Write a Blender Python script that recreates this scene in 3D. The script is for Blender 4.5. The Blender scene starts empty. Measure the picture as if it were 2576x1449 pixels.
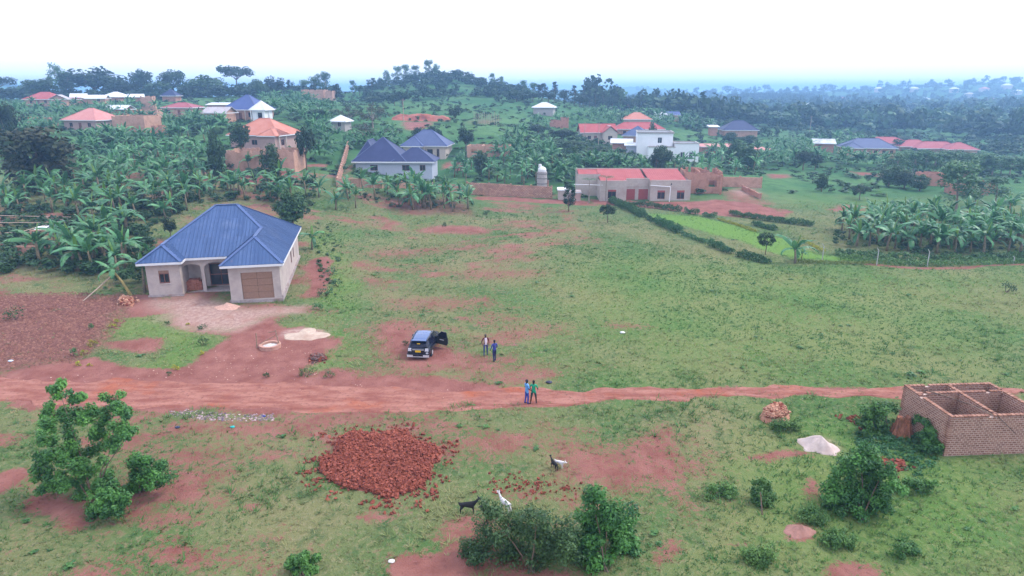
import bpy, bmesh, math, random
import numpy as np
from mathutils import Vector, Matrix

R = math.radians
random.seed(11)
rng = np.random.default_rng(11)
sc = bpy.context.scene
col = sc.collection

# ------------------------------------------------------------------ camera, sky, sun, exposure
CAM_H, FOC, PITCH = 20.0, 1680.0, R(16.57)          # metres, focal length in units of a 2576 wide picture
cam = bpy.data.cameras.new('camera')
cam.sensor_width = 36.0
cam.lens = 36.0 * FOC / 2576.0
cam.clip_start, cam.clip_end = 0.5, 30000
cam_ob = bpy.data.objects.new('camera', cam)
cam_ob.location = (0, 0, CAM_H)
cam_ob.rotation_euler = (R(90) - PITCH, 0, 0)
col.objects.link(cam_ob)
sc.camera = cam_ob

SUN_EL, SUN_AZ = R(52), R(78)                       # azimuth clockwise from +Y (away from the camera)
w = bpy.data.worlds.new('World'); sc.world = w; w.use_nodes = True
nt = w.node_tree; nt.nodes.clear()
sky = nt.nodes.new('ShaderNodeTexSky'); sky.sky_type = 'NISHITA'; sky.sun_disc = False
sky.sun_elevation = SUN_EL; sky.sun_rotation = SUN_AZ
sky.air_density = 1.0; sky.dust_density = 6.0; sky.ozone_density = 1.0
hsv = nt.nodes.new('ShaderNodeHueSaturation'); hsv.inputs['Saturation'].default_value = 0.25
cloud = nt.nodes.new('ShaderNodeMix'); cloud.data_type = 'RGBA'      # an even overcast over that sky
cloud.inputs['Factor'].default_value = 0.7
cloud.inputs[7].default_value = (11.9, 12.8, 15.8, 1)
bg = nt.nodes.new('ShaderNodeBackground'); bg.inputs['Strength'].default_value = 0.10
ow = nt.nodes.new('ShaderNodeOutputWorld')
nt.links.new(sky.outputs[0], hsv.inputs['Color']); nt.links.new(hsv.outputs[0], cloud.inputs[6])
nt.links.new(cloud.outputs[2], bg.inputs['Color']); nt.links.new(bg.outputs[0], ow.inputs[0])
sun = bpy.data.lights.new('sun', 'SUN'); sun.energy = 1.5; sun.angle = R(10); sun.color = (1.0, 0.96, 0.92)
sun_ob = bpy.data.objects.new('sun', sun); col.objects.link(sun_ob)
sd = Vector((math.sin(SUN_AZ) * math.cos(SUN_EL), math.cos(SUN_AZ) * math.cos(SUN_EL), math.sin(SUN_EL)))
sun_ob.rotation_euler = sd.to_track_quat('Z', 'Y').to_euler()
sun_ob.location = sd * 200

vs = sc.view_settings
vs.view_transform = 'Standard'; vs.look = 'None'; vs.gamma = 1.0; vs.use_curve_mapping = False
vs.exposure = 0.85
sc.render.engine = 'CYCLES'
cy = sc.cycles
cy.max_bounces = 5; cy.diffuse_bounces = 2; cy.glossy_bounces = 2; cy.transmission_bounces = 3; cy.volume_bounces = 1
cy.caustics_reflective = cy.caustics_refractive = False
cy.use_adaptive_sampling = True; cy.adaptive_threshold = 0.02
cy.use_denoising = True
try:
    cy.denoiser = 'OPENIMAGEDENOISE'
except Exception:
    pass

# ------------------------------------------------------------------ numeric noise
def _hash(ix, iy, s):
    n = (ix.astype(np.int64) * 374761393 + iy.astype(np.int64) * 668265263 + s * 974711) & 0x7fffffff
    n = ((n ^ (n >> 13)) * 1274126177) & 0x7fffffff
    n = n ^ (n >> 16)
    return (n & 0xffff) / 65535.0
def vnoise(x, y, s=0):
    x = np.asarray(x, float); y = np.asarray(y, float)
    ix = np.floor(x); iy = np.floor(y); fx = x - ix; fy = y - iy
    fx = fx * fx * (3 - 2 * fx); fy = fy * fy * (3 - 2 * fy)
    ix = ix.astype(np.int64); iy = iy.astype(np.int64)
    a = _hash(ix, iy, s); b = _hash(ix + 1, iy, s); c = _hash(ix, iy + 1, s); d = _hash(ix + 1, iy + 1, s)
    return (a * (1 - fx) + b * fx) * (1 - fy) + (c * (1 - fx) + d * fx) * fy
def fbm(x, y, s=0, o=4):
    t = 0; a = 0.5; n = 0
    for k in range(o):
        t = t + a * vnoise(np.asarray(x) * 2 ** k + 17.3 * k, np.asarray(y) * 2 ** k - 9.1 * k, s + k); n += a; a *= 0.5
    return t / n
def sstep(a, b, x):
    t = np.clip((x - a) / (b - a), 0, 1); return t * t * (3 - 2 * t)

# ------------------------------------------------------------------ the lie of the land
CP, SP = math.cos(PITCH), math.sin(PITCH)
def ray(px, py):                                     # survey helper: a sight line of the photograph
    u = (np.asarray(px, float) - 1288) / FOC; v = -(np.asarray(py, float) - 724.5) / FOC
    return np.stack([u, CP + v * SP, -SP + v * CP], -1)
def on_line(px, py, y):
    r = ray(px, py); return np.array([0, 0, CAM_H]) + r * (y / r[1])

# surveyed heights: (column, row, distance) of ground seen in the photograph
_sv = [(225, 577, 84), (80, 612, 80), (200, 450, 115), (20, 470, 108), (400, 470, 112), (650, 432, 130), (480, 400, 140), (650, 376, 150), (600, 304, 190),
       (330, 345, 170), (215, 330, 185), (450, 294, 220), (100, 268, 260), (240, 252, 320), (60, 250, 330), (440, 250, 320), (600, 242, 320), (760, 250, 290),
       (20, 360, 160), (850, 330, 178), (990, 449, 140), (880, 415, 143), (1070, 406, 165), (1230, 392, 165), (1280, 495, 129), (1600, 508, 123), (1390, 440, 148),
       (1050, 306, 212), (1200, 317, 202), (1150, 250, 300), (1100, 198, 382), (1000, 215, 385), (1180, 205, 372), (1260, 225, 365), (900, 240, 340),
       (800, 246, 320), (950, 262, 290), (1000, 280, 228), (1368, 289, 260), (1480, 272, 315), (1400, 255, 330), (1330, 330, 205), (1510, 362, 220), (1670, 405, 188),
       (1600, 292, 290), (1560, 330, 245), (1740, 310, 300), (1700, 345, 250), (1850, 352, 250), (2190, 396, 215), (2330, 386, 235), (2300, 342, 330), (1950, 380, 215), (1850, 440, 150),
       (2100, 470, 143), (2400, 470, 143), (2480, 400, 205), (1000, 480, 120), (840, 440, 132)]
_an = [on_line(a, b, c) for a, b, c in _sv]
for gx in (-70, -45, -20, 5, 30, 55, 80, 110):
    for gy in (5, 30, 52, 72, 92):
        if not (gx < -40 and gy > 70):
            _an.append(np.array([gx, gy, 0.0]))
_an += [np.array(p, float) for p in [(-36.5, 63, .5), (-29, 63, .25), (-22.5, 61.5, 0), (-38, 80, 1.5), (-25, 80, .4)]]
for gx in (-10, 15, 40, 70, 100): _an.append(np.array([gx, 108, 0.0]))
_an += [np.array(p, float) for p in [(-130, 60, 2), (-130, 110, 5), (-170, 180, 11), (-230, 260, 15), (-300, 330, 14), (160, 80, 0), (170, 150, -1), (230, 250, -1), (320, 330, 0), (160, 330, 0),
       (100, 420, 0), (-300, 430, 8), (-100, 450, 12), (0, 460, 12), (-200, 460, 8)]]
_an = np.array(_an)
def _ker(x, y):
    d2 = (x[..., None] - _an[:, 0]) ** 2 + (y[..., None] - _an[:, 1]) ** 2
    return np.sqrt(d2 + 18.0 ** 2)
_A = _ker(_an[:, 0], _an[:, 1]); _n = len(_an)
_M = np.zeros((_n + 1, _n + 1)); _M[:_n, :_n] = _A - np.eye(_n) * 0.6; _M[:_n, _n] = 1; _M[_n, :_n] = 1
_wt = np.linalg.solve(_M, np.append(_an[:, 2], 0))
def _far(x, y):
    z = 0.0
    for cx, cy, sx, sy, a in [(880, 1060, 240, 150, 28), (640, 1180, 250, 150, 15), (400, 1250, 120, 130, 9), (330, 1900, 130, 200, 17), (480, 2000, 420, 220, 9), (170, 2150, 340, 220, 11), (-850, 1080, 95, 130, 25), (-760, 1180, 220, 150, 8)]:
        z = z + a * np.exp(-((x - cx) / sx) ** 2 - ((y - cy) / sy) ** 2)
    return z + 3.0 * (fbm(x / 260, y / 260, 40, 3) - 0.5)
def height(x, y, fine=True):
    x = np.atleast_1d(np.asarray(x, float)); y = np.atleast_1d(np.asarray(y, float))
    sh = x.shape; xf = x.ravel(); yf = y.ravel(); near = np.zeros(len(xf))
    r = np.hypot(xf, (yf - 170) * 0.95)
    m = r < 620
    for k in range(0, len(xf), 40000):
        s = slice(k, k + 40000); ms = m[s]
        if ms.any():
            v = np.zeros(ms.sum()); v[:] = _ker(xf[s][ms], yf[s][ms]) @ _wt[:_n] + _wt[_n]
            t = near[s]; t[ms] = v; near[s] = t
    b = sstep(330, 600, r)
    z = near * (1 - b) + _far(xf, yf) * b
    if fine:
        f = sstep(5, 40, yf)
        z = z + 0.10 * (fbm(xf / 5, yf / 5, 3, 2) - 0.5) * f + sstep(130, 260, yf) * 1.2 * (fbm(xf / 22, yf / 22, 8, 2) - 0.5)
    return z.reshape(sh)
_LX, _LY = np.arange(-330, 421.0, 1.0), np.arange(0, 561.0, 1.0)
_LUT = height(*np.meshgrid(_LX, _LY))                # surveyed once, read often
def hq(x, y):
    x = np.asarray(x, float); y = np.asarray(y, float)
    i = np.clip(x - _LX[0], 0, len(_LX) - 1.001); j = np.clip(y, 0, len(_LY) - 1.001); a = i.astype(int); b = j.astype(int); u = i - a; v = j - b
    z = (_LUT[b, a] * (1 - u) + _LUT[b, a + 1] * u) * (1 - v) + (_LUT[b + 1, a] * (1 - u) + _LUT[b + 1, a + 1] * u) * v
    out = (x < _LX[0]) | (x > _LX[-1] - 1) | (y > _LY[-1] - 1) | (y < 0)
    if out.any(): z = np.array(z); z[out] = height(x[out], y[out])
    return z
def H(x, y): return float(hq(np.array([x]), np.array([y]))[0])
_ts = np.concatenate([np.linspace(18, 160, 220), np.linspace(161, 520, 240), np.geomspace(525, 6000, 90)])
def ground(px, py):                                  # where a sight line meets the land
    r = ray(px, py); r = r / r[1]
    z = CAM_H + r[2] * _ts
    g = hq(r[0] * _ts, _ts)
    k = np.nonzero(z < g)[0]
    if len(k) == 0: k = [len(_ts) - 1]
    k = max(1, k[0]); d0 = z[k - 1] - g[k - 1]; d1 = z[k] - g[k]
    t = _ts[k - 1] + (_ts[k] - _ts[k - 1]) * (d0 / (d0 - d1 + 1e-9)); t = float(np.clip(t, _ts[k - 1], _ts[k]))
    x = float(r[0] * t)
    return Vector((x, t, H(x, t)))
def grounds(pts): return [ground(a, b) for a, b in pts]
def stand(px, y):                                    # on the land at a known distance
    z = 0.0
    for _ in range(6):
        x = (px - 1288) / FOC * (y * CP - (z - CAM_H) * SP); z = H(x, y)
    return Vector((x, y, z))
def z_at(py, y):                                     # the height a row of the picture has at a distance
    r = ray(1288, py); return CAM_H + r[2] * y / r[1]

# ------------------------------------------------------------------ materials
MATS = {}
def newmat(name):
    m = bpy.data.materials.new(name); m.use_nodes = True
    n = m.node_tree.nodes; b = n['Principled BSDF']; MATS[name] = m
    return m, m.node_tree, n, b
def N(nt_, typ, **kw):
    n = nt_.nodes.new(typ)
    for k, v in kw.items():
        if k in n.inputs.keys() if hasattr(n.inputs, 'keys') else False: n.inputs[k].default_value = v
        else: setattr(n, k, v)
    return n
def rgba(c): return (c[0], c[1], c[2], 1.0)
KA = 0.80                                            # one scale for every surface colour, against the exposure above
def mixc(t, a, b, fac):
    m = t.nodes.new('ShaderNodeMix'); m.data_type = 'RGBA'
    for sock, v in ((0, fac), (6, a), (7, b)):
        if isinstance(v, (tuple, list)): m.inputs[sock].default_value = rgba(tuple(c * KA for c in v[:3]))
        elif isinstance(v, (int, float)): m.inputs[sock].default_value = v
        else: t.links.new(v, m.inputs[sock])
    return m.outputs[2]
def ramp(t, fac, a, b):
    m = t.nodes.new('ShaderNodeMapRange'); m.inputs[1].default_value = a; m.inputs[2].default_value = b
    t.links.new(fac, m.inputs[0]); return m.outputs[0]
def noise(t, vec, scale, detail=4, rough=0.6):
    n = t.nodes.new('ShaderNodeTexNoise'); n.inputs['Scale'].default_value = scale
    n.inputs['Detail'].default_value = detail; n.inputs['Roughness'].default_value = rough
    if vec is not None: t.links.new(vec, n.inputs['Vector'])
    return n.outputs['Fac']
def objco(t):
    c = t.nodes.new('ShaderNodeTexCoord'); return c.outputs['Object']
def worldpos(t):
    return t.nodes.new('ShaderNodeNewGeometry').outputs['Position']
def bump(t, b, h, strength=0.3, dist=0.02):
    n = t.nodes.new('ShaderNodeBump'); n.inputs['Strength'].default_value = strength; n.inputs['Distance'].default_value = dist
    t.links.new(h, n.inputs['Height']); t.links.new(n.outputs[0], b.inputs['Normal'])
def plain(name, c, rough=0.7, vary=0.25, scale=6.0, dirt=None, metal=0.0, spec=0.3, bmp=0.15, coat=0.0):
    m, t, n, b = newmat(name)
    p = objco(t)
    f = noise(t, p, scale, 5); g = noise(t, p, scale * 0.17, 3)
    lo = tuple(x * (1 - vary) for x in c); hi = tuple(min(1, x * (1 + vary)) for x in c)
    cc = mixc(t, lo, hi, ramp(t, f, 0.3, 0.7))
    if dirt: cc = mixc(t, cc, dirt, ramp(t, g, 0.48, 0.72))
    t.links.new(cc, b.inputs['Base Color'])
    b.inputs['Roughness'].default_value = rough; b.inputs['Metallic'].default_value = metal
    b.inputs['Specular IOR Level'].default_value = spec
    b.inputs['Coat Weight'].default_value = coat
    if bmp: bump(t, b, f, bmp, 0.02)
    return m
def foliage(name, dark, light, rough=0.5, trans=0.25, spec=0.3, tint=None):
    m, t, n, b = newmat(name)
    a = t.nodes.new('ShaderNodeAttribute'); a.attribute_name = 'var'
    oi = t.nodes.new('ShaderNodeObjectInfo')
    c = mixc(t, dark, light, a.outputs['Fac'])
    hs = t.nodes.new('ShaderNodeHueSaturation'); t.links.new(c, hs.inputs['Color'])
    t.links.new(ramp(t, oi.outputs['Random'], 0, 1), hs.inputs['Value'])
    mr = hs.inputs['Value'].links[0].from_node; mr.inputs[3].default_value = 0.78; mr.inputs[4].default_value = 1.25
    mr2 = t.nodes.new('ShaderNodeMapRange'); mr2.inputs[3].default_value = 0.485; mr2.inputs[4].default_value = 0.515
    wn = t.nodes.new('ShaderNodeMath'); wn.operation = 'FRACT'; ml = t.nodes.new('ShaderNodeMath'); ml.operation = 'MULTIPLY'; ml.inputs[1].default_value = 7.31
    t.links.new(oi.outputs['Random'], ml.inputs[0]); t.links.new(ml.outputs[0], wn.inputs[0]); t.links.new(wn.outputs[0], mr2.inputs[0])
    t.links.new(mr2.outputs[0], hs.inputs['Hue'])
    cc = hs.outputs[0]
    t.links.new(cc, b.inputs['Base Color']); b.inputs['Roughness'].default_value = rough; b.inputs['Specular IOR Level'].default_value = spec
    tr = t.nodes.new('ShaderNodeBsdfTranslucent'); t.links.new(cc, tr.inputs['Color'])
    mx = t.nodes.new('ShaderNodeMixShader'); mx.inputs[0].default_value = trans
    t.links.new(b.outputs[0], mx.inputs[1]); t.links.new(tr.outputs[0], mx.inputs[2])
    t.links.new(mx.outputs[0], t.nodes['Material Output'].inputs['Surface'])
    return m
def varied(name, a, b_, rough=0.85, spec=0.15):      # per-piece colour from the attribute and the object's own number
    m, t, n, b = newmat(name)
    at = t.nodes.new('ShaderNodeAttribute'); at.attribute_name = 'var'
    oi = t.nodes.new('ShaderNodeObjectInfo')
    s = t.nodes.new('ShaderNodeMath'); s.operation = 'ADD'; t.links.new(at.outputs['Fac'], s.inputs[0]); t.links.new(oi.outputs['Random'], s.inputs[1])
    fr = t.nodes.new('ShaderNodeMath'); fr.operation = 'FRACT'; t.links.new(s.outputs[0], fr.inputs[0])
    c = mixc(t, a, b_, fr.outputs[0])
    f = noise(t, worldpos(t), 14, 4)
    c = mixc(t, c, tuple(x * 0.6 for x in a), ramp(t, f, 0.45, 0.8))
    t.links.new(c, b.inputs['Base Color']); b.inputs['Roughness'].default_value = rough; b.inputs['Specular IOR Level'].default_value = spec
    return m
def brickwall(name, c1, c2, mortar, w_=0.26, h_=0.13, ms=0.02, stain=None):   # for walls too far off to lay bricks one by one
    m, t, n, b = newmat(name)
    p = objco(t); sx = t.nodes.new('ShaderNodeSeparateXYZ'); t.links.new(p, sx.inputs[0])
    ad = t.nodes.new('ShaderNodeMath'); ad.operation = 'ADD'; t.links.new(sx.outputs[0], ad.inputs[0]); t.links.new(sx.outputs[1], ad.inputs[1])
    cb = t.nodes.new('ShaderNodeCombineXYZ'); t.links.new(ad.outputs[0], cb.inputs[0]); t.links.new(sx.outputs[2], cb.inputs[1])
    br = t.nodes.new('ShaderNodeTexBrick'); t.links.new(cb.outputs[0], br.inputs['Vector'])
    br.inputs['Color1'].default_value = rgba(c1); br.inputs['Color2'].default_value = rgba(c2); br.inputs['Mortar'].default_value = rgba(mortar)
    br.inputs['Scale'].default_value = 1.0; br.inputs['Brick Width'].default_value = w_; br.inputs['Row Height'].default_value = h_; br.inputs['Mortar Size'].default_value = ms
    br.inputs['Bias'].default_value = 0.0
    f = noise(t, p, 0.9, 5)
    c = mixc(t, br.outputs['Color'], stain or tuple(x * 0.55 for x in c1), ramp(t, f, 0.48, 0.85))
    t.links.new(c, b.inputs['Base Color']); b.inputs['Roughness'].default_value = 0.9; b.inputs['Specular IOR Level'].default_value = 0.1
    bump(t, b, br.outputs['Fac'], -0.3, 0.02)
    return m
def sheetroof(name, c, fade, rough=0.45, rust=None, period=0.19):   # ribbed sheet iron of the roofs farther off
    m, t, n, b = newmat(name)
    p = objco(t)
    f = noise(t, p, 0.5, 5); g = noise(t, p, 4.0, 4)
    cc = mixc(t, c, fade, ramp(t, f, 0.35, 0.75))
    if rust: cc = mixc(t, cc, rust, ramp(t, g, 0.52, 0.72))
    t.links.new(cc, b.inputs['Base Color']); b.inputs['Roughness'].default_value = rough; b.inputs['Specular IOR Level'].default_value = 0.2
    wv = t.nodes.new('ShaderNodeTexWave'); wv.inputs['Scale'].default_value = 0.5 / period; wv.bands_direction = 'X'
    t.links.new(p, wv.inputs['Vector']); bump(t, b, wv.outputs['Fac'], 0.35, 0.03)
    return m

# ------------------------------------------------------------------ mesh helpers
def tag(o, label=None, cat=None, group=None, kind=None):
    if label: o['label'] = label
    if cat: o['category'] = cat
    if group: o['group'] = group
    if kind: o['kind'] = kind
    return o
def empty(name, loc=(0, 0, 0), rz=0.0, **kw):
    o = bpy.data.objects.new(name, None); o.empty_display_size = 0.3
    o.location = loc; o.rotation_euler = (0, 0, rz); col.objects.link(o)
    return tag(o, **kw)
def place(name, mesh, parent=None, loc=(0, 0, 0), rot=(0, 0, 0), scale=None):
    o = bpy.data.objects.new(name, mesh); col.objects.link(o)
    o.location = loc; o.rotation_euler = rot
    if scale is not None: o.scale = scale if hasattr(scale, '__len__') else (scale,) * 3
    if parent: o.parent = parent
    return o
def npmesh(name, V, F4=None, F3=None, var=None, mat=None, smooth=False):
    me = bpy.data.meshes.new(name)
    V = np.asarray(V, np.float32); nf4 = 0 if F4 is None else len(F4); nf3 = 0 if F3 is None else len(F3)
    me.vertices.add(len(V)); me.vertices.foreach_set('co', V.ravel())
    idx = []
    if nf4: idx.append(np.asarray(F4, np.int32).ravel())
    if nf3: idx.append(np.asarray(F3, np.int32).ravel())
    idx = np.concatenate(idx); me.loops.add(len(idx)); me.loops.foreach_set('vertex_index', idx)
    tot = np.concatenate([np.full(nf4, 4, np.int32), np.full(nf3, 3, np.int32)])
    st = np.concatenate([[0], np.cumsum(tot)[:-1]]).astype(np.int32)
    me.polygons.add(nf4 + nf3); me.polygons.foreach_set('loop_start', st)
    try: me.polygons.foreach_set('loop_total', tot)
    except Exception: pass
    if smooth: me.polygons.foreach_set('use_smooth', np.ones(nf4 + nf3, bool))
    if var is not None:
        a = me.attributes.new('var', 'FLOAT', 'POINT'); a.data.foreach_set('value', np.asarray(var, np.float32))
    me.update(calc_edges=True); me.validate()
    if mat: me.materials.append(mat)
    return me
class MB:
    def __init__(s): s.v = []; s.f = []; s.m = []; s.var = []; s.cur = 0; s.cv = 0.5
    def vert(s, p): s.v.append((p[0], p[1], p[2])); s.var.append(s.cv); return len(s.v) - 1
    def face(s, pts): s.f.append([s.vert(p) for p in pts]); s.m.append(s.cur)
    def box(s, x0, x1, y0, y1, z0, z1, M=None, taper=0.0):
        P = [(x0, y0, z0), (x1, y0, z0), (x1, y1, z0), (x0, y1, z0), (x0 + taper, y0 + taper, z1), (x1 - taper, y0 + taper, z1), (x1 - taper, y1 - taper, z1), (x0 + taper, y1 - taper, z1)]
        if M is not None: P = [M @ Vector(p) for p in P]
        i = [s.vert(p) for p in P]
        for q in ((3, 2, 1, 0), (4, 5, 6, 7), (0, 1, 5, 4), (1, 2, 6, 5), (2, 3, 7, 6), (3, 0, 4, 7)): s.f.append([i[k] for k in q]); s.m.append(s.cur)
    def bar(s, a, b, w_=0.05, h_=None, up=(0, 0, 1)):
        a = Vector(a); b = Vector(b); d = b - a; L = d.length
        if L < 1e-6: return
        z = d / L; u = Vector(up)
        if abs(z.dot(u)) > 0.98: u = Vector((1, 0, 0))
        x = z.cross(u).normalized(); y = z.cross(x).normalized(); h_ = h_ or w_
        M = Matrix(((x.x, y.x, z.x, a.x), (x.y, y.y, z.y, a.y), (x.z, y.z, z.z, a.z), (0, 0, 0, 1)))
        s.box(-w_ / 2, w_ / 2, -h_ / 2, h_ / 2, 0, L, M)
    def tube(s, path, rad, n=8, cap=True):
        path = [Vector(p) for p in path]; rings = []
        for k, p in enumerate(path):
            d = (path[min(k + 1, len(path) - 1)] - path[max(k - 1, 0)]).normalized()
            u = Vector((0, 0, 1)) if abs(d.z) < 0.9 else Vector((1, 0, 0))
            x = d.cross(u).normalized(); y = d.cross(x).normalized(); r = rad[k] if hasattr(rad, '__len__') else rad
            rings.append([s.vert(p + (x * math.cos(2 * math.pi * j / n) + y * math.sin(2 * math.pi * j / n)) * r) for j in range(n)])
        for a, b in zip(rings, rings[1:]):
            for j in range(n): s.f.append([a[j], a[(j + 1) % n], b[(j + 1) % n], b[j]]); s.m.append(s.cur)
        if cap:
            s.f.append(rings[-1][:]); s.m.append(s.cur); s.f.append(rings[0][::-1]); s.m.append(s.cur)
    def mesh(s, name, mats, smooth=False):
        me = bpy.data.meshes.new(name); me.from_pydata(s.v, [], s.f)
        for m in (mats if isinstance(mats, (list, tuple)) else [mats]): me.materials.append(m)
        me.polygons.foreach_set('material_index', s.m)
        if smooth: me.polygons.foreach_set('use_smooth', [True] * len(s.f))
        a = me.attributes.new('var', 'FLOAT', 'POINT'); a.data.foreach_set('value', s.var)
        me.update(); return me
    def build(s, name, mats, parent=None, loc=(0, 0, 0), rz=0.0, smooth=False):
        return place(name, s.mesh(name, mats, smooth), parent, loc, (0, 0, rz))
def leaf_quads(P, Nn, L, W, var, droop=0.0):
    """rhombic leaf faces at P facing Nn; returns verts and quads"""
    n = len(P); Nn = Nn / (np.linalg.norm(Nn, axis=1, keepdims=True) + 1e-9)
    a = rng.normal(size=(n, 3)); a[:, 2] -= droop
    t = a - (a * Nn).sum(1, keepdims=True) * Nn; t /= np.linalg.norm(t, axis=1, keepdims=True) + 1e-9
    b = np.cross(Nn, t)
    L = np.asarray(L).reshape(-1, 1); W = np.asarray(W).reshape(-1, 1)
    V = np.stack([P - t * L * 0.5, P + b * W * 0.5 - t * L * 0.05, P + t * L * 0.5 - Nn * L * 0.12, P - b * W * 0.5 - t * L * 0.05], 1).reshape(-1, 3)
    F = np.arange(4 * n).reshape(n, 4)
    return V, F, np.repeat(var, 4)
def clumps_leaves(C, Rc, per, size, aspect=0.55, squash=0.8, up=0.55, inner=0.35, vb=None):
    """leaves round a set of clump centres"""
    C = np.asarray(C, float); m = len(C); Rc = np.broadcast_to(np.asarray(Rc, float), (m,))
    k = np.repeat(np.arange(m), per); n = len(k)
    d = rng.normal(size=(n, 3)); d /= np.linalg.norm(d, axis=1, keepdims=True)
    rr = Rc[k] * (inner + (1 - inner) * rng.random(n) ** 0.5)
    P = C[k] + d * rr[:, None] * np.array([1, 1, squash])
    Nn = d * 0.8 + np.array([0, 0, up]) + rng.normal(size=(n, 3)) * 0.45
    s = size * (0.6 + 0.8 * rng.random(n))
    base = rng.random(m) if vb is None else vb
    var = np.clip(base[k] * 0.6 + rng.random(n) * 0.4, 0, 1)
    return leaf_quads(P, Nn, s, s * aspect, var, 0.5)

# ------------------------------------------------------------------ ground: one sheet to the horizon
def dense(a, b, step, far, g=1.09):
    mid = list(np.arange(a, b + 1e-6, step)); s = step; lo = [a]; hi = [b]
    while lo[-1] > -far: s *= g; lo.append(lo[-1] - s)
    s = step
    while hi[-1] < far: s *= g; hi.append(hi[-1] + s)
    return np.array(lo[:0:-1] + mid + hi[1:])
gxs = dense(-62, 78, 0.5, 5200); gys = dense(14, 132, 0.5, 5200)
gys = gys[gys > -60]; gys = gys[gys < 5300]
GX, GY = np.meshgrid(gxs, gys)
GZ = height(GX, GY)

def inpoly(x, y, poly):
    c = np.zeros(x.shape, bool); n = len(poly)
    for i in range(n):
        x0, y0 = poly[i][:2]; x1, y1 = poly[i - 1][:2]
        q = ((y0 > y) != (y1 > y))
        with np.errstate(divide='ignore', invalid='ignore'):
            c ^= q & (x < (x1 - x0) * (y - y0) / (y1 - y0 + 1e-12) + x0)
    return c
def poly_mask(x, y, poly, soft):
    """1 inside, falling off over soft metres at the edge"""
    xs = [p[0] for p in poly]; ys = [p[1] for p in poly]
    out = np.zeros(x.shape); m = (x > min(xs) - soft) & (x < max(xs) + soft) & (y > min(ys) - soft) & (y < max(ys) + soft)
    if not m.any(): return out
    X = x[m]; Y = y[m]; d = np.full(X.shape, 1e9)
    for i in range(len(poly)):
        ax, ay = poly[i - 1][:2]; bx, by = poly[i][:2]; L2 = (bx - ax) ** 2 + (by - ay) ** 2 + 1e-9
        t = np.clip(((X - ax) * (bx - ax) + (Y - ay) * (by - ay)) / L2, 0, 1)
        d = np.minimum(d, np.hypot(X - ax - t * (bx - ax), Y - ay - t * (by - ay)))
    s = np.where(inpoly(X, Y, poly), d, -d)
    out[m] = sstep(-soft, soft, s); return out
def ell(cx, cy, rx, ry, n=14): return [(cx + rx * math.cos(2 * math.pi * k / n), cy + ry * math.sin(2 * math.pi * k / n)) for k in range(n)]
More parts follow.
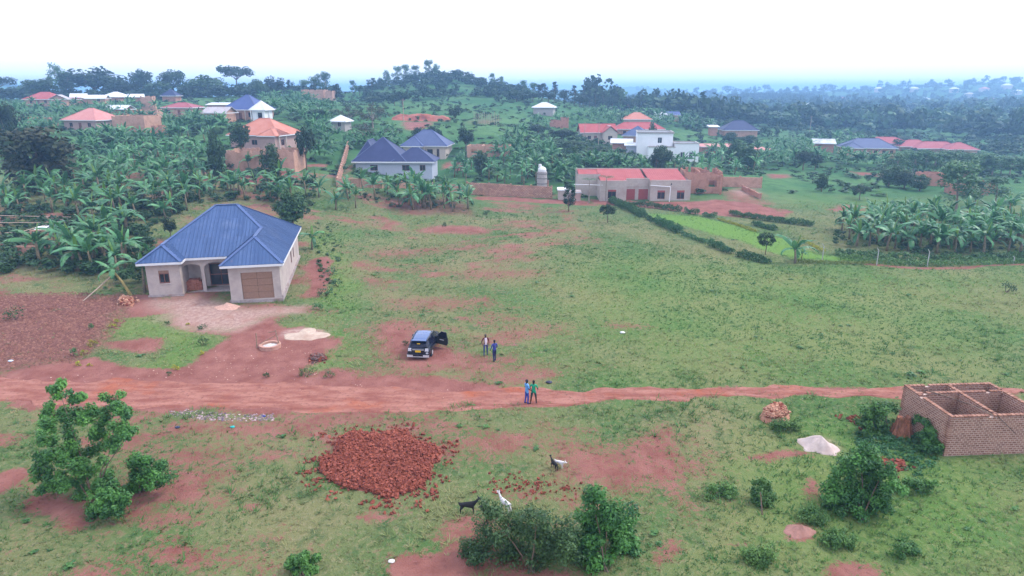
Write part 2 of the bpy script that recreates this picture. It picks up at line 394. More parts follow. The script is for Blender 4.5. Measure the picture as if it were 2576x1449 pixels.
# bare red earth: (outline in the photograph, strength, softness in metres)
SOIL = [([(430, 800), (560, 835), (690, 795), (800, 830), (830, 880), (800, 930), (790, 965), (600, 965), (430, 945), (520, 905), (545, 850)], 1.0, 1.2),
        ([(0, 925), (230, 912), (450, 935), (760, 930), (930, 945), (1150, 966), (1300, 980), (1450, 990), (1350, 1022), (1100, 1036), (700, 1035), (300, 1030), (0, 1012)], 1.0, 0.9),
        ([(1400, 980), (1800, 975), (2280, 975), (2576, 976), (2576, 992), (2276, 998), (1800, 1002), (1450, 1015)], 0.8, 0.7),
        ([(865, 850), (960, 800), (1050, 790), (1100, 840), (1130, 915), (1060, 945), (960, 935), (900, 900)], 0.78, 3.2),
        ([(1010, 860), (1120, 880), (1130, 930), (1010, 935)], 1.0, 1.0),
        ([(752, 648), (825, 640), (815, 700), (800, 748), (748, 752)], 0.85, 0.9),
        ([(330, 740), (380, 745), (420, 790), (330, 795)], 1.0, 0.6),
        ([(270, 850), (420, 850), (400, 880), (330, 890), (240, 885)], 0.8, 0.7),
        ([(190, 440), (0, 440), (0, 400)], 0.3, 3), ([(540, 440), (745, 432), (750, 452), (600, 462)], 0.9, 1.5),
        (ell(1130, 578, 100, 14), 0.75, 2.5), (ell(1260, 690, 150, 22), 0.6, 4), (ell(1000, 640, 130, 26), 0.5, 4), (ell(1120, 760, 180, 22), 0.6, 3), (ell(1330, 820, 130, 18), 0.6, 3),
        (ell(1560, 812, 70, 12), 0.65, 2), (ell(1700, 760, 80, 12), 0.45, 3), (ell(2050, 800, 60, 10), 0.5, 2), (ell(1300, 900, 110, 22), 0.55, 2.5), (ell(1980, 890, 80, 12), 0.45, 2),
        (ell(1540, 925, 90, 16), 0.4, 2), (ell(480, 1205, 75, 36), 0.85, 1.4), (ell(560, 1235, 70, 26), 0.65, 1.2), (ell(130, 1290, 70, 24), 0.95, 0.7), (ell(30, 1200, 50, 30), 1, 0.6), (ell(430, 1280, 120, 26), 0.7, 1),
        (ell(320, 1240, 120, 26), 0.5, 1.5), (ell(640, 1275, 26, 14), 0.9, 0.4), (ell(440, 1378, 30, 16), 0.9, 0.4), (ell(300, 1350, 160, 30), 0.4, 1), (ell(1085, 1425, 110, 46), 1.0, 0.8),
        ([(1370, 1160), (1420, 1110), (1560, 1125), (1660, 1085), (1720, 1110), (1700, 1200), (1730, 1280), (1680, 1300), (1620, 1230), (1480, 1205), (1380, 1200)], 0.78, 2.4),
        (ell(1300, 1225, 90, 20), 0.7, 1.2), (ell(1440, 1235, 90, 20), 0.65, 1.2), (ell(2012, 1335, 38, 22), 1, 0.5), (ell(2120, 1428, 80, 26), 0.95, 0.6), (ell(1960, 1160, 90, 12), 0.9, 0.7), (ell(1660, 1400, 40, 60), 0.7, 0.8),
        (ell(1820, 1360, 60, 26), 0.45, 0.8), (ell(2350, 1330, 90, 20), 0.35, 0.8), (ell(2040, 1240, 30, 30), 0.7, 0.5), (ell(1400, 1300, 90, 20), 0.6, 1), (ell(980, 1280, 60, 20), 0.7, 0.6),
        ([(1480, 500), (1745, 508), (1800, 500), (1900, 515), (1990, 535), (1990, 548), (1850, 545), (1740, 538), (1600, 520), (1500, 512)], 1.0, 1.5),
        ([(1190, 493), (1300, 495), (1480, 505), (1500, 516), (1300, 508), (1190, 502)], 0.8, 1.2), ([(2060, 655), (2230, 668), (2400, 672), (2576, 662), (2576, 668), (2400, 678), (2230, 676)], 0.8, 0.5),
        ([(1790, 480), (1900, 470), (1960, 520), (1850, 520)], 0.6, 3), (ell(1960, 443, 30, 7), 0.8, 3), ([(2120, 428), (2250, 440), (2240, 450), (2170, 440)], 0.9, 2), (ell(2380, 545, 70, 12), 0.5, 3), (ell(2130, 525, 60, 10), 0.7, 2),
        ([(1000, 306), (1130, 304), (1090, 314), (1050, 330), (1020, 328)], 0.75, 2), ([(1100, 410), (1150, 405), (1180, 425), (1120, 440)], 0.8, 2), ([(870, 415), (900, 400), (890, 450), (860, 462)], 0.7, 2),
        ([(780, 285), (850, 270), (850, 280), (790, 292)], 0.5, 3), ([(690, 415), (840, 412), (840, 420), (690, 424)], 0.7, 1)]
PALE = [([(378, 752), (470, 748), (590, 768), (735, 772), (740, 785), (660, 800), (600, 830), (540, 835), (480, 815), (400, 785)], 0.95, 1.2), (ell(770, 841, 52, 16), 1.0, 0.35),
        ([(1840, 478), (1905, 470), (1900, 490), (1850, 492)], 0.7, 1.5), (ell(2060, 1125, 60, 16), 0.7, 0.5)]
LUSH = [([(1622, 538), (1760, 545), (1880, 575), (1990, 608), (2060, 640), (2200, 658), (2010, 655), (1900, 622), (1800, 590), (1700, 562)], 1.0, 0.5),
        ([(305, 790), (410, 788), (428, 815), (520, 818), (532, 890), (420, 937), (330, 918), (430, 880), (410, 850), (285, 845)], 0.45, 0.6),
        ([(790, 690), (870, 680), (870, 780), (800, 780)], 0.6, 2), ([(1900, 1040), (2380, 1100), (2576, 1170), (2576, 1449), (1750, 1449), (1850, 1200)], 0.45, 3),
        ([(1880, 430), (2100, 450), (2300, 480), (2400, 530), (2150, 530), (2000, 520), (1930, 480)], 0.3, 4), ([(800, 590), (860, 600), (850, 680), (800, 660)], 0.5, 2), ([(1100, 420), (1180, 430), (1180, 465), (1100, 460)], 0.9, 2), ([(820, 380), (950, 375), (900, 405), (820, 410)], 1.0, 1.5), ([(700, 850), (850, 780), (860, 930), (760, 940)], 0.4, 2),
        ([(1500, 640), (2576, 690), (2576, 960), (1600, 960), (1400, 760)], 0.35, 8)]
PLOUGH = [([(-60, 742), (180, 735), (325, 745), (330, 795), (285, 840), (195, 912), (0, 928), (-60, 930)], 1.0, 0.8), ([(985, 510), (1140, 505), (1190, 540), (1000, 540)], 0.75, 1.0), ([(1180, 305), (1250, 300), (1250, 310), (1190, 312)], 0.6, 2)]
_pc = {}
def layer(lst, x, y):
    m = np.zeros(x.shape)
    wob = 4.5 * (fbm(x / 4.0, y / 4.0, 60, 4) - 0.5); wob2 = 4.5 * (fbm(x / 4.0, y / 4.0, 70, 4) - 0.5)
    for poly, st, soft in lst:
        if id(poly) not in _pc: _pc[id(poly)] = grounds(poly)
        W = _pc[id(poly)]
        m = np.maximum(m, st * poly_mask(x + wob * min(1, soft), y + wob2 * min(1, soft), W, soft * 1.25))
    return m
def patchy(x, y):                                    # thin, bald spots of the pasture
    f = fbm(x / 9 + 3, y / 5, 21, 4); g = fbm(x / 2.3, y / 1.6, 25, 3)
    return np.clip((0.15 + sstep(0.38, 0.72, f) * 0.55 + sstep(0.45, 0.75, g) * 0.4) * (1.15 - 0.8 * sstep(-5, 30, x)), 0, 1)
near_m = (GX > -75) & (GX < 110) & (GY > 10) & (GY < 330)
def masks(x, y):
    lush = layer(LUSH, x, y); soil = layer(SOIL, x, y); pale = layer(PALE, x, y); pl = layer(PLOUGH, x, y)
    p = patchy(x, y) * np.clip(1 - lush * 1.6, 0, 1) * (y < 132)
    return np.clip(np.maximum(soil * (1 - (lush > 0.7)), p * 0.62), 0, 1), lush, pale, pl
MASK = np.zeros(GX.shape + (4,))
s_, l_, p_, q_ = masks(GX[near_m], GY[near_m])
MASK[near_m] = np.stack([s_, l_, p_, q_], -1)
nx_, ny_ = len(gxs), len(gys)
ii = np.arange(nx_ * ny_).reshape(ny_, nx_)
F4 = np.stack([ii[:-1, :-1], ii[:-1, 1:], ii[1:, 1:], ii[1:, :-1]], -1).reshape(-1, 4)
gm = npmesh('ground', np.stack([GX, GY, GZ], -1).reshape(-1, 3), F4, smooth=True)
ca = gm.color_attributes.new('cover', 'FLOAT_COLOR', 'POINT'); ca.data.foreach_set('color', MASK.reshape(-1).astype(np.float32))

SOIL_A, SOIL_B, SOIL_C = (0.23, 0.085, 0.070), (0.34, 0.150, 0.125), (0.14, 0.056, 0.050)
def ground_material():
    m, t, n, b = newmat('ground_cover')
    p = worldpos(t)
    at = t.nodes.new('ShaderNodeVertexColor'); at.layer_name = 'cover'
    sp = t.nodes.new('ShaderNodeSeparateColor'); t.links.new(at.outputs['Color'], sp.inputs[0])
    st = t.nodes.new('ShaderNodeVectorMath'); st.operation = 'MULTIPLY'; st.inputs[1].default_value = (1, 0.8, 1); t.links.new(p, st.inputs[0]); v = st.outputs[0]
    big = noise(t, v, 0.11, 5); mid = noise(t, v, 0.6, 5); fin = noise(t, v, 3.2, 6, 0.7); tiny = noise(t, v, 13, 4, 0.7)
    # grass: dry, green and deep green
    g = mixc(t, (0.090, 0.168, 0.054), (0.21, 0.205, 0.095), ramp(t, big, 0.38, 0.60))
    g = mixc(t, g, (0.050, 0.115, 0.042), ramp(t, mid, 0.54, 0.72))
    g = mixc(t, g, (0.29, 0.25, 0.14), ramp(t, fin, 0.50, 0.70))
    g = mixc(t, g, (0.045, 0.075, 0.025), ramp(t, tiny, 0.54, 0.74))
    lush = mixc(t, (0.115, 0.235, 0.045), (0.16, 0.285, 0.055), ramp(t, fin, 0.35, 0.7))
    lu = t.nodes.new('ShaderNodeMath'); lu.operation = 'MULTIPLY'; lu.inputs[1].default_value = 0.9; t.links.new(sp.outputs[1], lu.inputs[0])
    g = mixc(t, g, lush, lu.outputs[0])
    s = mixc(t, SOIL_A, SOIL_B, ramp(t, mid, 0.35, 0.68)); s = mixc(t, s, SOIL_C, ramp(t, fin, 0.55, 0.8)); s = mixc(t, s, (0.46, 0.24, 0.19), ramp(t, tiny, 0.62, 0.8))
    # far land beyond the pasture: scrub and gardens
    sy = t.nodes.new('ShaderNodeSeparateXYZ'); t.links.new(p, sy.inputs[0])
    fl = mixc(t, (0.050, 0.14, 0.052), (0.10, 0.20, 0.075), ramp(t, noise(t, p, 0.05, 5), 0.4, 0.62)); fl = mixc(t, fl, (0.03, 0.085, 0.033), ramp(t, noise(t, p, 0.35, 5), 0.5, 0.75))
    g = mixc(t, g, fl, ramp(t, sy.outputs[1], 104, 138))
    ad = t.nodes.new('ShaderNodeMath'); ad.operation = 'ADD'; t.links.new(sp.outputs[0], ad.inputs[0])
    of = t.nodes.new('ShaderNodeMapRange'); of.inputs[3].default_value = -0.55; of.inputs[4].default_value = 0.55
    mx3 = t.nodes.new('ShaderNodeMath'); mx3.operation = 'ADD'; t.links.new(fin, mx3.inputs[0]); t.links.new(noise(t, v, 7.5, 5, 0.75), mx3.inputs[1]); hf3 = t.nodes.new('ShaderNodeMath'); hf3.operation = 'MULTIPLY'; hf3.inputs[1].default_value = 0.5; t.links.new(mx3.outputs[0], hf3.inputs[0]); t.links.new(hf3.outputs[0], of.inputs[0]); of.inputs[1].default_value = 0.25; of.inputs[2].default_value = 0.75
    t.links.new(of.outputs[0], ad.inputs[1])
    c = mixc(t, g, s, ramp(t, ad.outputs[0], 0.38, 0.62))
    pl = mixc(t, (0.15, 0.062, 0.052), (0.25, 0.12, 0.095), ramp(t, fin, 0.4, 0.65)); pl = mixc(t, pl, (0.09, 0.10, 0.05), ramp(t, mid, 0.6, 0.75))
    c = mixc(t, c, pl, at.outputs['Alpha'])
    pa = mixc(t, (0.34, 0.19, 0.16), (0.50, 0.35, 0.30), ramp(t, fin, 0.35, 0.65)); pa = mixc(t, pa, (0.38, 0.2, 0.16), ramp(t, mid, 0.52, 0.72))
    c = mixc(t, c, pa, sp.outputs[2])
    t.links.new(c, b.inputs['Base Color']); b.inputs['Roughness'].default_value = 0.95; b.inputs['Specular IOR Level'].default_value = 0.05
    s2 = t.nodes.new('ShaderNodeMath'); s2.operation = 'ADD'; t.links.new(fin, s2.inputs[0]); t.links.new(tiny, s2.inputs[1])
    bump(t, b, s2.outputs[0], 0.8, 0.10)
    return m
gm.materials.append(ground_material())
tag(place('ground', gm), 'red earth and rough pasture sloping away to the far valley', kind='structure')

# ------------------------------------------------------------------ the dirt road
def road_material():
    m, t, n, b = newmat('road_dirt'); p = worldpos(t)
    st = t.nodes.new('ShaderNodeVectorMath'); st.operation = 'MULTIPLY'; st.inputs[1].default_value = (0.35, 1.3, 1); t.links.new(p, st.inputs[0])
    a = noise(t, st.outputs[0], 1.1, 5); f = noise(t, p, 4, 5, 0.7); g = noise(t, p, 16, 3)
    c = mixc(t, (0.25, 0.09, 0.07), (0.39, 0.18, 0.14), ramp(t, a, 0.38, 0.62)); c = mixc(t, c, (0.36, 0.10, 0.05), ramp(t, noise(t, p, 0.22, 3), 0.55, 0.7))
    c = mixc(t, c, (0.17, 0.065, 0.055), ramp(t, f, 0.52, 0.74)); c = mixc(t, c, (0.50, 0.29, 0.23), ramp(t, g, 0.62, 0.78))
    t.links.new(c, b.inputs['Base Color']); b.inputs['Roughness'].default_value = 0.95; b.inputs['Specular IOR Level'].default_value = 0.05
    bump(t, b, f, 0.7, 0.08); return m
rd = [(-600, 935, 1010), (-300, 938, 1014), (0, 948, 1014), (300, 958, 1026), (600, 966, 1030), (800, 968, 1034), (1000, 976, 1034), (1200, 980, 1036), (1300, 979, 1030), (1450, 978, 1015), (1600, 977, 1009), (1800, 974, 1002), (2000, 974, 997), (2276, 974, 998), (2450, 974, 996), (2576, 973, 996), (2900, 974, 994)]
top = np.array([ground(a, b)[:2] for a, b, c in rd]); bot = np.array([ground(a, c)[:2] for a, b, c in rd])
nl, nw = 420, 16
tt = np.linspace(0, len(rd) - 1, nl); seg = np.arange(len(rd))
T = np.stack([np.interp(tt, seg, top[:, k]) for k in (0, 1)], -1); B = np.stack([np.interp(tt, seg, bot[:, k]) for k in (0, 1)], -1)
T[:, 1] += 1.8 * (fbm(T[:, 0] / 2.2, T[:, 0] * 0 + 2, 80, 4) - 0.5); B[:, 1] += 1.8 * (fbm(B[:, 0] / 2.2, B[:, 0] * 0 + 7, 85, 4) - 0.5)
vv = np.linspace(0, 1, nw); RX = B[:, None, :] * (1 - vv)[None, :, None] + T[:, None, :] * vv[None, :, None]
ruts = sum(-0.07 * np.exp(-((vv - c) / 0.07) ** 2) for c in (0.27, 0.72))
RZ = height(RX[..., 0], RX[..., 1]) + 0.055 + ruts[None, :] * 0.6 + 0.03 * (vnoise(RX[..., 0] / 1.2, RX[..., 1] / 0.5, 90) - 0.5)
RZ[:, 0] -= 0.08; RZ[:, -1] -= 0.08
ii = np.arange(nl * nw).reshape(nl, nw)
rm = npmesh('road', np.concatenate([RX, RZ[..., None]], -1).reshape(-1, 3), np.stack([ii[:-1, :-1], ii[1:, :-1], ii[1:, 1:], ii[:-1, 1:]], -1).reshape(-1, 4)[:, ::-1], mat=road_material(), smooth=True)
tag(place('road', rm), 'rutted red dirt road running across the whole view', kind='structure')

# ------------------------------------------------------------------ grass
grassm = foliage('grass_blades', (0.062, 0.145, 0.045), (0.33, 0.30, 0.145), rough=0.7, trans=0.3, spec=0.1)
lushm = foliage('lush_blades', (0.055, 0.16, 0.04), (0.17, 0.29, 0.065), rough=0.65, trans=0.3, spec=0.1)
def tufts(n, x0, x1, y0, y1, hgt, wid, blades, keep, fade=1.0):
    # denser near the camera
    y = y0 + (y1 - y0) * rng.random(n) ** fade; x = x0 + (x1 - x0) * rng.random(n)
    inside = np.abs(x) < 0.86 * y + 6
    x, y = x[inside], y[inside]
    so, lu, pa, pl = masks(x, y)
    k = rng.random(len(x)) < keep(x, y, so, lu, pa, pl)
    x, y, lu = x[k], y[k], lu[k]
    z = height(x, y); n = len(x)
    tone = np.clip(0.75 * sstep(0.36, 0.66, fbm(x / 9, y / 7, 33, 3)) + 0.35 * (rng.random(n) - 0.2) - 0.35 * lu, 0, 1)
    m = blades; P = np.repeat(np.stack([x, y, z - 0.02], -1), m, 0); N_ = n * m
    a = rng.random(N_) * 2 * np.pi; d = np.stack([np.cos(a), np.sin(a), np.zeros(N_)], -1)
    hs = hgt * (0.45 + 0.9 * rng.random(N_)) * np.repeat(0.6 + 0.8 * rng.random(n), m)
    base = P + d * (rng.random((N_, 1)) * hgt * 0.6); side = np.stack([-d[:, 1], d[:, 0], d[:, 2]], -1) * wid * (0.6 + 0.8 * rng.random((N_, 1)))
    tip = base + d * (hs * (0.6 + 1.2 * rng.random(N_)))[:, None] + np.stack([0 * hs, 0 * hs, hs], -1)
    V = np.stack([base - side, base + side, tip], 1).reshape(-1, 3)
    var = np.repeat(np.clip(np.repeat(tone, m) + 0.25 * (rng.random(N_) - 0.5), 0, 1), 3)
    return V, np.arange(3 * N_).reshape(-1, 3), var
def keep_dry(x, y, so, lu, pa, pl): return np.clip(1.05 - so * 1.35, 0, 1) * (pa < 0.3) * np.clip(1 - pl * 0.93, 0, 1) * np.clip(1.1 - lu, 0.0, 1)
def keep_lush(x, y, so, lu, pa, pl): return np.clip(lu * 1.1 + sstep(0.62, 0.75, fbm(x / 4, y / 4, 51, 3)) * 0.6, 0, 1) * np.clip(1 - so * 1.4, 0, 1) * (pa < 0.3) * (pl < 0.4) * np.where(lu > 0.85, 0.12, 1)
V, F, va = tufts(120000, -62, 78, 20, 120, 0.115, 0.026, 5, keep_dry, 1.35)
tag(place('grass', npmesh('grass', V, None, F, va, grassm)), 'short dry grass of the trampled pasture', kind='stuff')
V, F, va = tufts(110000, -62, 78, 20, 122, 0.15, 0.028, 5, keep_lush, 1.3)
V2, F2, va2 = tufts(60000, -62, 78, 20, 112, 0.25, 0.032, 8, lambda x, y, so, lu, pa, pl: sstep(0.50, 0.68, fbm(x / 3.2, y / 2.6, 61, 4)) * np.clip(1 - so * 1.5, 0, 1) * (pa < 0.3) * (pl < 0.3) * np.clip(0.8 - lu, 0, 1), 1.25)
tag(place('grass_clumps', npmesh('grass_clumps', V2, None, F2, va2, foliage('clump_blades', (0.065, 0.160, 0.048), (0.26, 0.27, 0.12), rough=0.7, trans=0.3, spec=0.1))), 'longer ungrazed grass in drifts over the pasture', kind='stuff')
tag(place('lush_grass', npmesh('lush_grass', V, None, F, va, lushm)), 'fresh green grass in patches and on the hedged lawn', kind='stuff')

# ------------------------------------------------------------------ building materials
plaster = plain('plaster_grey', (0.54, 0.45, 0.41), 0.9, 0.08, 3, (0.40, 0.33, 0.31), bmp=0.1)
plaster2 = plain('plaster_tan', (0.52, 0.44, 0.39), 0.9, 0.1, 3, (0.45, 0.35, 0.30))
plinthm = plain('plinth_cement', (0.42, 0.35, 0.34), 0.95, 0.2, 4, (0.3, 0.2, 0.17))
whitep = plain('white_paint', (0.80, 0.79, 0.80), 0.6, 0.04, 4)
whitewall = plain('white_wall', (0.95, 0.95, 0.97), 0.8, 0.04, 2, (0.86, 0.85, 0.87))
bluewall = plain('pale_blue_wall', (0.50, 0.52, 0.62), 0.85, 0.06, 2)
creamwall = plain('cream_wall', (0.60, 0.50, 0.42), 0.85, 0.08, 2)
pinkwall = plain('pink_wall', (0.50, 0.33, 0.29), 0.9, 0.1, 2)
woodm = plain('old_wood', (0.30, 0.20, 0.14), 0.85, 0.3, 9)
polem = plain('pale_pole', (0.48, 0.36, 0.28), 0.85, 0.25, 9)
brownboard = plain('brown_door_board', (0.33, 0.19, 0.13), 0.75, 0.12, 7)
redbrown = plain('red_brown_steel', (0.26, 0.10, 0.075), 0.5, 0.15, 6)
reddoor = plain('red_door', (0.38, 0.07, 0.06), 0.55, 0.12, 6)
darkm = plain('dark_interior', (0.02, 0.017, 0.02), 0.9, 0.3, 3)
glassm = plain('window_glass', (0.025, 0.03, 0.04), 0.12, 0.3, 2, spec=0.6, bmp=0)
concrete = plain('concrete', (0.42, 0.38, 0.36), 0.9, 0.15, 3)
postm = plain('post_concrete', (0.46, 0.45, 0.44), 0.9, 0.12, 3)
blueroof = plain('blue_iron', (0.040, 0.082, 0.20), 0.48, 0.16, 0.7, (0.055, 0.105, 0.23), spec=0.25, bmp=0.0)
bluecap = plain('blue_ridge_cap', (0.06, 0.105, 0.25), 0.5, 0.1, 2, spec=0.3, bmp=0)
r_dark = sheetroof('roof_dark_blue', (0.022, 0.030, 0.10), (0.035, 0.045, 0.13), 0.5)
r_blue = sheetroof('roof_blue', (0.05, 0.08, 0.23), (0.075, 0.11, 0.28), 0.45)
r_grey = sheetroof('roof_blue_grey', (0.07, 0.095, 0.20), (0.10, 0.125, 0.24), 0.5)
r_red = sheetroof('roof_red', (0.38, 0.06, 0.06), (0.46, 0.11, 0.10), 0.5)
r_maroon = sheetroof('roof_maroon', (0.33, 0.06, 0.075), (0.40, 0.10, 0.11), 0.5)
r_pink = sheetroof('roof_pink', (0.55, 0.20, 0.17), (0.62, 0.27, 0.23), 0.5)
r_orange = sheetroof('roof_orange', (0.50, 0.17, 0.11), (0.58, 0.25, 0.18), 0.5)
r_white = sheetroof('roof_bright_tin', (0.78, 0.80, 0.85), (0.70, 0.72, 0.78), 0.35)
r_rust = sheetroof('roof_rusty_tin', (0.42, 0.38, 0.40), (0.55, 0.52, 0.55), 0.5, (0.34, 0.17, 0.12))
brick_far = brickwall('brickwork', (0.42, 0.18, 0.12), (0.34, 0.13, 0.09), (0.45, 0.28, 0.21))
brick_tan = brickwall('brickwork_tan', (0.50, 0.27, 0.18), (0.42, 0.21, 0.14), (0.48, 0.32, 0.25))
block_fence = brickwall('fence_blockwork', (0.48, 0.26, 0.18), (0.40, 0.20, 0.14), (0.50, 0.34, 0.27), 0.45, 0.22, 0.02)
stone_wall = brickwall('rough_stonework', (0.52, 0.31, 0.21), (0.36, 0.19, 0.14), (0.20, 0.12, 0.10), 0.42, 0.24, 0.03)
earthcut = plain('cut_earth', (0.40, 0.13, 0.09), 0.95, 0.25, 0.8, (0.48, 0.2, 0.15), bmp=0.6)

# ------------------------------------------------------------------ building kit
def wall_panel(mb, o, u, W, z0, z1, ops=(), depth=0.14, nrm=None):
    """an upright wall face from o along u with real openings (x0,x1,za,zb) and reveals"""
    o = Vector(o); u = Vector(u).normalized(); n_ = Vector(nrm) if nrm else Vector((u.y, -u.x, 0))
    xs = sorted({0.0, W, *[a for q in ops for a in q[:2]]}); zs = sorted({z0, z1, *[a for q in ops for a in q[2:4]]})
    P = lambda x, z, d=0.0: o + u * x - n_ * d + Vector((0, 0, z))
    for xa, xb in zip(xs, xs[1:]):
        for za, zb in zip(zs, zs[1:]):
            cx, cz = (xa + xb) / 2, (za + zb) / 2
            if any(q[0] < cx < q[1] and q[2] < cz < q[3] for q in ops): continue
            mb.face([P(xa, za), P(xb, za), P(xb, zb), P(xa, zb)])
    for a, b, c, d in [q[:4] for q in ops]:
        mb.face([P(a, c), P(a, d), P(a, d, depth), P(a, c, depth)]); mb.face([P(b, c), P(b, c, depth), P(b, d, depth), P(b, d)])
        mb.face([P(a, d), P(b, d), P(b, d, depth), P(a, d, depth)]); mb.face([P(a, c), P(a, c, depth), P(b, c, depth), P(b, c)])
def window_part(parent, o, u, q, depth=0.12, frame=None, pane=None, kind='window', n_=None, bars=(1, 0), fw=0.07):
    o = Vector(o); u = Vector(u).normalized(); n_ = Vector(n_) if n_ else Vector((u.y, -u.x, 0))
    a, b, c, d = q[:4]; mb = MB(); P = lambda x, z, dd: o + u * x - n_ * dd + Vector((0, 0, z))
    e = depth - 0.03
    for x in [a + fw / 2, b - fw / 2] + [a + (b - a) * (k + 1) / (bars[0] + 1) for k in range(bars[0])]:
        mb.bar(P(x, c, e), P(x, d, e), fw, 0.05)
    for z in [c + fw / 2, d - fw / 2] + [c + (d - c) * (k + 1) / (bars[1] + 1) for k in range(bars[1])]:
        mb.bar(P(a, z, e + 0.004), P(b, z, e + 0.004), 0.046, fw)
    f = mb.build(kind, frame or redbrown, parent)
    pm = MB(); pm.face([P(a, c, depth), P(b, c, depth), P(b, d, depth), P(a, d, depth)])
    pm.build('pane', pane or glassm, f); return f
def hip_faces(x0, x1, y0, y1, ze, rise, inset=None):
    """top planes of a hipped roof, ridge along the longer side"""
    w_, d_ = x1 - x0, y1 - y0
    A, B_, C, D = (x0, y0, ze), (x1, y0, ze), (x1, y1, ze), (x0, y1, ze); zr = ze + rise
    if w_ >= d_:
        i = inset if inset is not None else d_ / 2; R1, R2 = (x0 + i, (y0 + y1) / 2, zr), (x1 - i, (y0 + y1) / 2, zr)
        return [[A, B_, R2, R1], [B_, C, R2], [C, D, R1, R2], [D, A, R1]], [(R1, R2), (A, R1), (D, R1), (B_, R2), (C, R2)]
    i = inset if inset is not None else w_ / 2; R1, R2 = ((x0 + x1) / 2, y0 + i, zr), ((x0 + x1) / 2, y1 - i, zr)
    return [[A, B_, R1], [B_, C, R2, R1], [C, D, R2], [D, A, R1, R2]], [(R1, R2), (A, R1), (B_, R1), (C, R2), (D, R2)]
def gable_faces(x0, x1, y0, y1, ze, rise, along='x'):
    zr = ze + rise
    if along == 'x':
        ym = (y0 + y1) / 2
        return [[(x0, y0, ze), (x1, y0, ze), (x1, ym, zr), (x0, ym, zr)], [(x1, y1, ze), (x0, y1, ze), (x0, ym, zr), (x1, ym, zr)]], [((x0, ym, zr), (x1, ym, zr))]
    xm = (x0 + x1) / 2
    return [[(x0, y1, ze), (x0, y0, ze), (xm, y0, zr), (xm, y1, zr)], [(x1, y0, ze), (x1, y1, ze), (xm, y1, zr), (xm, y0, zr)]], [((xm, y0, zr), (xm, y1, zr))]
def shell_roof(name, faces, caps, mat, parent, capm=None, thick=0.12, fascia=None, capw=0.22):
    mb = MB()
    for f in faces:
        mb.face(f); mb.face([(p[0], p[1], p[2] - thick) for p in f][::-1])
        for p, q in zip(f, f[1:] + f[:1]):
            mb.face([p, (p[0], p[1], p[2] - thick), (q[0], q[1], q[2] - thick), q])
    ro = mb.build(name, mat, parent)
    cb = MB()
    for a, b in caps: cb.bar((a[0], a[1], a[2] + 0.02), (b[0], b[1], b[2] + 0.02), capw, 0.06)
    cb.build('ridge_cap', capm or mat, ro)
    return ro
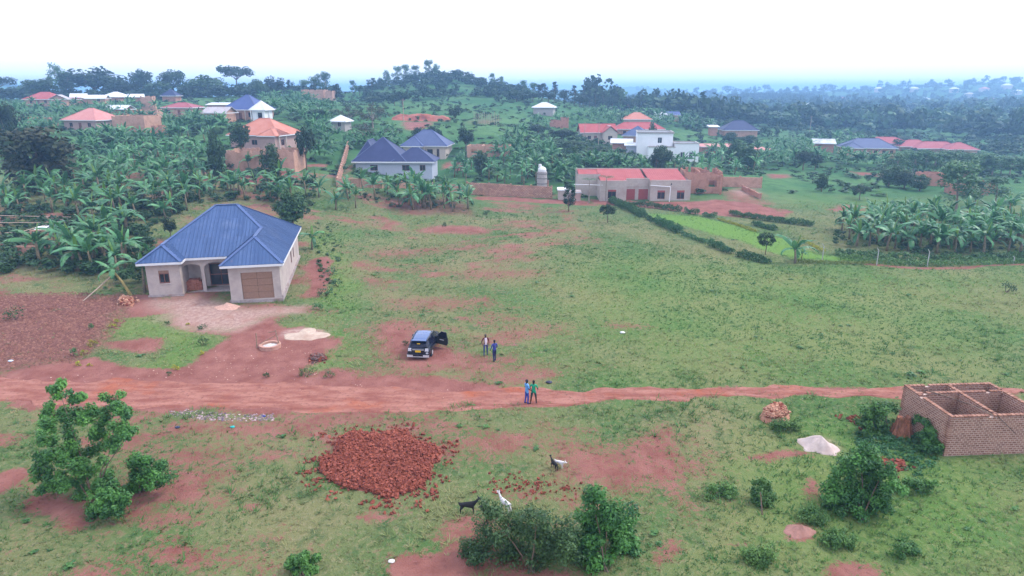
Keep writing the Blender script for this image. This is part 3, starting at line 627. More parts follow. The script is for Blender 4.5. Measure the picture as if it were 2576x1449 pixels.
def house(name, label, px, py, W, D, rz=0.0, wh=2.9, rise=2.2, roof='hip', over=0.6, wall=None, rmat=None, ops=(), side_ops=(), wings=(), cat='house', at=None, group=None, inset=None,
          ridge='x', frame=None, fascia=True, capm=None, sink=1.2, porch=None):
    """origin at the middle of the front; x along the front, y going back"""
    g = at if at is not None else ground(px, py)
    o = empty(name, g, rz, label=label, cat=cat, group=group)
    wall = wall or brick_far
    mb = MB(); x0, x1 = -W / 2, W / 2
    wall_panel(mb, (x0, 0, 0), (1, 0, 0), W, -sink, wh, [(q[0] + W / 2, q[1] + W / 2, q[2], q[3]) for q in ops])
    wall_panel(mb, (x1, 0, 0), (0, 1, 0), D, -sink, wh, [q for q in side_ops if q[4] == 'r'] and [q[:4] for q in side_ops if q[4] == 'r'])
    wall_panel(mb, (x1, D, 0), (-1, 0, 0), W, -sink, wh)
    wall_panel(mb, (x0, D, 0), (0, -1, 0), D, -sink, wh, [(D - q[1], D - q[0], q[2], q[3]) for q in side_ops if q[4] == 'l'])
    if roof == 'gable':
        for y in ((-0.0, D) if ridge == 'y' else ()):
            mb.face([(x0, y, wh), (x1, y, wh), (0, y, wh + rise * W / (W + 2 * over))])
        if ridge == 'x':
            for x in (x0, x1): mb.face([(x, 0, wh), (x, D, wh), (x, D / 2, wh + rise * D / (D + 2 * over))])
    for wx0, wx1, wy0, wy1 in wings:
        wall_panel(mb, (wx0, wy0, 0), (1, 0, 0), wx1 - wx0, -sink, wh); wall_panel(mb, (wx1, wy0, 0), (0, 1, 0), wy1 - wy0, -sink, wh); wall_panel(mb, (wx0, wy1, 0), (0, -1, 0), wy1 - wy0, -sink, wh)
    mb.build('wall', wall, o)
    for q in ops:
        k = q[4] if len(q) > 4 else 'window'
        if k == 'void':
            pm = MB(); pm.box(q[0], q[1], 0.3, 0.34, q[2], q[3]); pm.build('opening', darkm, o)  # near-black slab paints in the shade of the unlit room
        elif k == 'door': window_part(o, (0, 0, 0), (1, 0, 0), q, frame=frame, pane=q[5] if len(q) > 5 else redbrown, kind='door', bars=(1, 1))
        else: window_part(o, (0, 0, 0), (1, 0, 0), q, frame=frame)
    for q in side_ops:
        if q[4] == 'r': window_part(o, (x1, 0, 0), (0, 1, 0), q, frame=frame)
        else: window_part(o, (x0, D, 0), (0, -1, 0), (D - q[1], D - q[0], q[2], q[3]), frame=frame)
    if roof:
        a = (x0 - over, x1 + over, -over, D + over)
        if roof == 'hip': f, c = hip_faces(*a, wh - 0.05, rise, inset)
        elif roof == 'gable': f, c = gable_faces(*a, wh - 0.05, rise, ridge)
        elif roof == 'lean': f, c = [[(a[0], a[2], wh - 0.05), (a[1], a[2], wh - 0.05), (a[1], a[3], wh + rise), (a[0], a[3], wh + rise)]], []
        shell_roof('roof', f, c, rmat, o, capm)
        if fascia:
            fb = MB()
            for p, q in (((a[0], a[2]), (a[1], a[2])), ((a[0], a[2]), (a[0], a[3])), ((a[1], a[2]), (a[1], a[3]))):
                fb.bar((p[0], p[1], wh - 0.16), (q[0], q[1], wh - 0.16), 0.04, 0.2)
            fb.build('fascia', whitep if fascia is True else fascia, o)
        for wx0, wx1, wy0, wy1 in wings:
            sl = rise / ((min(a[1] - a[0], a[3] - a[2])) / 2 if inset is None else inset)
            ww = wx1 - wx0 + 2 * over; f, c = hip_faces(wx0 - over, wx1 + over, wy0 - over, wy0 - over + max(wy1 - wy0 + ww, ww + 1.0), wh - 0.05, ww / 2 * sl)
            r_ = shell_roof('wing_roof', f, c, rmat, o, capm)
            if fascia:
                fb = MB(); fb.bar((wx0 - over, wy0 - over, wh - 0.16), (wx1 + over, wy0 - over, wh - 0.16), 0.04, 0.2); fb.build('fascia', whitep if fascia is True else fascia, o)
    if porch:                                        # posts under a veranda roof
        for px_, py_ in porch:
            pb = MB(); pb.tube([(px_, py_, -sink), (px_, py_, wh - 0.1)], 0.13, 8); pb.build('column', creamwall if wall is not whitewall else whitewall, o)
    return o
def shell(name, label, px, py, W, D, rz=0.0, wh=2.6, wall=None, rough=0.25, ops=(), cross=(), t=0.24, at=None, group=None, sink=1.0, cat='ruin', cols=()):
    """walls without a roof, ragged along the top"""
    g = at if at is not None else ground(px, py)
    o = empty(name, g, rz, label=label, cat=cat, group=group); rs = random.Random(int(px * 7 + py))
    def run(a, b, openings=()):
        a = Vector(a); b = Vector(b); L = (b - a).length; u = (b - a) / L; n_ = Vector((u.y, -u.x, 0)); mb = MB(); n = max(2, int(L / 0.5))
        zt = [wh - rough * rs.random() ** 2 - (rough * 1.2 if rs.random() < 0.12 else 0) for _ in range(n)]
        for k in range(n):
            xa, xb = L * k / n, L * (k + 1) / n; hit = [q for q in openings if q[0] < (xa + xb) / 2 < q[1]]
            spans = [(-sink, zt[k])]
            if hit: spans = [(-sink, hit[0][2]), (hit[0][3], zt[k])]
            for za, zb in spans:
                if zb <= za + 0.02: continue
                P = [a + u * xa - n_ * 0, a + u * xb, a + u * xb - n_ * t, a + u * xa - n_ * t]
                i = [mb.vert((p.x, p.y, z)) for z in (za, zb) for p in P]
                for q in ((0, 1, 5, 4), (1, 2, 6, 5), (2, 3, 7, 6), (3, 0, 4, 7), (4, 5, 6, 7), (3, 2, 1, 0)): mb.f.append([i[j] for j in q]); mb.m.append(0)
        return mb.build('wall', wall or brick_far, o)
    x0, x1 = -W / 2, W / 2
    run((x0, 0, 0), (x1, 0, 0), [(q[0] + W / 2, q[1] + W / 2, q[2], q[3]) for q in ops])
    run((x1, t, 0), (x1, D, 0)); run((x1 - t, D, 0), (x0, D, 0)); run((x0, D - t, 0), (x0, t, 0))
    for c in cross: run((c, t, 0), (c, D - t, 0))
    for c in cols:
        mb = MB(); mb.box(c - 0.15, c + 0.15, -0.9, -0.6, -sink, wh - 0.3); mb.build('column', wall or brick_far, o)
    return o

# ------------------------------------------------------------------ the blue-roofed house in front
def ribs(faces, up_of, spacing, w_, h_, name, mat, parent):
    """standing ribs laid down each roof plane, clipped to its outline"""
    for f in faces:
        P = [Vector(p) for p in f]; n_ = (P[1] - P[0]).cross(P[2] - P[0]).normalized()
        if n_.z < 0: n_ = -n_
        dn = Vector((n_.x, n_.y, 0)); dn = (dn - n_ * dn.dot(n_)).normalized(); ac = n_.cross(dn).normalized()
        Q = [((p - P[0]).dot(ac), (p - P[0]).dot(dn)) for p in P]; lo = min(q[0] for q in Q); hi = max(q[0] for q in Q); mb = MB()
        s = lo + spacing / 2
        while s < hi:
            ys = []
            for (a, b), (c, d) in zip(Q, Q[1:] + Q[:1]):
                if (a - s) * (c - s) < 0: ys.append(b + (d - b) * (s - a) / (c - a))
            if len(ys) >= 2 and max(ys) - min(ys) > 0.2:
                a = P[0] + ac * s + dn * min(ys) + n_ * 0.012; b = P[0] + ac * s + dn * max(ys) + n_ * 0.012
                mb.bar(a, b, w_, h_, up=n_)
            s += spacing
        if mb.v: mb.build(name, mat, parent)
def sheet_laps(faces, step, parent, mat):
    """end laps and screw lines across the sheets"""
    for f in faces:
        P = [Vector(p) for p in f]; n_ = (P[1] - P[0]).cross(P[2] - P[0]).normalized()
        if n_.z < 0: n_ = -n_
        dn = Vector((n_.x, n_.y, 0)); dn = (dn - n_ * dn.dot(n_)).normalized(); ac = n_.cross(dn).normalized()
        Q = [((p - P[0]).dot(ac), (p - P[0]).dot(dn)) for p in P]; lo = min(q[1] for q in Q); hi = max(q[1] for q in Q); mb = MB(); s = hi - step
        while s > lo + 0.4:
            xs = []
            for (a, b), (c, d) in zip(Q, Q[1:] + Q[:1]):
                if (b - s) * (d - s) < 0: xs.append(a + (c - a) * (s - b) / (d - b))
            if len(xs) >= 2:
                x = min(xs) + 0.1
                while x < max(xs) - 0.25:
                    a = P[0] + ac * x + dn * s + n_ * 0.03; mb.bar(a, a + ac * 0.16, 0.03, 0.016, up=n_); x += 0.42
            s -= step
        if mb.v: tag(mb.build('screw_line', mat, parent), kind='stuff')
HZ = 4.0
ho = empty('blue_roofed_house', (-35.98, 61.83, 0), R(11.5), label='grey plastered bungalow with bright blue ribbed iron roof and bricked-up garage', cat='house')
La, Le, Ga, Ge = (2.02, 1.75, 5.38), (2.02, 3.81, 5.38), (10.9, 0.5, 6.07), (10.9, 4.99, 6.07)
R1, R2 = (6.0, 8.45, 8.1), (8.1, 8.45, 8.1)
hf = [[(4.05, 1.45, HZ), (8.05, 1.45, HZ), Ge, R2, R1, Le], [(0, 15.5, HZ), (0, 0, HZ), La, Le, R1], [(0, 0, HZ), (4.05, 0, HZ), La], [(4.05, 0, HZ), (4.05, 1.45, HZ), Le, La],
      [(8.05, -2.6, HZ), (13.75, -2.6, HZ), Ga], [(8.05, 1.45, HZ), (8.05, -2.6, HZ), Ga, Ge], [(13.75, -2.6, HZ), (13.75, 15.5, HZ), R2, Ge, Ga], [(13.75, 15.5, HZ), (0, 15.5, HZ), R1, R2]]
ro = shell_roof('roof', hf, [(R1, R2), (R1, Le), (La, (0, 0, HZ)), (La, (4.05, 0, HZ)), (La, Le), (R2, Ge), (Ga, Ge), (Ga, (8.05, -2.6, HZ)), (Ga, (13.75, -2.6, HZ)), (R2, (13.75, 15.5, HZ)), (R1, (0, 15.5, HZ))], blueroof, ho, bluecap, 0.05, capw=0.34)
def clip_half(P, ax, s0, sign):
    out = []
    for a, b in zip(P, P[1:] + P[:1]):
        da, db = sign * (a.dot(ax) - s0), sign * (b.dot(ax) - s0)
        if da >= 0: out.append(a)
        if da * db < 0: out.append(a.lerp(b, da / (da - db)))
    return out
def sheets(faces, width, run, mat, parent):
    """separate roofing sheets lapped over the planes, each a little off in tint and seat"""
    for f in faces:
        P = [Vector(p) for p in f]; n_ = (P[1] - P[0]).cross(P[2] - P[0]).normalized()
        if n_.z < 0: n_ = -n_
        dn = Vector((n_.x, n_.y, 0)); dn = (dn - n_ * dn.dot(n_)).normalized(); ac = n_.cross(dn).normalized()
        lo = min(p.dot(ac) for p in P); hi = max(p.dot(ac) for p in P); d0 = min(p.dot(dn) for p in P); d1 = max(p.dot(dn) for p in P); s = lo
        while s < hi - 0.02:
            e = d1
            while e > d0 + 0.02:
                Q = clip_half(clip_half(clip_half(clip_half(P, ac, s + 0.004, 1), ac, s + width - 0.004, -1), dn, e, -1), dn, e - run, 1)
                if len(Q) > 2 and sum(((Q[k] - Q[0]).cross(Q[k + 1] - Q[0])).length for k in range(1, len(Q) - 1)) > 0.03:
                    off = n_ * (0.010 + 0.006 * random.random()); mb = MB(); mb.face([q + off for q in Q]); mb.face([q + off - n_ * 0.012 for q in Q][::-1])
                    for a, b in zip(Q, Q[1:] + Q[:1]): mb.face([a + off, a + off - n_ * 0.012, b + off - n_ * 0.012, b + off])
                    mb.build('roof_sheet', mat, parent)
                e -= run
            s += width
sheetm, t, n_m, b = newmat('blue_iron_sheet')
oi = t.nodes.new('ShaderNodeObjectInfo'); p_ = objco(t)
c_ = mixc(t, (0.040, 0.084, 0.205), (0.064, 0.118, 0.26), oi.outputs['Random']); c_ = mixc(t, c_, (0.12, 0.17, 0.30), ramp(t, noise(t, p_, 0.45, 4), 0.55, 0.8)); c_ = mixc(t, c_, (0.16, 0.12, 0.16), ramp(t, noise(t, p_, 2.2, 5), 0.62, 0.85))
t.links.new(c_, b.inputs['Base Color']); b.inputs['Roughness'].default_value = 0.48; b.inputs['Specular IOR Level'].default_value = 0.3
sheets(hf, 0.72, 2.9, sheetm, ro)
ribs(hf, None, 0.36, 0.07, 0.07, 'roof_rib', blueroof, ro)
sheet_laps(hf, 2.0, ro, bluecap)
for p, q in [((0, 0), (4.05, 0)), ((4.05, 0), (4.05, 1.45)), ((4.05, 1.45), (8.05, 1.45)), ((8.05, 1.45), (8.05, -2.6)), ((8.05, -2.6), (13.75, -2.6)), ((13.75, -2.6), (13.75, 15.5)), ((0, 0), (0, 15.5))]:
    mb = MB(); mb.bar((p[0], p[1], HZ - 0.13), (q[0], q[1], HZ - 0.13), 0.05, 0.22); mb.build('fascia', whitep, ho)
mb = MB()
mb.box(0.1, 13.6, 2.3, 15.4, HZ - 0.1, HZ - 0.07); mb.box(0.1, 3.95, 0.1, 2.3, HZ - 0.1, HZ - 0.07); mb.box(8.15, 13.6, -2.5, 2.3, HZ - 0.1, HZ - 0.07); mb.box(3.95, 8.15, 1.55, 2.3, HZ - 0.1, HZ - 0.07)
mb.build('soffit', whitep, ho)
mb = MB(); wz = HZ - 0.1
wo = [(1.1, 2.05, 1.75, 3.05)]
wall_panel(mb, (0.55, 0.7, 0), (1, 0, 0), 3.05, 0.25, wz, wo)                     # left wing front
wall_panel(mb, (3.6, 0.7, 0), (0, 1, 0), 1.25, 0.25, wz)
wall_panel(mb, (0.55, 14.9, 0), (0, -1, 0), 14.2, 0.2, wz)
gd = [(1.1, 4.0, 0.42, 3.1)]
wall_panel(mb, (8.6, -1.95, 0), (1, 0, 0), 4.7, 0.3, wz, gd, 0.2)                 # garage front
wall_panel(mb, (8.6, 1.95, 0), (0, -1, 0), 3.9, 0.3, wz)
so = [(9.0, 9.9, 1.5, 2.9), (11.3, 12.1, 1.6, 2.8)]
wall_panel(mb, (13.3, -1.95, 0), (0, 1, 0), 16.85, 0.3, wz, so)
wall_panel(mb, (13.3, 14.9, 0), (-1, 0, 0), 12.75, 0.2, wz)
mb.build('wall', plaster, ho)
for q in wo:
    f = window_part(ho, (0.55, 0.7, 0), (1, 0, 0), (q[0], q[1], q[2], q[3] - 0.28), bars=(1, 0), fw=0.1)
    vb = MB(); vb.box(0.55 + q[0], 0.55 + q[1], 0.73, 0.83, q[3] - 0.28, q[3]); vb.build('vent_board', brownboard, ho)
    sb = MB(); sb.box(0.55 + q[0] - 0.08, 0.55 + q[1] + 0.08, 0.6, 0.75, q[2] - 0.09, q[2] - 0.005); sb.build('sill', plaster, f)
for q in so: window_part(ho, (13.3, -1.95, 0), (0, 1, 0), q)
for r_ in range(4):
    for c_ in range(2):
        pb = MB(); xa = 9.7 + 1.45 * c_; za = 0.42 + 0.67 * r_
        pb.box(xa + 0.012, xa + 1.438, -1.83, -1.77, za + 0.012, za + 0.658); pb.build('garage_panel', brownboard, ho)
pb = MB(); pb.box(9.68, 12.62, -1.76, -1.72, 0.4, 3.12); pb.build('garage_backing', darkm, ho)
pl_ = MB()
pl_.box(8.5, 13.42, -2.07, -1.93, -0.7, 0.38); pl_.box(13.28, 13.42, -1.93, 15.0, -0.7, 0.62); pl_.box(0.45, 3.7, 0.6, 0.72, -0.4, 0.62); pl_.box(8.46, 8.6, -2.07, 1.9, -0.7, 0.38)
pl_.build('plinth', plinthm, ho)
# the porch: arched beam on columns in front of a recessed wall
mb = MB(); zt = wz
def arch(mb, xa, xb, zs, rise_, y0, y1, n=10):
    pts = [(xa + (xb - xa) * k / n, zs + rise_ * math.sin(math.pi * k / n) ** 0.6) for k in range(n + 1)]
    for (a, b), (c, d) in zip(pts, pts[1:]):
        for y in (y0, y1): mb.face([(a, y, b), (c, y, d), (c, y, zt), (a, y, zt)])
        mb.face([(a, y0, b), (c, y0, d), (c, y1, d), (a, y1, b)])
arch(mb, 3.6, 5.2, 3.0, 0.25, 1.95, 2.2); arch(mb, 5.6, 7.95, 2.95, 0.45, 1.95, 2.2)
mb.box(5.2, 5.6, 1.95, 2.2, 2.8, zt); mb.box(7.95, 8.6, 1.95, 2.2, 2.95, zt)
mb.build('arched_beam', plaster, ho)
for xa, xb in ((5.22, 5.55), (8.0, 8.3)):
    cb = MB(); cb.box(xa, xb, 1.96, 2.19, 0.42, 2.95); cb.build('column', plaster, ho)
mb = MB(); dq = (2.0, 4.25, 0.45, 2.85)
wall_panel(mb, (3.6, 3.6, 0), (1, 0, 0), 5.0, 0.2, zt, [dq]); wall_panel(mb, (3.6, 1.95, 0), (0, 1, 0), 1.65, 0.2, zt, nrm=(1, 0, 0)); wall_panel(mb, (8.6, 1.95, 0), (0, 1, 0), 1.65, 0.2, zt, nrm=(-1, 0, 0))
mb.build('porch_wall', plaster, ho)
window_part(ho, (3.6, 3.6, 0), (1, 0, 0), dq, bars=(1, 1), fw=0.1, kind='double_door')
mb = MB(); mb.box(3.62, 8.58, 1.7, 3.58, -0.3, 0.42); mb.box(4.2, 8.4, 1.35, 1.7, -0.3, 0.22); mb.build('porch_floor', plinthm, ho)
brickm = varied('red_brick', (0.34, 0.11, 0.07), (0.50, 0.21, 0.14))
st = empty('brick_stack', ho.matrix_basis @ Vector((4.3, 2.75, 0.42)), R(11.5), label='stack of red bricks under the small porch arch of the blue-roofed house', cat='brick stack')
bm_ = MB(); bm_.box(-0.12, 0.12, -0.058, 0.058, 0, 0.09); bmesh_brick = bm_.mesh('brick', brickm)
for k in range(12):
    for j in range(6):
        for d_ in range(2):
            if k > 9 and j in (0, 5): continue
            place('brick', bmesh_brick, st, (-0.62 + 0.25 * j + random.uniform(-.012, .012), -0.28 + 0.42 * d_ + random.uniform(-.02, .02), 0.094 * k), (0, 0, random.uniform(-.06, .06)), (1, 2.6, 1))

# ------------------------------------------------------------------ the village: each house where it stands
W1 = lambda w_, z=1.1, h_=1.1, x=0.0: (x - w_ / 2, x + w_ / 2, z, z + h_)
def win(x, w_=1.1, z=1.0, h_=1.1): return (x - w_ / 2, x + w_ / 2, z, z + h_)
def door(x, w_=1.0, h_=2.1): return (x - w_ / 2, x + w_ / 2, 0.05, h_, 'door')
def void(x, w_=1.0, z=0.3, h_=1.7): return (x - w_ / 2, x + w_ / 2, z, z + h_, 'void')
house('pink_roofed_house', 'house with a salmon pink hipped roof above the dark mango tree', 0, 0, 10.5, 9, R(-14), 2.9, 3.0, 'hip', wall=pinkwall, rmat=r_pink, ops=[win(-3), door(0), win(3)], at=stand(204, 185))
shell('unfinished_storey_house', 'unfinished orange brick house with open bays under a solid upper wall', 330, 334, 8.6, 7, R(-6), 5.0, brick_tan, 0.15, [(-3.4 + 1.75 * k, -2.2 + 1.75 * k, 0.5, 2.4) for k in range(4)], at=stand(328, 172), cat='house')
shell('brick_stub', 'small roofless brick room beside the unfinished storey house', 396, 326, 2.8, 3, R(-6), 2.5, brick_far, 0.2, at=stand(397, 170), cat='brick wall')
house('red_roofed_house', 'house under a plain red hipped roof at the left skyline trees', 0, 0, 11.5, 8, R(-8), 2.6, 2.6, 'hip', wall=brick_tan, rmat=r_red, ops=[win(-3), door(0), win(3)], at=stand(98, 258))
house('gabled_brick_house', 'brick gable end next to the red hipped roof', 0, 0, 5, 6, R(20), 2.6, 1.6, 'gable', ridge='y', wall=brick_tan, rmat=r_rust, ops=[win(0)], at=stand(149, 257))
house('maroon_lean_to', 'low maroon lean-to roof between the red and the white roofs', 0, 0, 5.2, 4, 0, 2.0, 0.6, 'lean', wall=brick_far, rmat=r_maroon, at=stand(170, 270))
house('tin_roofed_hut', 'hut with a steep bright tin roof under the big dome tree', 0, 0, 5, 5, R(25), 2.4, 1.7, 'gable', wall=brick_far, rmat=r_white, at=stand(200, 280))
house('tin_roofed_bungalow', 'bungalow with a glaring white tin roof behind the bananas', 0, 0, 8.5, 7, R(-15), 2.4, 2.0, 'hip', wall=brick_far, rmat=r_white, at=stand(278, 285))
house('tin_gabled_house', 'brick house with a white tin gable roof below the glaring white roof', 0, 0, 6.5, 5, R(12), 2.2, 1.3, 'gable', wall=brick_tan, rmat=r_white, ops=[win(1)], at=stand(242, 268))
house('tin_roofed_shed', 'low shed with bluish tin roof behind the unfinished storey house', 0, 0, 7.2, 4, R(-10), 2.2, 1.2, 'gable', wall=brick_far, rmat=r_white, at=stand(292, 222))
house('tin_roofed_cottage', 'small cottage with white tin roof half hidden in bananas', 0, 0, 5, 4, R(30), 2.0, 1.2, 'gable', wall=brick_far, rmat=r_white, at=stand(345, 290))
shell('roofless_brick_house', 'long roofless brick wall above the dark mango tree', 88, 309, 8.5, 4, R(4), 2.5, brick_far, 0.15, at=stand(88, 192), cat='house')
house('maroon_roofed_house', 'brick house with a flat maroon hipped roof among the bananas', 0, 0, 9.4, 7, R(-4), 2.9, 1.5, 'hip', wall=brick_tan, rmat=r_maroon, ops=[win(-3), door(0.4), win(3)], at=stand(449, 220))
house('pyramid_roofed_house', 'hut with a dark blue pyramid roof at the foot of the skyline trees', 0, 0, 5.2, 5.2, 0, 2.4, 2.6, 'hip', wall=brick_far, rmat=r_dark, at=stand(426, 280))
shell('roofless_room', 'roofless orange brick room left of the maroon roof', 372, 294, 6, 5, R(8), 3.0, brick_tan, 0.5, at=stand(372, 212), cat='house')
shell('brick_tower', 'tall narrow brick shell rising behind the roofless room', 372, 270, 3.8, 3.5, R(8), 5.0, brick_tan, 0.7, at=stand(372, 238), cat='house')
house('tin_gable_shed', 'brick shed with a rusty grey tin roof beside the blue pyramid house', 0, 0, 6.2, 5, R(-10), 3.0, 1.5, 'gable', wall=brick_tan, rmat=r_rust, ops=[door(-0.8, 0.9, 2.0)], at=stand(543, 186))
house('long_white_shed', 'long shed with a white tin lean-to roof behind the blue pyramid house', 0, 0, 9, 4, 0, 2.4, 0.5, 'lean', wall=brick_far, rmat=r_white, at=stand(558, 232))
house('blue_pyramid_house', 'brick house with a tall blue pyramid roof and veranda posts', 0, 0, 10, 9.2, R(-10), 3.0, 4.0, 'hip', wall=brick_tan, rmat=r_blue, ops=[win(-3), door(0), void(3, 1.2, 0.9, 1.3)], at=stand(606, 192), capm=r_grey, porch=[(-1.5, -0.5), (1.8, -0.5), (4.8, -0.5)])
house('white_pyramid_porch', 'small white porch house with a pointed white tin roof', 0, 0, 3.8, 3.8, R(-12), 3.2, 2.4, 'hip', wall=whitewall, rmat=r_white, ops=[void(0.4, 1.4, 0.2, 2.2)], at=stand(652, 187), porch=[(-2.0, -0.4), (2.0, -0.4), (2.1, 1.8)])
house('orange_roofed_house', 'house with a bright orange hipped roof and arched corner veranda', 0, 0, 12, 9.5, R(-14), 3.2, 3.4, 'hip', wall=pinkwall, rmat=r_orange, ops=[win(-3.5), win(0, 1.4)], side_ops=[(1, 2.2, 0.9, 2.2, 'r')], wings=[(2.6, 6.0, -1.4, 0)], at=stand(642, 150), porch=[(6.3, -0.2), (6.3, 2.5)])
shell('brick_foundation_house', 'large roofless tan brick walls in front of the orange roof', 655, 432, 13.4, 7, R(-2), 4.0, brick_tan, 0.35, at=stand(656, 130), cat='house')
shell('sunken_brick_ruin', 'low orange brick ruin sunk in the banana field', 445, 386, 4.6, 3, R(-5), 1.7, brick_tan, 0.6, at=stand(445, 134))
house('patched_tin_house', 'small grey house with a patched white tin roof at the brown trees', 0, 0, 3.8, 4, R(-12), 2.4, 1.5, 'hip', wall=concrete, rmat=r_white, ops=[win(0.4, 0.9)], at=stand(851, 180))
shell('hilltop_brick_ruin', 'orange brick ruin on the skyline between the trees', 785, 243, 9.5, 6, R(-5), 3.8, brick_tan, 0.6, at=stand(787, 296))
shell('hilltop_brick_gable', 'narrow orange brick wall right of the skyline ruin', 828, 244, 3.2, 4, R(-5), 4.2, brick_tan, 0.8, at=stand(828, 292))

# the dark blue tiled house behind its brick yard wall
o = house('dark_roofed_house', 'white house with a dark blue many-hipped roof inside a brick yard wall', 0, 0, 16.0, 9, R(-1), 3.2, 1, None, wall=bluewall, ops=[win(-4.2, 1.6, 1.2, 1.2), win(2.5, 1.6, 1.2, 1.2), win(6, 1.2, 1.2, 1.2)], at=stand(992, 141))
for a in ((-8.7, 2.8, -0.7, 10.6, 4.6), (-0.5, 8.8, -0.72, 7.2, 2.6), (-8.65, -3.4, 1.4, 12.0, 4.0)):
    f, c = hip_faces(*a[:4], 3.15, a[4]); shell_roof('roof', f, c, r_dark, o, r_grey)
mb = MB(); mb.bar((-8.7, -0.74, 3.0), (8.8, -0.74, 3.0), 0.04, 0.28); mb.build('fascia', whitep, o)
house('blue_grey_roofed_house', 'cream bungalow with a pale blue grey hipped roof behind the dark-roofed house', 0, 0, 10.5, 8.5, R(-6), 3.2, 3.6, 'hip', wall=creamwall, rmat=r_grey, capm=r_blue, wings=[(-4.9, -0.4, -1.3, 0)],
      ops=[win(-0.1, 1.0), void(1.4, 1.4, 0.1, 2.2), win(3.4, 0.7, 0.5, 1.9)], at=stand(1068, 166), porch=[(0.2, -1.2)])
shell('roofless_bungalow', 'roofless tan house front with three window holes beside the round bush', 1228, 392, 10.4, 6, R(-4), 2.6, brick_tan, 0.12, [(-4.0, -2.4, 0.9, 1.9), (-0.4, 1.0, 0.9, 1.9), (2.6, 4.4, 0.9, 1.9)], cross=(-1.4, 1.8), at=stand(1228, 165), cat='house')

def yard_wall(name, label, pts, h_, mat, t=0.22, step=3.2, pil=0.34, ph=0.15, cat='wall'):
    o = empty(name, pts[0], label=label, cat=cat, kind='thing'); o0 = Vector(pts[0])
    for si, (a, b) in enumerate(zip(pts, pts[1:])):
        a = Vector(a); b = Vector(b); L = (b - a).length; n = max(1, round(L / step)); u = (b - a) / L
        for k in range(n):
            p = a.lerp(b, k / n) - o0; q = a.lerp(b, (k + 1) / n) - o0
            mb = MB(); d = (q - p).normalized(); s = Vector((-d.y, d.x, 0)) * t / 2; hh = h_ * random.uniform(0.95, 1.02)
            P = [p - s, q - s, q + s, p + s]; i = [mb.vert((v.x, v.y, v.z + z)) for z in (-0.7, hh) for v in P]
            for f in ((0, 1, 5, 4), (1, 2, 6, 5), (2, 3, 7, 6), (3, 0, 4, 7), (4, 5, 6, 7)): mb.f.append([i[j] for j in f]); mb.m.append(0)
            mb.build('wall_panel', mat, o)
            for v in ([p, q] if k == n - 1 and si == len(pts) - 2 else [p]):
                pb = MB(); pb.box(v.x - pil / 2, v.x + pil / 2, v.y - pil / 2, v.y + pil / 2, v.z - 0.7, v.z + h_ + ph); pb.build('pillar', mat, o)
    return o
yard_wall('stone_yard_wall', 'rough tan stone wall with pillars between the banana clump and the flat-roofed block', grounds([(1176, 489), (1285, 494), (1387, 499)]), 2.3, stone_wall, step=4.5)
yard_wall('brick_yard_wall', 'tan brick yard wall with pillars around the dark-roofed house', [stand(876, 163), ground(849, 470), ground(905, 471), ground(960, 474)], 1.5, block_fence, step=2.4)
yard_wall('front_yard_wall', 'low brick wall half hidden behind the banana clump in front of the dark-roofed house', grounds([(1000, 474), (1090, 480), (1172, 487)]), 1.5, block_fence, step=3.2)
yard_wall('block_fence', 'tan block fence with pillars beside the roofless brick house', grounds([(1806, 470), (1860, 471), (1913, 473)]), 2.1, block_fence, step=3.0)
yard_wall('low_brick_wall', 'low red brick wall sloping down at the end of the block fence', grounds([(1868, 478), (1912, 500)]), 0.9, brick_far, step=3.0)

# the water tower
wt_ = stand(1363, 131)
o = empty('water_tower', wt_, label='grey round masonry tower carrying a white water tank behind the stone wall', cat='water tower')
mb = MB(); mb.tube([(0, 0, -0.5), (0, 0, 3.0), (0, 0, 4.6)], [1.05, 1.0, 0.95], 18); mb.build('tower', concrete, o)
for z in (1.2, 2.2, 3.2, 4.1):
    mb = MB(); mb.tube([(0, 0, z), (0, 0, z + 0.12)], 1.06, 18); mb.build('band', plain('tower_band_%d' % int(z * 10), (0.16, 0.14, 0.14), 0.9), o)
mb = MB(); mb.tube([(0, 0, 4.6), (0, 0, 5.0), (0, 0, 5.35), (0, 0, 5.5)], [0.8, 0.82, 0.6, 0.2], 18); mb.build('tank', whitep, o, smooth=False)
mb = MB(); mb.tube([(-0.4, 0, 5.4), (-0.4, 0, 5.95)], [0.33, 0.28], 12); mb.build('header_tank', whitep, o)
mb = MB(); mb.box(1.0, 1.35, -0.3, 0.1, -0.5, 2.9); mb.box(1.35, 1.7, -0.3, 0.1, -0.5, 1.6); mb.build('stair_wall', stone_wall, o)

# ------------------------------------------------------------------ right-hand village
o = house('red_gabled_house', 'cream house with a red cross-gabled roof behind the thicket', 0, 0, 11, 7, R(4), 3.2, 2.6, 'gable', wall=creamwall, rmat=r_red, ops=[win(-3), door(-1), win(3)], at=stand(1505, 222))
f, c = gable_faces(0.6, 6.0, -3.2, 3.5, 3.2, 2.1, 'y'); shell_roof('wing_roof', f, c, r_red, o, whitep)
mb = MB(); wall_panel(mb, (1.0, -2.7, 0), (1, 0, 0), 4.6, -1, 3.2, [(1.6, 3.0, 1.0, 2.2)]); wall_panel(mb, (5.6, -2.7, 0), (0, 1, 0), 2.7, -1, 3.2); wall_panel(mb, (1.0, 0, 0), (0, -1, 0), 2.7, -1, 3.2); mb.face([(1.0, -2.7, 3.2), (5.6, -2.7, 3.2), (3.3, -2.7, 4.95)]); mb.build('gable_wing', creamwall, o)
window_part(o, (1.0, -2.7, 0), (1, 0, 0), (1.6, 3.0, 1.0, 2.2))
house('orange_hipped_house', 'house with an orange hipped roof behind the blue pyramid roof', 0, 0, 10, 8, R(-6), 3.4, 2.4, 'hip', wall=creamwall, rmat=r_orange, at=stand(1602, 258))
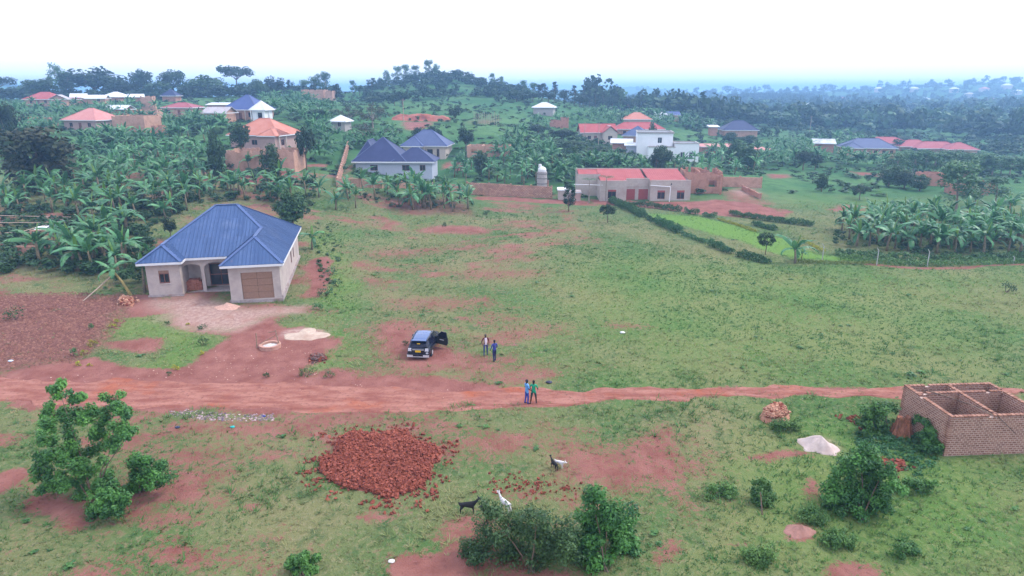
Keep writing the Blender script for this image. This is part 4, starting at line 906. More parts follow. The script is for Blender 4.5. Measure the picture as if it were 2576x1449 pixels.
house('wide_red_roofed_house', 'wide house with a dull red roof between the orange and the white houses', 0, 0, 17, 7, R(-4), 2.8, 2.2, 'hip', wall=brick_tan, rmat=r_red, at=stand(1607, 240), ops=[win(-5), win(5)])
house('blue_pyramid_roofed_house', 'house with a slate blue pyramid roof beside the white villa', 0, 0, 8, 8, R(-20), 2.8, 3.0, 'hip', wall=brick_tan, rmat=r_grey, at=stand(1597, 226))
house('tin_roofed_brick_shed', 'brick shed with a pale tin roof left of the white villa', 0, 0, 5.4, 4.6, R(-8), 3.0, 1.0, 'gable', wall=brick_far, rmat=r_white, at=stand(1563, 200))
house('white_shed', 'small pale shed squeezed between the brick shed and the white villa', 0, 0, 3.0, 4, R(-8), 2.9, 0.4, 'lean', wall=bluewall, rmat=r_white, at=stand(1588, 196))

vp = stand(1668, 189)
o = empty('white_villa', vp, R(-7), label='white two-storey villa with flat parapet roofs above the banana grove', cat='villa')
def block(x0, x1, y0, y1, z1, ops=(), lops=(), roofc=None):
    mb = MB()
    wall_panel(mb, (x0, y0, 0), (1, 0, 0), x1 - x0, -1.5, z1, ops); wall_panel(mb, (x1, y0, 0), (0, 1, 0), y1 - y0, -1.5, z1); wall_panel(mb, (x1, y1, 0), (-1, 0, 0), x1 - x0, -1.5, z1); wall_panel(mb, (x0, y1, 0), (0, -1, 0), y1 - y0, -1.5, z1, lops)
    mb.build('wall', whitewall, o)
    for q in ops: window_part(o, (x0, y0, 0), (1, 0, 0), q, frame=whitep)
    for q in lops: window_part(o, (x0, y1, 0), (0, -1, 0), q, frame=whitep)
    rb = MB(); rb.box(x0 + 0.2, x1 - 0.2, y0 + 0.2, y1 - 0.2, z1 - 0.5, z1 - 0.4)
    rb.build('roof_slab', roofc or concrete, o)
    pb = MB()
    for a, b in (((x0, y0), (x1, y0)), ((x1, y0), (x1, y1)), ((x0, y1), (x1, y1)), ((x0, y0), (x0, y1))): pb.bar((a[0], a[1], z1 + 0.06), (b[0], b[1], z1 + 0.06), 0.34, 0.14)
    pb.build('parapet_cap', concrete, o)
block(-7.2, 2.6, 2.5, 11, 7.6, [(5.6, 6.8, 4.6, 6.2)], [(1.0, 2.0, 4.6, 6.0), (3.0, 3.9, 4.6, 6.0), (5.6, 6.6, 3.9, 6.2), (1.2, 2.2, 0.9, 2.4), (4.4, 5.4, 0.9, 2.4)])
block(-4.2, 3.0, 0.0, 2.48, 3.7, [(4.2, 6.8, 0.3, 2.6)])
block(3.02, 9.6, 0.3, 8.5, 4.7, [(1.6, 2.8, 0.1, 2.4), (4.0, 5.0, 0.4, 2.4)])
mb = MB(); mb.box(-7.5, 2.9, 2.2, 2.48, 7.3, 7.6); mb.build('upper_band', concrete, o)
mb = MB(); mb.bar((-8.3, -6.0, -0.6), (-8.3, 9.0, -0.6), 0.24, 3.2); mb.build('boundary_wall', brick_far, o)

house('white_hip_house', 'white tin hipped house alone at the foot of the wooded ridge', 0, 0, 7.4, 6, R(-12), 2.8, 1.8, 'hip', wall=concrete, rmat=r_white, at=stand(1366, 258))
shell('orange_brick_ruin', 'stepped orange brick ruin below the white tin hipped house', 1405, 306, 4.6, 4, R(6), 2.6, brick_far, 0.6, at=stand(1400, 236))
shell('orange_brick_stack', 'taller narrow orange brick wall joined on the stepped ruin', 1420, 300, 2.6, 3, R(6), 3.6, brick_far, 0.8, at=stand(1421, 239))

# the flat-roofed block with red doors
cb0 = ground(1510, 508)
o = empty('shop_block', cb0, R(-0.5), label='tan plastered block with two red doors, four dark windows and red sheet roof behind parapets', cat='building')
def facade(x0, x1, y0, y1, z1, ops=(), mat=plaster2, left=True, right=True):
    mb = MB(); wall_panel(mb, (x0, y0, 0), (1, 0, 0), x1 - x0, -1, z1, [q[:4] for q in ops], 0.18)
    if right: wall_panel(mb, (x1, y0, 0), (0, 1, 0), y1 - y0, -1, z1)
    if left: wall_panel(mb, (x0, y1, 0), (0, -1, 0), y1 - y0, -1, z1)
    mb.build('wall', mat, o)
    for q in ops:
        if q[4] == 'w':
            f = window_part(o, (x0, y0, 0), (1, 0, 0), (q[0], q[1], q[2], q[3] - 0.32), bars=(1, 0), fw=0.07)
            lb = MB(); lb.box(x0 + q[0], x0 + q[1], y0 + 0.03, y0 + 0.16, q[3] - 0.32, q[3]); lb.build('transom', reddoor, o)
        else:
            n = 7
            for k in range(n):
                za = q[2] + (q[3] - q[2]) * k / n; pb = MB(); pb.box(x0 + q[0], x0 + q[1], y0 + 0.08, y0 + 0.12, za + 0.012, za + (q[3] - q[2]) / n - 0.012); pb.build('door_slat', reddoor, o)
            pb = MB(); pb.box(x0 + q[0], x0 + q[1], y0 + 0.13, y0 + 0.17, q[2], q[3]); pb.build('door_backing', redbrown, o)
        hb = MB(); hb.box(x0 + q[0] - 0.12, x0 + q[1] + 0.12, y0 - 0.09, y0 - 0.003, q[3] + 0.5, q[3] + 0.6); hb.build('rain_hood', plaster2, o)
facade(0, 4.9, 0.8, 9, 3.7, [(1.45, 3.0, 0.55, 2.15, 'w')])
facade(4.9, 9.2, 1.7, 9, 4.0, [(0.15, 1.75, 0.05, 2.15, 'd'), (2.4, 4.2, 0.05, 2.15, 'd')], left=False, right=False)
facade(9.2, 16.6, 0, 9, 3.9, [(1.3, 2.7, 0.55, 2.15, 'w'), (4.9, 6.3, 0.55, 2.15, 'w')])
facade(-3.8, 0.6, 6.0, 11, 4.4)
mb = MB(); mb.box(-3.8, 16.6, 10.8, 11.0, -1, 5.0); mb.build('back_wall', plaster2, o)
for x0, x1, y0, y1, za, zb in ((0.25, 8.9, 2.1, 10.7, 3.35, 4.9), (9.3, 16.35, 0.3, 10.7, 3.4, 4.9), (-3.5, 0.2, 6.2, 10.7, 4.0, 4.8)):
    fcs = [[(x0, y0, za), (x1, y0, za), (x1, y1, zb), (x0, y1, zb)]]
    r_ = shell_roof('roof', fcs, [], r_red, o); ribs(fcs, None, 0.4, 0.06, 0.05, 'roof_rib', r_red, r_)
mb = MB()
for a, b in (((0, 0.8), (4.9, 0.8)), ((4.9, 1.7), (9.2, 1.7)), ((9.2, 0), (16.6, 0))): mb.box(a[0], b[0], a[1] - 0.06, a[1] + 0.2, 3.72 if a[0] == 0 else (4.02 if a[0] == 4.9 else 3.92), 3.84 if a[0] == 0 else (4.14 if a[0] == 4.9 else 4.04))
mb.build('parapet_cap', plaster2, o)
mb = MB(); mb.tube([(9.0, -0.15, 3.1), (12.6, -0.9, 2.95), (12.65, -0.95, 2.8), (12.5, -1.2, -0.2)], 0.075, 8); mb.build('rain_pipe', whitep, o)
mb = MB(); mb.tube([(-4.6, 4.0, 2.7), (0.4, 0.72, 3.0)], 0.07, 8); mb.build('rain_pipe', whitep, o)
mb = MB(); mb.tube([(12.9, -0.12, 3.2), (12.9, -0.32, 3.3), (12.9, -0.34, 3.5)], [0.05, 0.12, 0.09], 8); mb.build('lamp', darkm, o)
shell('roofless_brick_house', 'roofless weathered brick house beside the red-doored block', 1767, 487, 7.2, 9, R(-8), 4.1, brick_far, 0.5, [(1.2, 2.5, 1.3, 2.6)], cross=(-0.5,), cat='house', cols=(3.2,))
house('block_outhouse', 'small plastered outhouse with pale flat roof left of the red-doored block', 0, 0, 1.9, 1.8, 0, 2.0, 0.15, 'lean', over=0.15, wall=plaster2, rmat=r_white, at=ground(1417, 503), cat='outhouse')
house('water_kiosk', 'small tan kiosk with a pipe beside the slender tree', 0, 0, 2.0, 1.8, 0, 1.8, 0.1, 'lean', over=0.1, wall=pinkwall, rmat=plinthm, at=ground(1447, 506), cat='kiosk')

house('long_pink_shed', 'long low shed with a faded pink roof behind the white villa', 0, 0, 9.6, 4, R(-2), 2.2, 0.5, 'lean', wall=brick_far, rmat=r_pink, at=stand(1804, 212))
house('low_pink_shed', 'second low pink-roofed shed right of the long one', 0, 0, 7.6, 4, R(-2), 2.2, 0.6, 'lean', wall=brick_far, rmat=r_pink, at=stand(1905, 200))
house('small_blue_house', 'small house with a flat blue roof far below the forest', 0, 0, 5.6, 5, 0, 2.6, 1.3, 'gable', wall=brick_tan, rmat=r_blue, at=stand(1691, 290))
house('tiny_white_house', 'tiny white house left of the small blue roof', 0, 0, 3.4, 3.4, 0, 2.2, 0.7, 'lean', wall=whitewall, rmat=r_white, at=stand(1664, 288))
house('brick_latrine', 'narrow tall brick hut with tin top beside the navy roof', 0, 0, 2.8, 2.8, 0, 3.4, 0.4, 'lean', wall=brick_far, rmat=r_white, at=stand(1795, 258))
house('navy_roofed_house', 'low house with a wide navy hipped roof among trees', 0, 0, 12.4, 9, R(-5), 2.6, 3.4, 'hip', wall=brick_tan, rmat=r_dark, at=stand(1862, 258))
house('patched_roof_house', 'brick house with a patchy white gable roof alone in bananas', 0, 0, 6.2, 5, R(-14), 2.8, 1.3, 'gable', wall=brick_far, rmat=sheetroof('roof_patched_tin', (0.75, 0.78, 0.84), (0.18, 0.18, 0.22), 0.4, (0.10, 0.10, 0.13)), ops=[win(-1.2, 0.9)], at=stand(2070, 222))
o = house('long_blue_roofed_house', 'long brick house with a slate blue roof of several hips on the right', 0, 0, 14.6, 8, R(-8), 2.9, 2.7, 'hip', wall=brick_tan, rmat=r_grey, ops=[win(-4, 1.0), win(1.5, 1.0), win(4.0), win(6.2, 0.9)], at=stand(2188, 213), wings=[(-7.3, -3.2, -0.9, 0)])
for k, (px_, d_, w_, lb) in enumerate([(2235, 246, 14, 'red hipped house directly behind the long slate blue roof'), (2305, 240, 11, 'middle red hipped house of the row behind the eucalyptus plantation'), (2360, 236, 15, 'widest red roof of the row behind the eucalyptus plantation'), (2420, 230, 9, 'rightmost red roof of the row behind the eucalyptus plantation')]):
    house('red_row_house', lb, 0, 0, w_, 8, R(-9), 2.0, 2.1, 'hip', wall=brick_tan, rmat=r_maroon, at=stand(px_, d_), group='red-roofed row')
shell('field_brick_ruin', 'dark red brick ruin with pale corner posts under the tall eucalyptus', 2347, 468, 4.6, 4.5, R(-12), 2.6, brick_far, 0.25, cat='ruin')
shell('field_brick_wall', 'low dark red brick walls between the eucalyptus trunks', 2430, 483, 6.5, 4, R(-12), 1.9, brick_far, 0.6, at=stand(2440, 132))
shell('field_brick_corner', 'dark red brick wall end left of the rightmost slim tree', 2484, 484, 2.6, 3, R(-12), 2.2, brick_far, 0.3, at=stand(2482, 135))
FARH = [(2198, 700, 11, r_red, 'red roof'), (2250, 730, 9, r_orange, 'orange roof'), (2158, 520, 6, r_red, 'red roof'), (2300, 640, 8, r_pink, 'pink roof'), (2385, 690, 10, r_maroon, 'maroon roof'), (2445, 560, 14, r_white, 'pale roof'), (2478, 575, 9, r_white, 'white roof'),
        (2530, 600, 10, r_rust, 'grey roof'), (2562, 560, 9, r_white, 'white roof'), (1826, 900, 20, r_orange, 'orange roof'), (2085, 820, 12, r_pink, 'pink roof'), (2120, 940, 14, r_red, 'red roof'), (2330, 900, 12, r_white, 'white roof'), (2040, 640, 9, r_white, 'white roof'), (2500, 860, 14, r_orange, 'orange roof'),
        (2535, 1010, 12, r_white, 'white roof'), (2480, 1000, 11, r_pink, 'pink roof'), (2400, 1020, 11, r_white, 'white roof'), (2300, 1060, 11, r_white, 'white roof'), (2562, 960, 11, r_white, 'white roof'), (2210, 1090, 11, r_white, 'white roof'), (2440, 960, 11, r_rust, 'grey roof')]
_seen = {}
for px_, d_, w_, m_, nm in FARH:
    where = 'on the far wooded hill at the right' if d_ > 950 else ('deep in the far forest' if d_ > 680 else 'at the near edge of the far forest')
    house('far_house', f'distant small house with {nm} {where}', 0, 0, w_, w_ * 0.7, R(random.uniform(-25, 25)), 2.8 + (3 if d_ > 600 else 1.5), w_ * 0.22, 'hip', wall=creamwall, rmat=m_, at=stand(px_, d_), fascia=False, group=f'far houses with {nm} {where}')

# ------------------------------------------------------------------ trees
barkm = plain('bark', (0.17, 0.115, 0.085), 0.95, 0.35, 5, bmp=0.5)
palebark = plain('pale_bark', (0.34, 0.27, 0.22), 0.9, 0.3, 4, bmp=0.4)
f_dark = foliage('leaf_dark', (0.012, 0.038, 0.018), (0.040, 0.085, 0.030), 0.6, 0.15, 0.2)
f_mid = foliage('leaf_mid', (0.020, 0.062, 0.024), (0.065, 0.135, 0.042), 0.55, 0.2, 0.25)
f_light = foliage('leaf_light', (0.030, 0.095, 0.030), (0.095, 0.20, 0.055), 0.5, 0.25, 0.3)
f_gum = foliage('leaf_eucalyptus', (0.040, 0.120, 0.055), (0.13, 0.26, 0.115), 0.55, 0.2, 0.25)
f_brown = foliage('leaf_russet', (0.010, 0.032, 0.014), (0.078, 0.074, 0.034), 0.6, 0.15, 0.2)
f_sparse = foliage('leaf_olive_brown', (0.045, 0.055, 0.030), (0.120, 0.110, 0.065), 0.6, 0.2, 0.2)
f_pine = foliage('leaf_pine', (0.010, 0.035, 0.022), (0.030, 0.070, 0.040), 0.6, 0.1, 0.2)
f_yellow = foliage('leaf_yellow', (0.18, 0.20, 0.02), (0.50, 0.48, 0.03), 0.5, 0.25, 0.3)
f_hedge = foliage('leaf_hedge', (0.016, 0.070, 0.026), (0.090, 0.215, 0.065), 0.55, 0.2, 0.25)
f_bush = foliage('leaf_bush', (0.016, 0.085, 0.030), (0.135, 0.35, 0.065), 0.45, 0.25, 0.3)
f_weed = foliage('leaf_weed', (0.03, 0.12, 0.035), (0.15, 0.30, 0.07), 0.5, 0.25, 0.3)
f_creeper = foliage('leaf_creeper', (0.02, 0.10, 0.035), (0.07, 0.22, 0.075), 0.5, 0.25, 0.3)
def branchy(mb, base, tops, r0, fork):
    """a bending trunk with limbs out to the given points"""
    b = Vector(base); f = Vector(fork)
    mid = b.lerp(f, 0.5) + Vector((random.uniform(-.04, .04), random.uniform(-.04, .04), 0)) * (f - b).length
    mb.tube([b, mid, f], [r0, r0 * 0.8, r0 * 0.66], 7, False)
    for t in tops:
        t = Vector(t); m = f.lerp(t, 0.5) + Vector((0, 0, 0.08 * (t - f).length)); mb.tube([f, m, t], [r0 * 0.5, r0 * 0.33, r0 * 0.12], 5, False)
def make_tree(kind, seed):
    """unit tree: height 1, crown width as the kind has it; returns crown mesh, trunk mesh, width"""
    rs = np.random.default_rng(seed); random.seed(seed); bk = barkm; mat = f_mid
    if kind in ('round', 'dark', 'russet', 'light', 'bushy'):
        low = kind in ('russet', 'bushy'); n = 40 if low else 26; ctr = np.array([0, 0, 0.5 if low else 0.62]); rad = np.array([0.46, 0.46, 0.46 if low else 0.34]); d = rs.normal(size=(n, 3)); d /= np.linalg.norm(d, axis=1, keepdims=True)
        C = ctr + d * rad * (0.35 + 0.5 * rs.random((n, 1))); C[:, 2] = np.maximum(C[:, 2], 0.08 if low else 0.24)
        V, F, va = clumps_leaves(C, 0.13 + 0.07 * rs.random(n), 62, 0.075, 0.6, 0.8); width = 1.1; fork = 0.32; r0 = 0.035
        mat = {'round': f_mid, 'dark': f_dark, 'russet': f_brown, 'light': f_light, 'bushy': f_mid}[kind]
    elif kind == 'tall':
        n = 22; z = 0.2 + 0.75 * rs.random(n); r = 0.16 * np.sin(np.pi * np.clip((z - 0.08) / 0.95, 0, 1)) ** 0.7; a = rs.random(n) * 6.3
        C = np.stack([r * np.cos(a), r * np.sin(a), z], -1); V, F, va = clumps_leaves(C, 0.07 + 0.05 * rs.random(n), 62, 0.06, 0.6, 0.9); width = 0.5; fork = 0.5; r0 = 0.022; mat = f_dark
    elif kind == 'gum':                              # eucalyptus: bare stem, crown in separate puffs
        n = 26; z = 0.30 + 0.62 * rs.random(n) ** 0.8; a = rs.random(n) * 6.3; r = 0.22 * rs.random(n) ** 0.6 * np.sqrt(np.clip(1.15 - z, 0.02, 1) / 0.6)
        C = np.stack([r * np.cos(a), r * np.sin(a), z], -1); V, F, va = clumps_leaves(C, 0.08 + 0.05 * rs.random(n), 56, 0.055, 0.45, 1.1); width = 0.55; fork = 0.55; r0 = 0.016; mat = f_gum; bk = palebark
    elif kind == 'flat':                             # umbrella crown on a long stem
        n = 20; a = rs.random(n) * 6.3; r = 0.42 * np.sqrt(rs.random(n)); C = np.stack([r * np.cos(a), r * np.sin(a), 0.70 + 0.20 * rs.random(n) - 0.25 * r ** 2], -1)
        V, F, va = clumps_leaves(C, 0.11 + 0.05 * rs.random(n), 70, 0.06, 0.55, 0.8); width = 1.05; fork = 0.5; r0 = 0.022; mat = f_dark
    elif kind == 'pine':
        n = 30; z = 0.14 + 0.84 * rs.random(n); r = 0.19 * (1.03 - z) + 0.015; a = rs.random(n) * 6.3; C = np.stack([r * np.cos(a) * 0.8, r * np.sin(a) * 0.8, z], -1)
        V, F, va = clumps_leaves(C, 0.05 + 0.07 * (1 - z), 44, 0.05, 0.4, 0.7); width = 0.42; fork = 0.7; r0 = 0.018; mat = f_pine
    elif kind == 'sparse':
        n = 30; d = rs.normal(size=(n, 3)); d /= np.linalg.norm(d, axis=1, keepdims=True); C = np.array([0, 0, 0.6]) + d * np.array([0.5, 0.5, 0.34]) * (0.5 + 0.5 * rs.random((n, 1)))
        V, F, va = clumps_leaves(C, 0.09 + 0.05 * rs.random(n), 34, 0.05, 0.5, 0.8); width = 1.15; fork = 0.28; r0 = 0.028; mat = f_sparse; bk = palebark
    elif kind == 'ball':                             # clipped lollipop
        n = 24; d = rs.normal(size=(n, 3)); d /= np.linalg.norm(d, axis=1, keepdims=True); C = np.array([0, 0, 0.66]) + d * np.array([0.36, 0.36, 0.2])
        V, F, va = clumps_leaves(C, 0.14, 70, 0.06, 0.6, 0.8); width = 0.98; fork = 0.5; r0 = 0.024; mat = f_dark
    elif kind == 'shrub':
        n = 16; d = rs.normal(size=(n, 3)); d[:, 2] = np.abs(d[:, 2]); d /= np.linalg.norm(d, axis=1, keepdims=True); C = np.array([0, 0, 0.28]) + d * np.array([0.55, 0.55, 0.5]) * (0.4 + 0.6 * rs.random((n, 1)))
        V, F, va = clumps_leaves(C, 0.24, 58, 0.12, 0.6, 0.85); width = 1.5; fork = 0.2; r0 = 0.04; mat = f_mid
    V = np.array(V); crown = npmesh('crown', V, F, None, va, mat)
    tb = MB(); pick = rs.permutation(len(C))[:7]
    branchy(tb, (0, 0, -0.05), [tuple(C[k]) for k in pick], r0, (rs.normal() * 0.02, rs.normal() * 0.02, fork))
    return crown, tb.mesh('trunk', bk, True), width
TREES = {k: [make_tree(k, 100 * i + 7 * j) for j in range(n)] for i, (k, n) in enumerate([('round', 4), ('dark', 4), ('russet', 1), ('bushy', 4), ('light', 3), ('tall', 3), ('gum', 4), ('flat', 2), ('pine', 3), ('sparse', 3), ('ball', 2), ('shrub', 4)])}
random.seed(5)
def tree(kind, px, d, top, wpx, name, label, group=None, base=None, cat='tree'):
    p = base if base is not None else stand(px, d)
    h_ = max(1.0, z_at(top, p.y) - p.z)
    crown, trunk, w0 = random.choice(TREES[kind])
    wm = wpx / FOC * (p.y * CP - (p.z + h_ / 2 - CAM_H) * SP)
    sx = wm / w0
    o = empty(name, p, random.uniform(0, 6.28), label=label, cat=cat, group=group)
    place('trunk', trunk, o, (0, 0, 0), (0, 0, 0), (max(sx, h_ * 0.5) if kind in ('gum', 'pine', 'tall') else sx, max(sx, h_ * 0.5) if kind in ('gum', 'pine', 'tall') else sx, h_))
    place('crown', crown, o, (0, 0, 0), (0, 0, 0), (sx, sx, h_))
    return o
G1 = 'trees along the village skyline'
tree('russet', 105, 108, 296, 235, 'mango_tree', 'huge dark mango tree with rusty young leaves left of the banana grove')
tree('dark', 22, 148, 250, 95, 'dark_tree', 'tall dark tree at the left edge above the mango')
tree('dark', 40, 132, 300, 70, 'dark_tree', 'smaller dark tree between the left edge and the mango crown')
for k, px, d, top, wd, lb in [
    ('flat', 8, 310, 193, 70, 'flat-topped tree at the left end of the skyline'), ('round', 62, 325, 216, 70, 'low rounded tree left of the slender skyline tree'), ('round', 110, 290, 196, 95, 'broad leafy tree behind the red hipped roof'),
    ('gum', 157, 312, 162, 46, 'slender ragged tree tallest at the left skyline'), ('tall', 176, 306, 180, 40, 'slim tree hugging the slender ragged tree'), ('dark', 242, 322, 170, 150, 'great dome-shaped tree on the left skyline'),
    ('dark', 302, 312, 197, 66, 'tree filling the right shoulder of the dome tree'), ('dark', 335, 316, 210, 60, 'low tree right of the dome tree'), ('dark', 364, 320, 171, 62, 'upright tree first right of the dome tree'), ('round', 400, 310, 208, 64, 'light green tree between the two upright trees'),
    ('dark', 438, 322, 176, 74, 'upright bushy tree second right of the dome tree'), ('round', 482, 312, 208, 60, 'low tree right of the second upright tree'), ('round', 524, 316, 188, 105, 'wide round tree left of the umbrella tree'), ('flat', 600, 330, 166, 92, 'umbrella-shaped tree standing above the blue pyramid house'),
    ('round', 640, 318, 200, 56, 'tree at the right foot of the umbrella tree'), ('dark', 692, 310, 194, 58, 'dark round tree near the middle of the skyline'), ('round', 662, 300, 204, 44, 'small tree left of the dark round skyline tree'), ('tall', 732, 310, 206, 22, 'thin tree left of the brick skyline ruin'),
    ('gum', 768, 318, 205, 34, 'thin gum tree above the brick skyline ruin'), ('gum', 796, 322, 190, 40, 'airy gum tree over the brick skyline ruin'), ('gum', 820, 322, 184, 32, 'taller airy gum tree right of the skyline ruin'), ('tall', 848, 296, 212, 22, 'dark column-shaped tree right of the skyline ruin')]:
    tree(k, px, d, top - 5, wd * 1.15, 'skyline_tree', lb)
for k, px, d, top, wd, lb in [
    ('gum', 888, 345, 204, 34, 'leaning tree at the left foot of the grassy hill'), ('round', 905, 340, 212, 40, 'bush at the left foot of the grassy hill'), ('tall', 936, 352, 196, 30, 'pointed tree climbing the left flank of the hill'), ('dark', 960, 365, 203, 40, 'dark tree halfway up the left hill flank'),
    ('gum', 974, 366, 178, 36, 'tall gum on the left shoulder of the hill'), ('gum', 1000, 384, 168, 42, 'first gum of the hilltop row'), ('gum', 1022, 384, 164, 44, 'second gum of the hilltop row'), ('gum', 1046, 384, 166, 44, 'third gum of the hilltop row'), ('round', 1040, 378, 184, 70, 'bushy tree under the hilltop gums'),
    ('gum', 1080, 385, 152, 46, 'tallest gum on the hilltop'), ('gum', 1098, 382, 162, 40, 'gum right of the tallest hilltop gum'), ('dark', 1052, 372, 190, 40, 'dark tree below the tallest hilltop gum'), ('round', 1128, 376, 180, 50, 'round tree right of the hilltop gums'), ('round', 1152, 374, 172, 46, 'domed tree on the right hilltop'),
    ('round', 1182, 370, 184, 46, 'low tree on the right hill shoulder'), ('round', 1208, 366, 192, 44, 'bush stepping down the right hill shoulder'), ('gum', 1238, 362, 186, 30, 'gum on the right flank of the hill'), ('gum', 1262, 357, 194, 24, 'thin gum lowest on the right hill flank'), ('round', 1232, 352, 212, 44, 'bushy tree under the right flank gums')]:
    tree(k, px, d, top - (3 if k == 'gum' else 0), wd * (0.68 if k == 'gum' else 1.0), 'hill_tree', lb)
for k, (px, d, top, wd, kd) in enumerate([(1300, 300, 226, 46, 'dark'), (1317, 322, 201, 26, 'gum'), (1341, 322, 207, 30, 'gum'), (1363, 322, 206, 34, 'tall'), (1395, 326, 205, 34, 'pine'), (1420, 320, 222, 44, 'dark'), (1443, 322, 215, 34, 'pine'), (1466, 326, 213, 28, 'pine'), (1482, 322, 224, 28, 'pine'),
                                         (1499, 322, 216, 28, 'pine'), (1516, 320, 229, 28, 'pine'), (1540, 332, 236, 44, 'dark'), (1561, 334, 224, 20, 'gum'), (1582, 326, 239, 52, 'dark'), (1380, 312, 226, 50, 'dark'), (1340, 308, 232, 44, 'dark'), (1460, 310, 236, 50, 'dark'), (1330, 290, 250, 46, 'round')]):
    tree(kd, px, d, top, wd, 'ridge_tree', {'pine': 'pointed dark conifer', 'gum': 'tall thin gum', 'tall': 'columnar dark tree', 'dark': 'dark bushy tree', 'round': 'green bushy tree'}[kd] + ' in the wooded ridge right of the hill', 'wooded ridge right of the hill')
for k, px, d, top, wd, nm, lb in [
    ('bushy', 552, 122, 322, 62, 'dark_tree', 'narrow dark tree left of the large tan brick walls'), ('dark', 612, 138, 298, 66, 'dark_tree', 'dark oval tree standing before the orange roof'), ('dark', 772, 134, 308, 66, 'dark_tree', 'dark egg-shaped tree on a short stem by the tan brick walls'),
    ('dark', 797, 186, 272, 70, 'dark_tree', 'dark tree behind the egg-shaped tree'), ('sparse', 880, 192, 262, 80, 'brown_tree', 'thin brownish tree behind the patched tin house'), ('sparse', 938, 190, 258, 110, 'brown_tree', 'wide bare brownish tree in front of the red cutting'), ('sparse', 920, 172, 305, 100, 'brown_tree', 'low olive tree right of the patched tin house'),
    ('sparse', 975, 175, 318, 80, 'brown_tree', 'low olive tree left of the two round bushes'), ('dark', 1055, 178, 316, 48, 'round_tree', 'round dark tree left of its twin above the blue grey roof'), ('dark', 1090, 178, 312, 52, 'round_tree', 'round dark tree right of its twin above the blue grey roof'), ('dark', 1172, 172, 318, 56, 'round_tree', 'round dark tree right of the blue grey roof'),
    ('dark', 1145, 208, 262, 42, 'round_tree', 'round tree at the right end of the red cutting'), ('bushy', 1212, 148, 376, 58, 'round_tree', 'dome-shaped bush before the roofless bungalow'), ('dark', 1012, 262, 226, 52, 'hill_tree', 'dark tree on the hillside above the cutting'), ('dark', 992, 258, 236, 30, 'hill_tree', 'slim tree on the hillside above the cutting'), ('round', 940, 280, 240, 60, 'hill_tree', 'bushy tree low on the left hillside'),
    ('bushy', 1660, 152, 362, 74, 'dark_tree', 'dark tree hiding the front of the white villa'), ('tall', 1652, 150, 370, 36, 'dark_tree', 'slim top of foliage before the white villa'), ('dark', 1352, 200, 312, 80, 'thicket_tree', 'dark tree at the top of the thicket'), ('dark', 1415, 198, 322, 90, 'thicket_tree', 'second dark tree in the thicket below the ruin'), ('dark', 1382, 185, 345, 90, 'thicket_tree', 'roundest tree in the middle of the thicket'),
    ('bushy', 1440, 180, 352, 110, 'thicket_tree', 'spreading tree in the thicket left of the brick shed'), ('bushy', 1500, 172, 366, 120, 'thicket_tree', 'spreading tree in the thicket below the red gabled house'), ('bushy', 1552, 164, 384, 110, 'thicket_tree', 'low spreading tree at the right end of the thicket'), ('bushy', 1340, 180, 360, 60, 'thicket_tree', 'bushy tree at the left edge of the thicket'),
    ('bushy', 1835, 238, 330, 60, 'dark_tree', 'dark tree before the left half of the navy roof'), ('bushy', 1885, 236, 338, 60, 'dark_tree', 'dark tree before the right half of the navy roof'), ('bushy', 1845, 172, 346, 70, 'dark_tree', 'dark tree between the two pink sheds'), ('bushy', 1880, 166, 360, 70, 'dark_tree', 'leafy tree before the low pink shed'), ('round', 1640, 205, 300, 40, 'dark_tree', 'small tree behind the white villa'), ('dark', 2020, 170, 372, 60, 'dark_tree', 'dark tree left of the patchy white roof'), ('dark', 2050, 172, 385, 44, 'dark_tree', 'short tree below the patchy white roof'),
    ('bushy', 2235, 144, 412, 60, 'bush_tree', 'dark bush tree left of the eucalyptus plantation'), ('bushy', 2275, 142, 425, 70, 'bush_tree', 'spreading bush before the eucalyptus plantation'), ('bushy', 2312, 138, 436, 60, 'bush_tree', 'dark bush left of the brick ruin'), ('bushy', 2066, 134, 432, 36, 'bush_tree', 'round bush alone on the green slope'),
    ('ball', 2162, 0, 462, 50, 'round_tree', 'flat round-headed tree alone in the green field'), ('gum', 2405, 0, 402, 118, 'eucalyptus_tree', 'tallest eucalyptus with forked pale stems in the field'), ('gum', 2452, 0, 447, 62, 'eucalyptus_tree', 'middle slim eucalyptus right of the tallest'), ('gum', 2503, 0, 444, 72, 'eucalyptus_tree', 'bushy eucalyptus rightmost in the field'),
    ('ball', 1528, 0, 510, 46, 'ornamental_tree', 'lollipop tree at the start of the hedge'), ('ball', 1925, 0, 581, 50, 'ornamental_tree', 'lollipop tree with pale stem on the hedged lawn'), ('tall', 1431, 0, 452, 34, 'slender_tree', 'slender dark tree alone left of the red-doored block'),
    ('bushy', 735, 92, 470, 110, 'dark_tree', 'dark bushy tree behind the right end of the blue roof'), ('dark', 430, 0, 545, 44, 'dark_tree', 'small dark cypress-like tree left of the blue roof'), ('bushy', 330, 96, 485, 130, 'bush_tree', 'leafy dark bush among the bananas left of the blue roof'), ('bushy', 470, 112, 440, 90, 'bush_tree', 'leafy bush in the bananas behind the blue roof'), ('bushy', 30, 100, 478, 60, 'bush_tree', 'dark bush in the left banana grove'),
    ('bushy', 690, 118, 355, 70, 'bush_tree', 'dense bush right of the large tan brick walls'), ('bushy', 350, 158, 330, 60, 'bush_tree', 'dark bush below the unfinished storey house'), ('bushy', 270, 150, 335, 60, 'bush_tree', 'dark bush below the pink roof'), ('bushy', 400, 150, 345, 56, 'bush_tree', 'bush below the roofless brick room')]:
    b = None
    if d == 0: b = ground(px, {2162: 503, 2405: 535, 2452: 520, 2503: 512, 1528: 560, 1925: 641, 1431: 532, 430: 600}[px])
    tree(k, px, d, top, wd, nm, lb, base=b)
